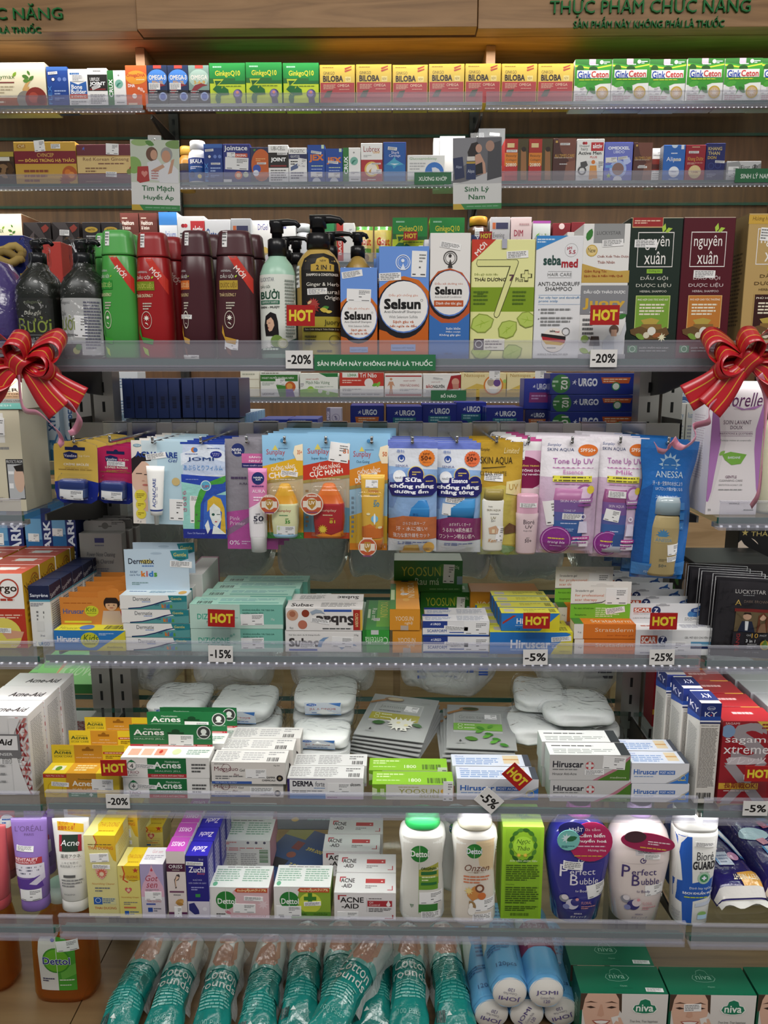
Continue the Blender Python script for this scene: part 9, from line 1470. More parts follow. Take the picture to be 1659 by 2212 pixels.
T4('soap_carton','lime green herbal wash carton with a round leafy emblem',1084,1172,1786,[R(0,0,1,1,'8ab82c'),R(.07,.02,.93,.98,'84b02c')]+[G('leaf',.5+.3*math.cos(a),.2+.17*math.sin(a),.2,['3a6a24','4a7a2c','2f5a20'][i%3],math.degrees(a)+90)for i,a in enumerate([2*math.pi*k/14 for k in range(14)])]+[E(.5,.2,.25,'9ac83c'),T('Ngọc',.34,.13,.68,.19,'2a4a1a',.01,.25),T('Thảo',.36,.2,.66,.25,'2a4a1a',.01,.25),G('flower',.4,.3,.14,'d8b848'),G('flower',.56,.3,.14,'d8b848'),T('Sữa tắm dược liệu',.18,.345,.86,.375,'dfe8c0',-.005,.3),L(.1,.4,.92,.58,8,'3f5a1c'),T('Công dụng:',.1,.61,.32,.625,'3f5a1c',.01),L(.1,.64,.92,.83,8,'3f5a1c'),L(.1,.85,.92,.91,3,'3f5a1c'),B(.24,.93,.7,.96,'5a7a24')],'8ab82c',.06,.03,cols={'t':'b8e060','l':'9ac83c'},top=[T('Ngọc',.4,.3,.7,.7,'5a9a6a',.0,.25)],left=[R(.0,.1,.2,.3,'c8d8a0')])
wide=lambda c,c2:[(0,.66,.8,2.4,c2),(.02,.72,.9,2.6,c),(.3,.86,1,2.6,c),(.55,1,1,2.6,c),(.68,.99,1,2.5,c),(.78,.86,.9,2.4,c),(.86,.62,.75,2.3,c),(.895,.42,.6,2.1,c),(.91,.36,.58,2,c)]
def perfect(tc,sc,moon):return[P([(.34,.0),(.7,.0),(.7,.1),(.36,.1)],'d0ccd0'),T('SENKA',.4,.04,.64,.075,'5a5a6a',-.005),O(.5,.17,.055,.016,tc),G('drop',.51,.16,.05,tc),R(.12,.21,.88,.212,sc),T('P',.14,.235,.28,.4,tc,.01),T('erfect',.31,.28,.76,.36,tc,.01),T('B',.32,.36,.46,.5,tc,.01),T('ubble',.49,.4,.82,.485,tc,.01),T('for',.42,.56,.48,.59,tc,-.005),T('Body',.5,.555,.66,.6,tc,.01),E(.24,.69,.08,'8a8a94'),E(.25,.67,.055,'d8d0d4'),E(.38,.76,.11,moon),E(.43,.73,.08,'d8c8cc' if tc[0]!='e' else '2a2878'),E(.28,.8,.055,'7a80b0'),E(.46,.69,.03,'d89098'),T('FLORAL',.54,.72,.72,.76,'c88a90',.0),L(.54,.78,.8,.83,2,'c88a90'),T('SENKA',.42,.88,.56,.9,tc,-.005),T('ボディソープ',.36,.92,.64,.95,tc,.0)]
def senka_bottle(label,x0,x1,c,c2,tc,sc,moon,pc,st):
 r=bottle('body_wash_bottle',label,x0,x1,1757,S4,.018,.06,[('body','gloss',wide(c,c2))],[(0,(-.86,.86,.03,.7),perfect(tc,sc,moon)+st,None)])
 W,h,sec=BINFO[r.name]
 mb=MB();k=W*.19
 mb.loft([(h*.885,k,k,2,pc),(h*.96,k,k,2,pc),(h*.965,k*.8,k*.8,2,pc),(h*.985,k*.7,k*.7,2,pc),(h*.99,k*.95,k*.95,2,pc),(h*1.015,k*.9,k*.9,2,pc)],28);mk('pump_head',mb,'plastic',r)
 return r,W,h
r,W,h=senka_bottle('royal blue body wash bottle with a round magenta neck tag',1184,1326,'2a2a86','23236e','e4e0ec','5a5aa0','c8c4d4','a04a98',[K(.36,.24,.34,.16,2),K(.8,.58,.34,.28,-10,1)])
mb=MB();fr=flat((-W*.42,-.0335,h*.93),(W*.92,0,0),(0,-.003,-h*.36),(0,-1,0))
mb.plate([(W*.12+W*.33*math.cos(2*math.pi*q/28),h*.76+W*.33*math.sin(2*math.pi*q/28))for q in range(28)],-.0325,-.032,'b02a5a');mb.plate([(-W*.18+W*.2*math.cos(2*math.pi*q/24),h*.87+W*.13*math.sin(2*math.pi*q/24))for q in range(24)],-.0334,-.0328,'2a2a70')
mb.plate([(-W*.22+W*.17*math.cos(2*math.pi*q/24),h*.78+W*.17*math.sin(2*math.pi*q/24))for q in range(24)],-.0345,-.0336,'7ac0b8')
f2=flat((W*.12-W*.33,-.0326,h*.76+W*.33),(W*.66,0,0),(0,0,-W*.66),(0,-1,0))
draw(mb,f2,[T('Sữa tắm',.3,.14,.7,.22,'f0d0d8',-.005),T('Cảm biến',.22,.27,.82,.38,'f4e8ec',.03),T('chuyển hoá',.16,.42,.86,.53,'f4e8ec',.03),L(.2,.58,.85,.64,1,'e0b8c8'),T('Hương Hoa',.45,.68,.86,.75,'f4e8ec',.01),L(.14,.83,.8,.88,1,'d8a848')])
f3=flat((-W*.38,-.0336,h*.87+W*.13),(W*.4,0,0),(0,0,-W*.26),(0,-1,0));draw(mb,f3,[T('NHẬT',.4,.3,.92,.68,'f0f0f8',.03)])
f4=flat((-W*.39,-.0346,h*.78+W*.17),(W*.34,0,0),(0,0,-W*.34),(0,-1,0));draw(mb,f4,[G('flower',.4,.4,.5,'d0e0e4'),G('leaf',.64,.42,.5,'2f6a44',-20),L(.2,.75,.8,.88,2,'2a5a6a')])
mk('neck_tag',mb,'card',r)
r,W,h=senka_bottle('pale cream pink body wash bottle with tilted magenta neck tag',1319,1458,'dccfcb','d0c0bc','3a2a6a','a8a0a4','2f2a6a','c8a8d8',[K(.66,.12,.3,.1,3),K(.74,.56,.34,.22,-5,1)])
mb=MB()
pts=[(W*.42*math.cos(2*math.pi*q/30),W*.16*math.sin(2*math.pi*q/30))for q in range(30)]
mb.plate([(x+W*.04,z+h*.76-x*.12)for x,z in pts],-.0335,-.0328,'a02a54');mb.plate([(x*.4-W*.16,z*.6+h*.81)for x,z in pts],-.0342,-.0336,'4a3038')
f2=flat((-W*.38,-.0337,h*.76+W*.14),(W*.84,0,-W*.1),(0,0,-W*.26),(0,-1,0));draw(mb,f2,[L(.5,.2,.92,.5,2,'e8c8d0'),L(.36,.62,.86,.78,1,'d8a848')]);mk('neck_tag',mb,'card',r)
bottle('body_wash_bottle','white and blue body wash bottle with a broad white cap',1460,1555,1760,S4,.016,.046,[('body','plastic',[(0,.74,.82,2.8,'dcdcd8'),(.02,.8,.92,3,'e2e2de'),(.2,.84,1,3,'e2e2de'),(.5,.95,1,3,'e4e4e0'),(.8,1,.98,3,'e4e4e0'),(.83,.98,.95,3,'e4e4e0')]),('cap','plastic',[(.83,.95,.92,2.8,'e6e6e2'),(.86,.97,.93,2.8,'e8e8e4'),(.96,.99,.92,2.8,'e8e8e4'),(.965,1.0,.93,2.8,'eeeeea'),(1,.98,.9,2.8,'eeeeea')])],[(0,(-.98,.98,.01,.82),[P([(.0,.02),(.32,.02),(.36,.3),(.4,.52),(.98,.46),(.98,.66),(.44,.72),(.46,1),(.26,1),(.2,.74),(.0,.72),(.0,.52),(.18,.5),(.12,.3)],'2358b0'),P([(.0,.0),(.24,.0),(.1,.1),(.06,.3),(.12,.5),(0,.5)],'e2e2de'),T('Bioré',.46,.18,.86,.27,'2a2a30',-.005),T('GUARD',.38,.28,.92,.37,'2a2a30',.04),T('SỮA TẮM',.55,.385,.78,.405,'555',.0),E(.66,.46,.15,'a8c8b0',.065),E(.66,.46,.1,'3a8a58',.043),G('cross',.66,.46,.11,'eef'),T('Đánh bay ngứa',.34,.555,.84,.59,'dfe8f4',.0),T('SẠCH KHUẨN 99,9%',.2,.6,.94,.645,'f0f4f8',.03),L(.24,.66,.8,.685,1,'b8c848'),P([(.5,.74),(.94,.7),(.94,.74),(.5,.78)],'c8d0e0'),E(.68,.86,.1,'8ab868',.03),R(.58,.87,.8,.92,'b8d8f0'),L(.06,.84,.2,.96,4,'b0b0b0'),K(.62,.1,.46,.12,4)],None)])
bottle('body_wash_bottle','blue and white body wash bottle showing behind the broad capped one',1448,1520,1768,S4,.1,.044,[('body','plastic',[(0,.8,.9,3,'2450a4'),(.8,1,1,3,'2858b4'),(1,.95,.9,3,'2858b4')])])
# night packs lying flat
def night(label,px,py,W,D,H,rz,z=0):
 p=onz(px,py,S4[0]);r=empty('pad_pack',(p.x,p.y,S4[0]+z+.001),label,'pad pack','purple night packs');r.rotation_euler.z=math.radians(rz)
 dp=lambda u,v:H*(1-(2*u-1)**6)**.5*(1-max(0,(v-.86)/.14)**2*.7)
 mb=MB();mb.grid(lambda u,v:((u-.5)*W,D*(1-v),dp(u,v)*(.97+.03*math.sin(9*v+4*u))),16,20,'2a2466')
 mb.grid(lambda u,v:((u-.5)*W,D*(1-v),0),2,2,'2a2466');mb.grid(lambda u,v:((u-.5)*W,0,v*dp(u,1)),12,2,'dcd8d4')
 mb.grid(lambda u,v:((u-.5)*W,D,v*dp(u,0)),12,2,'2a2466')
 fr=Frame(lambda u,v,h:Vector(((u-.5)*W,D*(1-v),dp(u,v)*(.97+.03*math.sin(9*v+4*u))+.0006+h*3)),W/D,12)
 rr=random.Random(int(px));draw(mb,fr,[E(.35,.42,.26,'b8d0e0',.09),P([(.3,.5),(.46,.48),(.5,.56),(.36,.58)],'d890a8'),R(.3,.6,.6,.76,'c8d4e8'),R(.3,.6,.34,.76,'4a90d0'),L(.37,.63,.58,.74,3,'7a8ab0'),E(.68,.66,.1,'d090b8',.05),P([(.7,.3),(.86,.28),(.96,.66),(.82,.68)],'4a88c8'),P([(.74,.32),(.84,.31),(.92,.63),(.83,.64)],'e0e4ec'),E(.72,.22,.1,'4a80b8',.03),P([(.56,.26),(.68,.24),(.74,.34),(.6,.36)],'b04a70'),G('flower',.2,.16,.26,'d8c8d0'),P([(.5,.86),(1,.82),(1,.95),(.56,.95)],'d8a048'),T('SAFETY NIGHT',.4,.875,.96,.915,'e8dcc0',.02,0,180),R(0,.95,1,1,'d8d4d0')]+[E(rr.uniform(.05,.95),rr.uniform(.05,.85),.008,'d8d8f0')for _ in range(22)])
 mk('pack_body',mb,'foil',r)
 mb=MB();mb.grid(lambda u,v:((u-.5)*W*.98,-.012*v-.001,dp(u,1)*.5+.004+.004*math.sin(12*u)*v),14,3,'e4e2de');mk('seal_fin',mb,'plastic',r)
night('purple night pad pack with drawn moons beside the white and blue bottle',1606,1958,.082,.2,.034,4)
night('purple night pad pack lying at the picture edge beside its twin',1722,1945,.09,.2,.036,2)
# ------------------------------------------------------------ wooden base: cotton rounds, liquid bottles, tissue boxes
DY=DK[1]
def liquid(label,px,yb,W,H,art):
 Y0=onz(px,yb,DK[0]).y;p=at(px,yb,Y0)
 r=empty('antiseptic_bottle',(p.x,Y0+.035,DK[0]+.001),label,'bottle','amber antiseptic bottles')
 s=[(0,.84,.84,3,'c07a1c'),(.015,.96,.96,3,'c8801e'),(.06,1,1,3,'c8801e'),(.55,.97,.98,3,'c8842a'),(.66,.9,.92,2.8,'b0823a'),(.76,.62,.7,2.4,'a87c3a'),(.83,.34,.5,2,'a87c3a'),(.87,.32,.46,2,'a87c3a')]
 ss=[(a*H,b*W/2,c*.035,e,cl)for a,b,c,e,cl in s]
 mb=MB();mb.loft(ss,36);mk('bottle_body',mb,'amber_liquid',r)
 si=[(a*H*.985+.001,b*W/2*.95,c*.035*.93,e,'b06a14')for a,b,c,e,cl in s[:5]]
 mb=MB();mb.loft(si,30);mk('liquid',mb,'amber_liquid',r)
 mb=MB();mb.loft([(H*.86,W*.19,W*.19,2,'e8e8e4'),(H,W*.18,W*.18,2,'e8e8e4')],28);mk('cap',mb,'plastic',r)
 mb=MB();fr=wrap(ss,-.62*W/2,.62*W/2,H*.13,H*.62,12);ks=draw(mb,fr,art,.0003);mk('front_label',mb,'card',r);stickers(fr,ks,r)
dl=[P([(.1,.02),(.4,0),(.62,.02),(.95,.2),(.95,1),(.04,1),(.0,.3),(.04,.1)],'d8d6d0'),P([(.5,.0),(.72,.03),(.96,.22),(.96,1),(.5,1)],'4a9a34'),P([(.56,.6),(.96,.5),(.96,.7),(.6,.8)],'6ab048'),E(.48,.44,.36,'3f8a2c'),E(.48,.44,.32,'6ab030'),R(.485,.06,.5,.72,'dfe8d0'),T('Dettol',.12,.38,.84,.52,'eef0f4',.06),T('Dettol',.13,.385,.83,.515,'2a3480',.02),E(.42,.06,.05,'3a4ab0'),L(.1,.76,.42,.84,2,'3a3a5a'),L(.54,.78,.92,.82,1,'dfe8d0'),L(.54,.88,.84,.91,1,'dfe8d0'),K(.78,.17,.54,.3,-5,1)]
liquid('amber antiseptic bottle with green and white label on the wooden deck',131,2170,.105,.205,dl)
liquid('amber antiseptic bottle cut by the picture edge on the wooden deck',-46,2150,.105,.205,dl)
def rounds(label,px,yf,rz,z=0,back=False,ln=.17,rad=.03,seed=1):
 """a bag of cotton rounds lying on its side, pointing out of the stand"""
 Y0=onz(px,yf,DK[0]+rad+z).y;p=at(px,yf,Y0)
 r=empty('cotton_rounds_bag',(p.x,Y0,DK[0]+z+.001),label,'cotton pads','teal bags of cotton rounds',math.radians(rz))
 R_=random.Random(seed);a=[R_.uniform(0,6.28)for _ in range(5)]
 yt=.035
 def fn(u,v,h=0):
  y=-yt+(ln+yt)*v;th=2*math.pi*u-math.pi/2
  k=min(1,max(0,(y+yt)/(yt*1.7)));k2=min(1,max(0,(ln-y)/.012))
  w_=rad*(1.25-.25*k)*(.6+.4*k2);hh=rad*(.14+.86*k**.7)*(.6+.4*k2)
  n=1+.05*math.sin(5*u*6.28+30*v+a[0])*(1.4-k)+.02*math.sin(9*u*6.28+a[1]+12*v)
  return Vector(((w_*n+h)*math.cos(th),y+.006*(1-k)*math.sin(9*u+a[2]),rad*(.35+.65*k)+(hh*n+h)*math.sin(th)))
 mb=MB();mb.grid(fn,64,44,'1d8a82')
 fr=Frame(lambda u,v,h:fn(.78-.56*u,.97-.97*v,h*2+.0006),2*rad*1.5/(ln+yt),28)
 tx=[L(.2,.48,.8,.66,9,'4fa89e'),L(.2,.7,.8,.84,7,'4fa89e'),R(.66,.56,.95,.72,'14746e'),B(.2,.88,.36,.95,'2a2a2a'),G('tri',.42,.9,.08,'dfeee8')]if back else[T('Cotton',.24,.46,.84,.56,'d8e4de',.01),T('rounds',.22,.57,.84,.65,'d8e4de',.01),L(.28,.68,.78,.8,6,'7cc0b6'),T('100 Pads',.34,.86,.66,.89,'7cc0b6',.0)]
 draw(mb,fr,[R(-.2,.005,1.2,.42,'d2d4cf'),P([(-.2,.42),(.2,.38),(.8,.37),(1.2,.4),(1.2,.44),(-.2,.46)],'7ab8b0'),P([(.3,.34),(.36,.22),(.5,.16),(.62,.2),(.72,.36),(.66,.41),(.4,.42)],'c89a88'),E(.5,.1,.16,'d0a48e',.075),P([(.36,.06),(.4,.02),(.6,.02),(.66,.08),(.5,.05)],'3a2a26'),R(.38,.05,.64,.075,'d8d8d4'),R(.44,.09,.48,.096,'3a2a26'),R(.54,.09,.58,.096,'3a2a26'),E(.51,.135,.05,'b86a62',.009),P([(.64,.16),(.7,.12),(.74,.3),(.66,.36)],'d0a48e')]+tx)
 mk('filled_bag',mb,'foil',r)
 mb=MB()
 for s_ in(1,-1):
  mb.grid(lambda u,v:(s_*(rad*.95+u*.006+.003*math.sin(14*v+a[3])*u),ln*(.1+.85*v),rad*.8-.012*u+.004*math.sin(11*v+a[4])),3,14,'fff')
 mk('film_fin',mb,'milky_film',r)
 return r
for i,(px,yf,rz,z,bk,lb_)in enumerate(((264,2190,-3,0,True,'teal cotton rounds bag beside the amber bottle, printed side seam up'),(356,2200,1,0,False,'teal cotton rounds bag second from the amber bottle'),(458,2206,2,0,False,'teal cotton rounds bag third from the amber bottle, its face picture showing'),(556,2204,1,0,True,'teal cotton rounds bag with barcode, between two face picture bags'),(648,2172,2,0,True,'short looking teal cotton rounds bag before the leaning ones'),(729,2168,2,0,True,'teal cotton rounds bag half under the slanting one'),(722,2186,-24,.05,False,'teal cotton rounds bag slanting across on top of others'),(806,2172,-2,.0,True,'teal cotton rounds bag between the slanting one and the big lettered one'),(884,2182,0,.02,False,'teal cotton rounds bag with large upright lettering near the pad packs'),(980,2176,4,.012,True,'teal cotton rounds bag lying against the blue pad packs'))):
 rounds(lb_,px,yf,rz,z,bk,.175,.0272,i)
def pads(label,px,py,z,rz,plum=False,seed=1,turn=0):
 rad=.03;ln=.17
 Y0=onz(px,py,DK[0]+rad+z).y;p=at(px,py,Y0)
 r=empty('cotton_pad_pack',(p.x,Y0,DK[0]+z+.001),label,'cotton pads','blue packs of cotton pads',math.radians(rz))
 def fn(u,v,h=0):
  th=2*math.pi*u-math.pi/2;q=1+.03*math.cos(6*th);k=1 if v>.06 else .86+.14*(v/.06)
  return Vector(((rad*q*k+h)*math.cos(th),ln*v,rad+(rad*q*k+h)*math.sin(th)))
 mb=MB();mb.grid(fn,36,14,'6aaedc')
 fr=Frame(lambda u,v,h:fn(.8-.6*u,.98-.94*v,h*2+.0003),2*rad*1.6/ln,12)
 art=[R(0,0,1,1,'6aaedc'),P([(0,0),(.3,0),(.36,.3),(.2,.55),(0,.6)],'d4dcd8'),P([(.14,.1),(.2,.1),(.1,.55),(.06,.55)],'7a9a78')]+([P([(.1,.3),(1,.2),(1,.62),(.0,.66)],'8a2a54'),T('ぷるコットンの',.3,.3,.86,.38,'ecd8e0',.0),T('あらゆるタイプ',.26,.42,.88,.5,'ecd8e0',.01),T('敏感肌にも',.28,.53,.84,.6,'ecd8e0',.01)]if plum else[L(.4,.05,.9,.5,8,'3a6aa0'),B(.66,.5,.92,.8,'23304a',1),T('120pcs',.34,.85,.62,.92,'2a4a80',.01),L(.2,.6,.6,.7,3,'3a6aa0')])
 draw(mb,fr,art);mk('wrapper',mb,'plastic',r)
 mb=MB();N=36
 mb.add([(0,-.005,rad)]+[(rad*.9*g*math.cos(2*math.pi*q/N),-.005+.006*(g-.5)*2*(g>.5),rad+rad*.9*g*math.sin(2*math.pi*q/N))for g in(.6,1)for q in range(N)],[(0,1+q,1+(q+1)%N)for q in range(N)]+[(1+q,1+N+q,1+N+(q+1)%N,1+(q+1)%N)for q in range(N)],'e2dfd8',0,True)
 a=math.radians(turn);ca,sa=math.cos(a),math.sin(a);S_=rad*1.5
 f2=Frame(lambda u,v,h:Vector((((u-.5)*ca+(v-.5)*sa)*S_,-.0056-h,rad-(-(u-.5)*sa+(v-.5)*ca)*S_)),1,1)
 draw(mb,f2,[T('JOMI',.12,.3,.88,.5,'4a3a80',.01),T('Cotton Pads',.28,.54,.76,.63,'8a8898',.0),T('120',.4,.67,.62,.8,'4a3a80',.01)]);mk('pad_stack',mb,'matte',r)
for i,(px,py,z,rz,pl,tn,lb_)in enumerate(((1062,2192,0,3,False,160,'blue cotton pad pack in the lower row next to the teal bag'),(1138,2192,0,0,False,60,'blue cotton pad pack in the middle of the lower row'),(1212,2186,0,-3,False,200,'blue cotton pad pack in the lower row beside the green boxes'),(1101,2146,.053,1,False,170,'blue cotton pad pack with barcode in the upper row'),(1180,2146,.053,0,True,0,'blue cotton pad pack with a plum band in the upper row'))):
 pads(lb_,px,py,z,rz,pl,i,tn)
def niva(st=()):
 return[R(0,0,1,1,'d8d4d0'),P([(.55,1),(.7,.82),(1,.62),(1,1)],'1f7a5a'),R(0,0,.025,1,'0f5a42'),P([(.02,.06),(.06,.0),(.44,.0),(.47,.08),(.46,.3),(.42,.56),(.34,.74),(.25,.8),(.16,.76),(.07,.6),(.03,.34)],'d8b09a'),P([(.0,.0),(.08,.0),(.05,.1),(.03,.3),(.0,.32)],'4a3a30'),P([(.4,.0),(.47,.0),(.48,.36),(.45,.3),(.44,.1)],'4a3a30'),P([(.05,.17),(.12,.14),(.2,.17),(.12,.165)],'4a3026'),P([(.28,.17),(.36,.14),(.43,.18),(.36,.165)],'4a3026'),P([(.07,.25),(.12,.23),(.18,.26),(.12,.275)],'3a2a26'),P([(.3,.26),(.36,.23),(.42,.25),(.36,.275)],'3a2a26'),P([(.23,.2),(.25,.2),(.28,.4),(.25,.43),(.2,.41)],'cc9f88'),P([(.14,.5),(.25,.485),(.36,.5),(.31,.58),(.25,.6),(.19,.58)],'a85a50'),P([(.16,.51),(.25,.5),(.34,.51),(.3,.555),(.25,.565),(.2,.555)],'ece6e2'),P([(.36,.44),(.45,.4),(.47,.56),(.39,.58)],'e4e0dc'),P([(.38,.6),(.42,.5),(.45,.52),(.44,.44),(.47,.44),(.5,.54),(.54,.62),(.54,.84),(.44,1),(.38,.84)],'d8ae98'),G('cloud',.74,.24,.3,'e4e6e0',0,1),G('cloud',.74,.24,.27,'1f7a5a',0,1),T('niva',.64,.19,.84,.32,'eef2ec',.02),T('True love, True happiness',.58,.48,.9,.54,'777',-.005,.3),E(.64,.72,.07,'c4bcb8')]+list(st)
ntop=[R(0,0,1,1,'0f6a4c'),G('cloud',.48,.36,.28,'8ab8a4',0,1.0),G('cloud',.48,.36,.265,'0f6a4c',0,1.0),T('niva',.39,.28,.57,.46,'9ac4b0',.01),T('Open',.48,.7,.56,.76,'9ac4b0',.0),R(.4,.8,.62,.81,'0a4a36')]
def nbox(label,x0,x1,back,st=(),top=ntop):
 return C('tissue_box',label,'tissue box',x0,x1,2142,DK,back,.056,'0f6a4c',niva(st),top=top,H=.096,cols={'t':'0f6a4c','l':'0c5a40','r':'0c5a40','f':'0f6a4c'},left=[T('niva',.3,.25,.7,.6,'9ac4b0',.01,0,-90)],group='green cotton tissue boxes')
n1=nbox('green tissue box with a smiling face beside the blue pad packs',1252,1440,.094)
stickers(flat((-o_dims[n1.name][0]/2,.056,.096),(o_dims[n1.name][0],0,0),(0,-.056,0),(0,0,1)),[K(.86,.86,.2,.055,2)],n1)
dup(n1,n1.location+Vector((-.003,.0575,0)),'green tissue box standing behind the one beside the blue pad packs')
n2=nbox('green tissue box with a label across its smiling face',1444,1630,.094,[K(.27,.24,.2,.1,-3)])
nbox('green tissue box cut by the picture edge',1634,1820,.096)
# ------------------------------------------------------------ cards on the rails, flyers and bows
def cardplate(name,parent,x0,x1,y0,y1,Y,art,base,rot=0,th=.0006,mat='card'):
 a,b=at(x0,(y0+y1)/2,Y),at(x1,(y0+y1)/2,Y);zt,zb=at((x0+x1)/2,y0,Y).z,at((x0+x1)/2,y1,Y).z
 W,H=b.x-a.x,zt-zb
 mb=MB();mb.box(-W/2,W/2,0,th,-H/2,H/2,base);draw(mb,flat((-W/2,0,H/2),(W,0,0),(0,0,-H),(0,-1,0)),art)
 o=mk(name,mb,mat,parent);c=Vector(((a.x+b.x)/2,Y,(zt+zb)/2))
 o.location=c-(parent.location if parent else Vector((0,0,0)));o.rotation_euler=(0,math.radians(rot),0)
 return o,c,W,H
HOTA=[R(0,0,1,1,'a8201f'),T('HOT',.09,.22,.93,.78,'e0c93a',.05)]
def promo(label,hx0,hx1,hy0,hy1,px0,px1,py0,py1,txt,Yr,hrot=0,prot=0):
 c=at((px0+px1)/2,(py0+py1)/2,Yr-.0045)
 r=empty('promo_tag',(c.x,Yr-.0045,c.z),label,'price tag','red HOT discount tags')
 o,ch,W,H=cardplate('hot_card',r,hx0,hx1,hy0,hy1,Yr-.006,HOTA,'a8201f',hrot)
 o,cp,W2,H2=cardplate('percent_card',r,px0,px1,py0,py1,Yr-.0054,[R(0,0,1,1,'e0dedc'),T(txt,.07,.24,.93,.76,'1f1d1e',.028)],'e0dedc',prot)
 mb=MB();d=cp-ch;L_=d.length
 mb.box(-.013,.013,0,.0006,-L_/2-.012,L_/2+.012);s=mk('clear_stem',mb,'blister',r);s.location=(ch+cp)/2+Vector((0,.0016,0))-r.location
 s.rotation_euler=(0,math.atan2(-d.x,-d.z),0)
promo('red HOT tag over a -20% card before the gold pump bottle',619,680,659,704,617,676,757,796,'-20%',1.0,1)
promo('red HOT tag over a -20% card before the white, grey and gold carton',1275,1338,659,702,1275,1333,755,793,'-20%',1.0)
promo('red HOT tag over a -15% card before the mint green cartons',449,507,1317,1354,450,503,1395,1430,'-15%',1.0,2,1)
promo('red HOT tag over a -5% card before the blue and yellow cartons',1130,1188,1324,1358,1130,1183,1403,1436,'-5%',1.0,0,-1)
promo('red HOT tag over a -25% card before the navy emblem cartons',1404,1463,1324,1360,1403,1457,1403,1436,'-25%',1.0,0,-1)
promo('red HOT tag over a -20% card between the yellow and green acne cartons',218,274,1642,1676,229,280,1716,1746,'-20%',.972,-1)
promo('red HOT tag turned on its corner over a tilted -5% card',1089,1145,1660,1696,1031,1082,1710,1748,'-5%',.972,45,42)
promo('red HOT tag over a -5% card before the red box with silver letters',1609,1668,1655,1688,1605,1659,1731,1762,'-5%',.968)
for hx0,hx1,hy0,hy1,lb in((872,902,500,519,'small red HOT card before the green ginkgo carton'),(1036,1063,500,519,'small red HOT card before the brown jar with gold lid')):
 o,c,W,H=cardplate('hot_card',None,hx0,hx1,hy0,hy1,2.19,HOTA,'a8201f');tag(o,lb,'price tag')
 mb=MB();mb.box(-.012,.012,.0007,.0013,-(c.z-W3[0])+.01,.01);s=mk('clear_stem',mb,'blister',o)
for x0,x1,y0,y1,Y,txt,lb,u0,u1 in((679,941,766,800,1.0,'SẢN PHẨM NÀY KHÔNG PHẢI LÀ THUỐC','long green shelf strip saying the goods are no medicine',.025,.975),(895,975,372,398,2.2,'XƯƠNG KHỚP','green shelf tag reading XƯƠNG KHỚP',.12,.88),(1588,1680,364,394,2.2,'SINH LÝ NAM','green shelf tag reading SINH LÝ NAM at the picture edge',.13,.82),(931,1007,843,865,2.2,'BỔ NÃO','green shelf tag reading BỔ NÃO',.28,.72)):
 o,c,W,H=cardplate('shelf_tag',None,x0,x1,y0,y1,Y-.0052,[R(0,0,1,1,'2f6f48'),T(txt,u0,.3,u1,.72,'dfe8e0',.025)],'2f6f48',0,.0007);tag(o,lb,'shelf tag','green shelf tags')
# flyers hung before the second wall shelf
def flyer(label,x0,x1,y0,y1,art,tilt,Y=2.19):
 r,W,H=hang('flyer',label,x0,x1,y0,y1,Y,'flyer',tilt,'flyers hung on the wall shelves')
 card_part(r,W,H,art,[(-W/2,-H),(W/2,-H),(W/2,0),(-W/2,0)],'e4e4e2',nm='printed_sheet',th=.0008)
 mb=MB();mb.box(-.018,.018,.0009,.0018,-.012,.012);mk('clear_clip',mb,'blister',r)
 mb=MB();mb.tube([(0,-.001,.0),(0,.004,.004),(0,.008,-.0)],.0018,'888');mk('clip_pin',mb,'chrome',r)
foot=[P([(0,.92),(.2,.92),(.26,1),(0,1)],'c8a83a'),P([(.16,.92),(1,.92),(1,1),(.24,1)],'3a8a4a'),L(.28,.945,.96,.975,1,'7ab088')]
flyer('white flyer of an embracing elderly couple reading Tim Mạch Huyết Áp',285,390,302,455,[R(0,0,1,1,'e4e4e2'),R(0,0,1,.6,'c8d0c0'),E(.06,.36,.16,'8ab060',.12),E(.92,.06,.2,'7a9a58',.06),E(.2,.04,.18,'9ab878',.05),G('leaf',.4,.05,.2,'5a8a40',20),E(.44,.2,.12,'6a4a3a',.1),E(.48,.21,.07,'c89a80',.07),P([(.34,.32),(.56,.27),(.7,.4),(.66,.58),(.36,.56)],'dcdce0'),E(.74,.2,.12,'9a9a98',.1),E(.73,.23,.09,'c8967a',.085),P([(.6,.36),(.8,.3),(.98,.42),(.98,.6),(.58,.6)],'e0e0e4'),P([(.44,.42),(.66,.34),(.7,.38),(.5,.46)],'c89a80'),P([(.84,.28),(.9,.26),(.84,.46),(.76,.48)],'c89a80'),P([(.14,.38),(.36,.37),(.38,.58),(.18,.61),(.12,.58)],'b03a38'),G('heart',.28,.48,.14,'d88a80'),L(.42,.42,.58,.56,4,'b87a78'),T('Tim Mạch',.22,.645,.88,.74,'2a6a40',.015),T('Huyết Áp',.25,.765,.87,.86,'2a6a40',.015)]+foot,1.6)
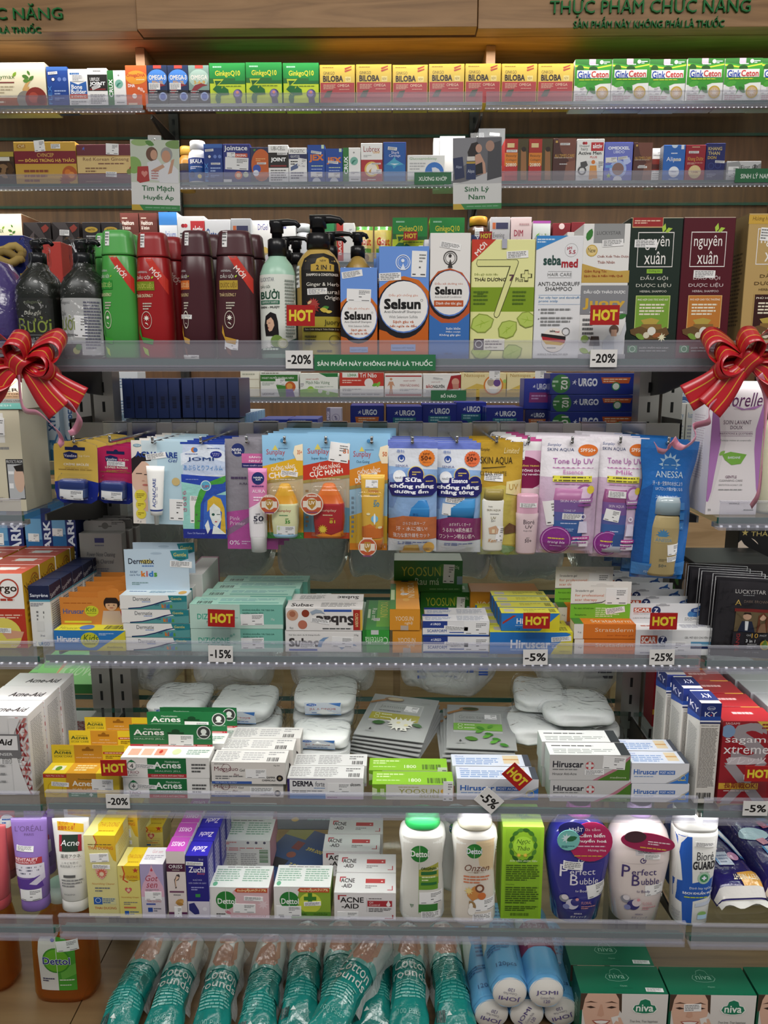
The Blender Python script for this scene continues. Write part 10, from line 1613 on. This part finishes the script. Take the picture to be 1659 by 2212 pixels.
flyer('grey flyer with two models and a blue jar reading Sinh Lý Nam',977,1082,297,452,[R(0,0,1,1,'e0e0de'),R(0,0,1,.62,'6a6a70'),P([(0,.0),(.5,0),(.4,.3),(0,.5)],'8a8a90'),P([(.3,.6),(1,.4),(1,.64),(0,.64)],'c0c0c2'),P([(.72,.1),(.98,.05),(1,.55),(.7,.6)],'48484e'),E(.76,.12,.09,'b08a78',.075),P([(.3,.2),(.38,.08),(.5,.06),(.56,.12),(.46,.3),(.34,.36)],'241c1c'),E(.53,.15,.065,'c89a84',.06),P([(.46,.24),(.56,.22),(.66,.36),(.68,.5),(.5,.52),(.44,.36)],'c89a84'),P([(.46,.38),(.6,.34),(.62,.5),(.46,.52)],'1c1a1e'),P([(.0,.28),(.2,.26),(.24,.55),(.04,.58)],'2a3458'),P([(.28,.32),(.46,.32),(.47,.58),(.27,.58)],'263560'),R(.29,.26,.45,.32,'dcd8d2'),R(.28,.33,.46,.36,'b8983a'),T('Alipas',.3,.44,.44,.5,'cfd4e0',.0),T('Alipas',.06,.38,.18,.43,'b8c0d8',.0),T('Sinh Lý',.24,.68,.74,.77,'2a6a40',.015),T('Nam',.32,.79,.66,.86,'2a6a40',.015)]+foot,-1.2)
# red gift bows with gold lines
def ribbon(r,nm,pts,wv,stripes=(.2,.5,.8),n=8,mat='ribbon',c='c2202c',w1=None):
 """a strip that follows pts; wv is its half-width vector at each point"""
 q=bez(pts,n);wv=wv if isinstance(wv,list)else[wv]*len(pts);wq=bez(wv,n);m=len(q)
 mb=MB();cols=[0]
 for s in stripes:cols+=[s-.022,s+.022]
 cols.append(1);k=len(cols)
 mb.v=[tuple(q[i]+wq[i]*(2*t-1))for i in range(m)for t in cols]
 for i in range(m-1):
  for g in range(k-1):
   mb.f.append([i*k+g,i*k+g+1,(i+1)*k+g+1,(i+1)*k+g]);mb.c.append(lin('d8a23a' if g%2 else c));mb.m.append(0);mb.s.append(True)
 o=mk(nm,mb,mat,r);md=o.modifiers.new('thickness','SOLIDIFY');md.thickness=.0006;return o
def bow(label,px,py,Y,flip,curls):
 p=at(px,py,Y);r=empty('gift_bow',p,label,'bow','red gift bows')
 s=flip
 loops=[((.05,.0,.028),25,.052),((-.055,.0,.012),0,.05),((.03,-.012,.006),70,.04),((-.03,-.012,.03),-60,.045),((.0,-.02,.04),5,.034),((.045,-.012,-.012),-20,.042),((-.05,-.01,-.018),20,.045)]
 for i,(d,a,ln)in enumerate(loops):
  ln*=.82
  d=Vector((d[0]*s,d[1],d[2]));dn=d.normalized();up=Vector((0,0,1));sd=dn.cross(Vector((0,-1,0))).normalized()*.011
  e=dn*ln*1.25;side=Vector((-dn.z,0,dn.x))*.014
  wv=(Vector((0,-.9,.35))if i%2 else Vector((0,-.75,-.5))).normalized()*.017
  ribbon(r,'loop',[Vector((0,-.004,0)),e*.45+side,e*.95+side*.9,e*1.08,e*.9-side*.8,e*.4-side*.7,Vector((0,-.004,0))],[wv*.35,wv*.8,wv,wv,wv,wv*.8,wv*.35],(.25,.62))
 ribbon(r,'centre_knot',[Vector((-.012,-.006,-.014)),Vector((-.006,-.016,0)),Vector((.002,-.018,.008)),Vector((.01,-.006,.014))],Vector((.010,0,-.008)),(.3,.7))
 for e in((.072*s,-.006,-.044),(.046*s,-.012,-.056),(-.052*s,-.004,-.042)):
  e=Vector(e)*.9;wv=Vector((-e.z,0,e.x)).normalized()
  ribbon(r,'tail',[Vector((0,-.005,0)),e*.4+Vector((0,-.008,.004)),e*.75+Vector((0,-.004,0)),e*1.1],[wv*.005,wv*.012,wv*.016,wv*.018],(.35,.72))
 for cpts in curls:
  w_=[at(x,y,Y-.012+.01*math.sin(k*1.9))-p for k,(x,y)in enumerate(cpts)]
  ribbon(r,'curled_ribbon',w_,[Vector((.0028*math.cos(k*.9),-.002,.0034))for k in range(len(w_))],(),8,'ribbon','d08aa0')
bow('red and gold gift bow tied at the shelf end over the pale sunscreen carton',52,788,.965,1,[[(40,800),(50,880),(85,893),(120,925),(133,950),(128,962)],[(95,800),(130,852),(160,880),(172,905),(162,930),(150,936)]])
bow('red and gold gift bow tied over the white and mauve cleanser carton',1612,782,.965,-1,[[(1600,800),(1565,850),(1534,880),(1532,910),(1500,921),(1503,945),(1480,966),(1462,962),(1455,948)],[(1450,955),(1440,975),(1422,972),(1415,960)],[(1640,810),(1655,860),(1650,960),(1640,1060),(1622,1095)]])
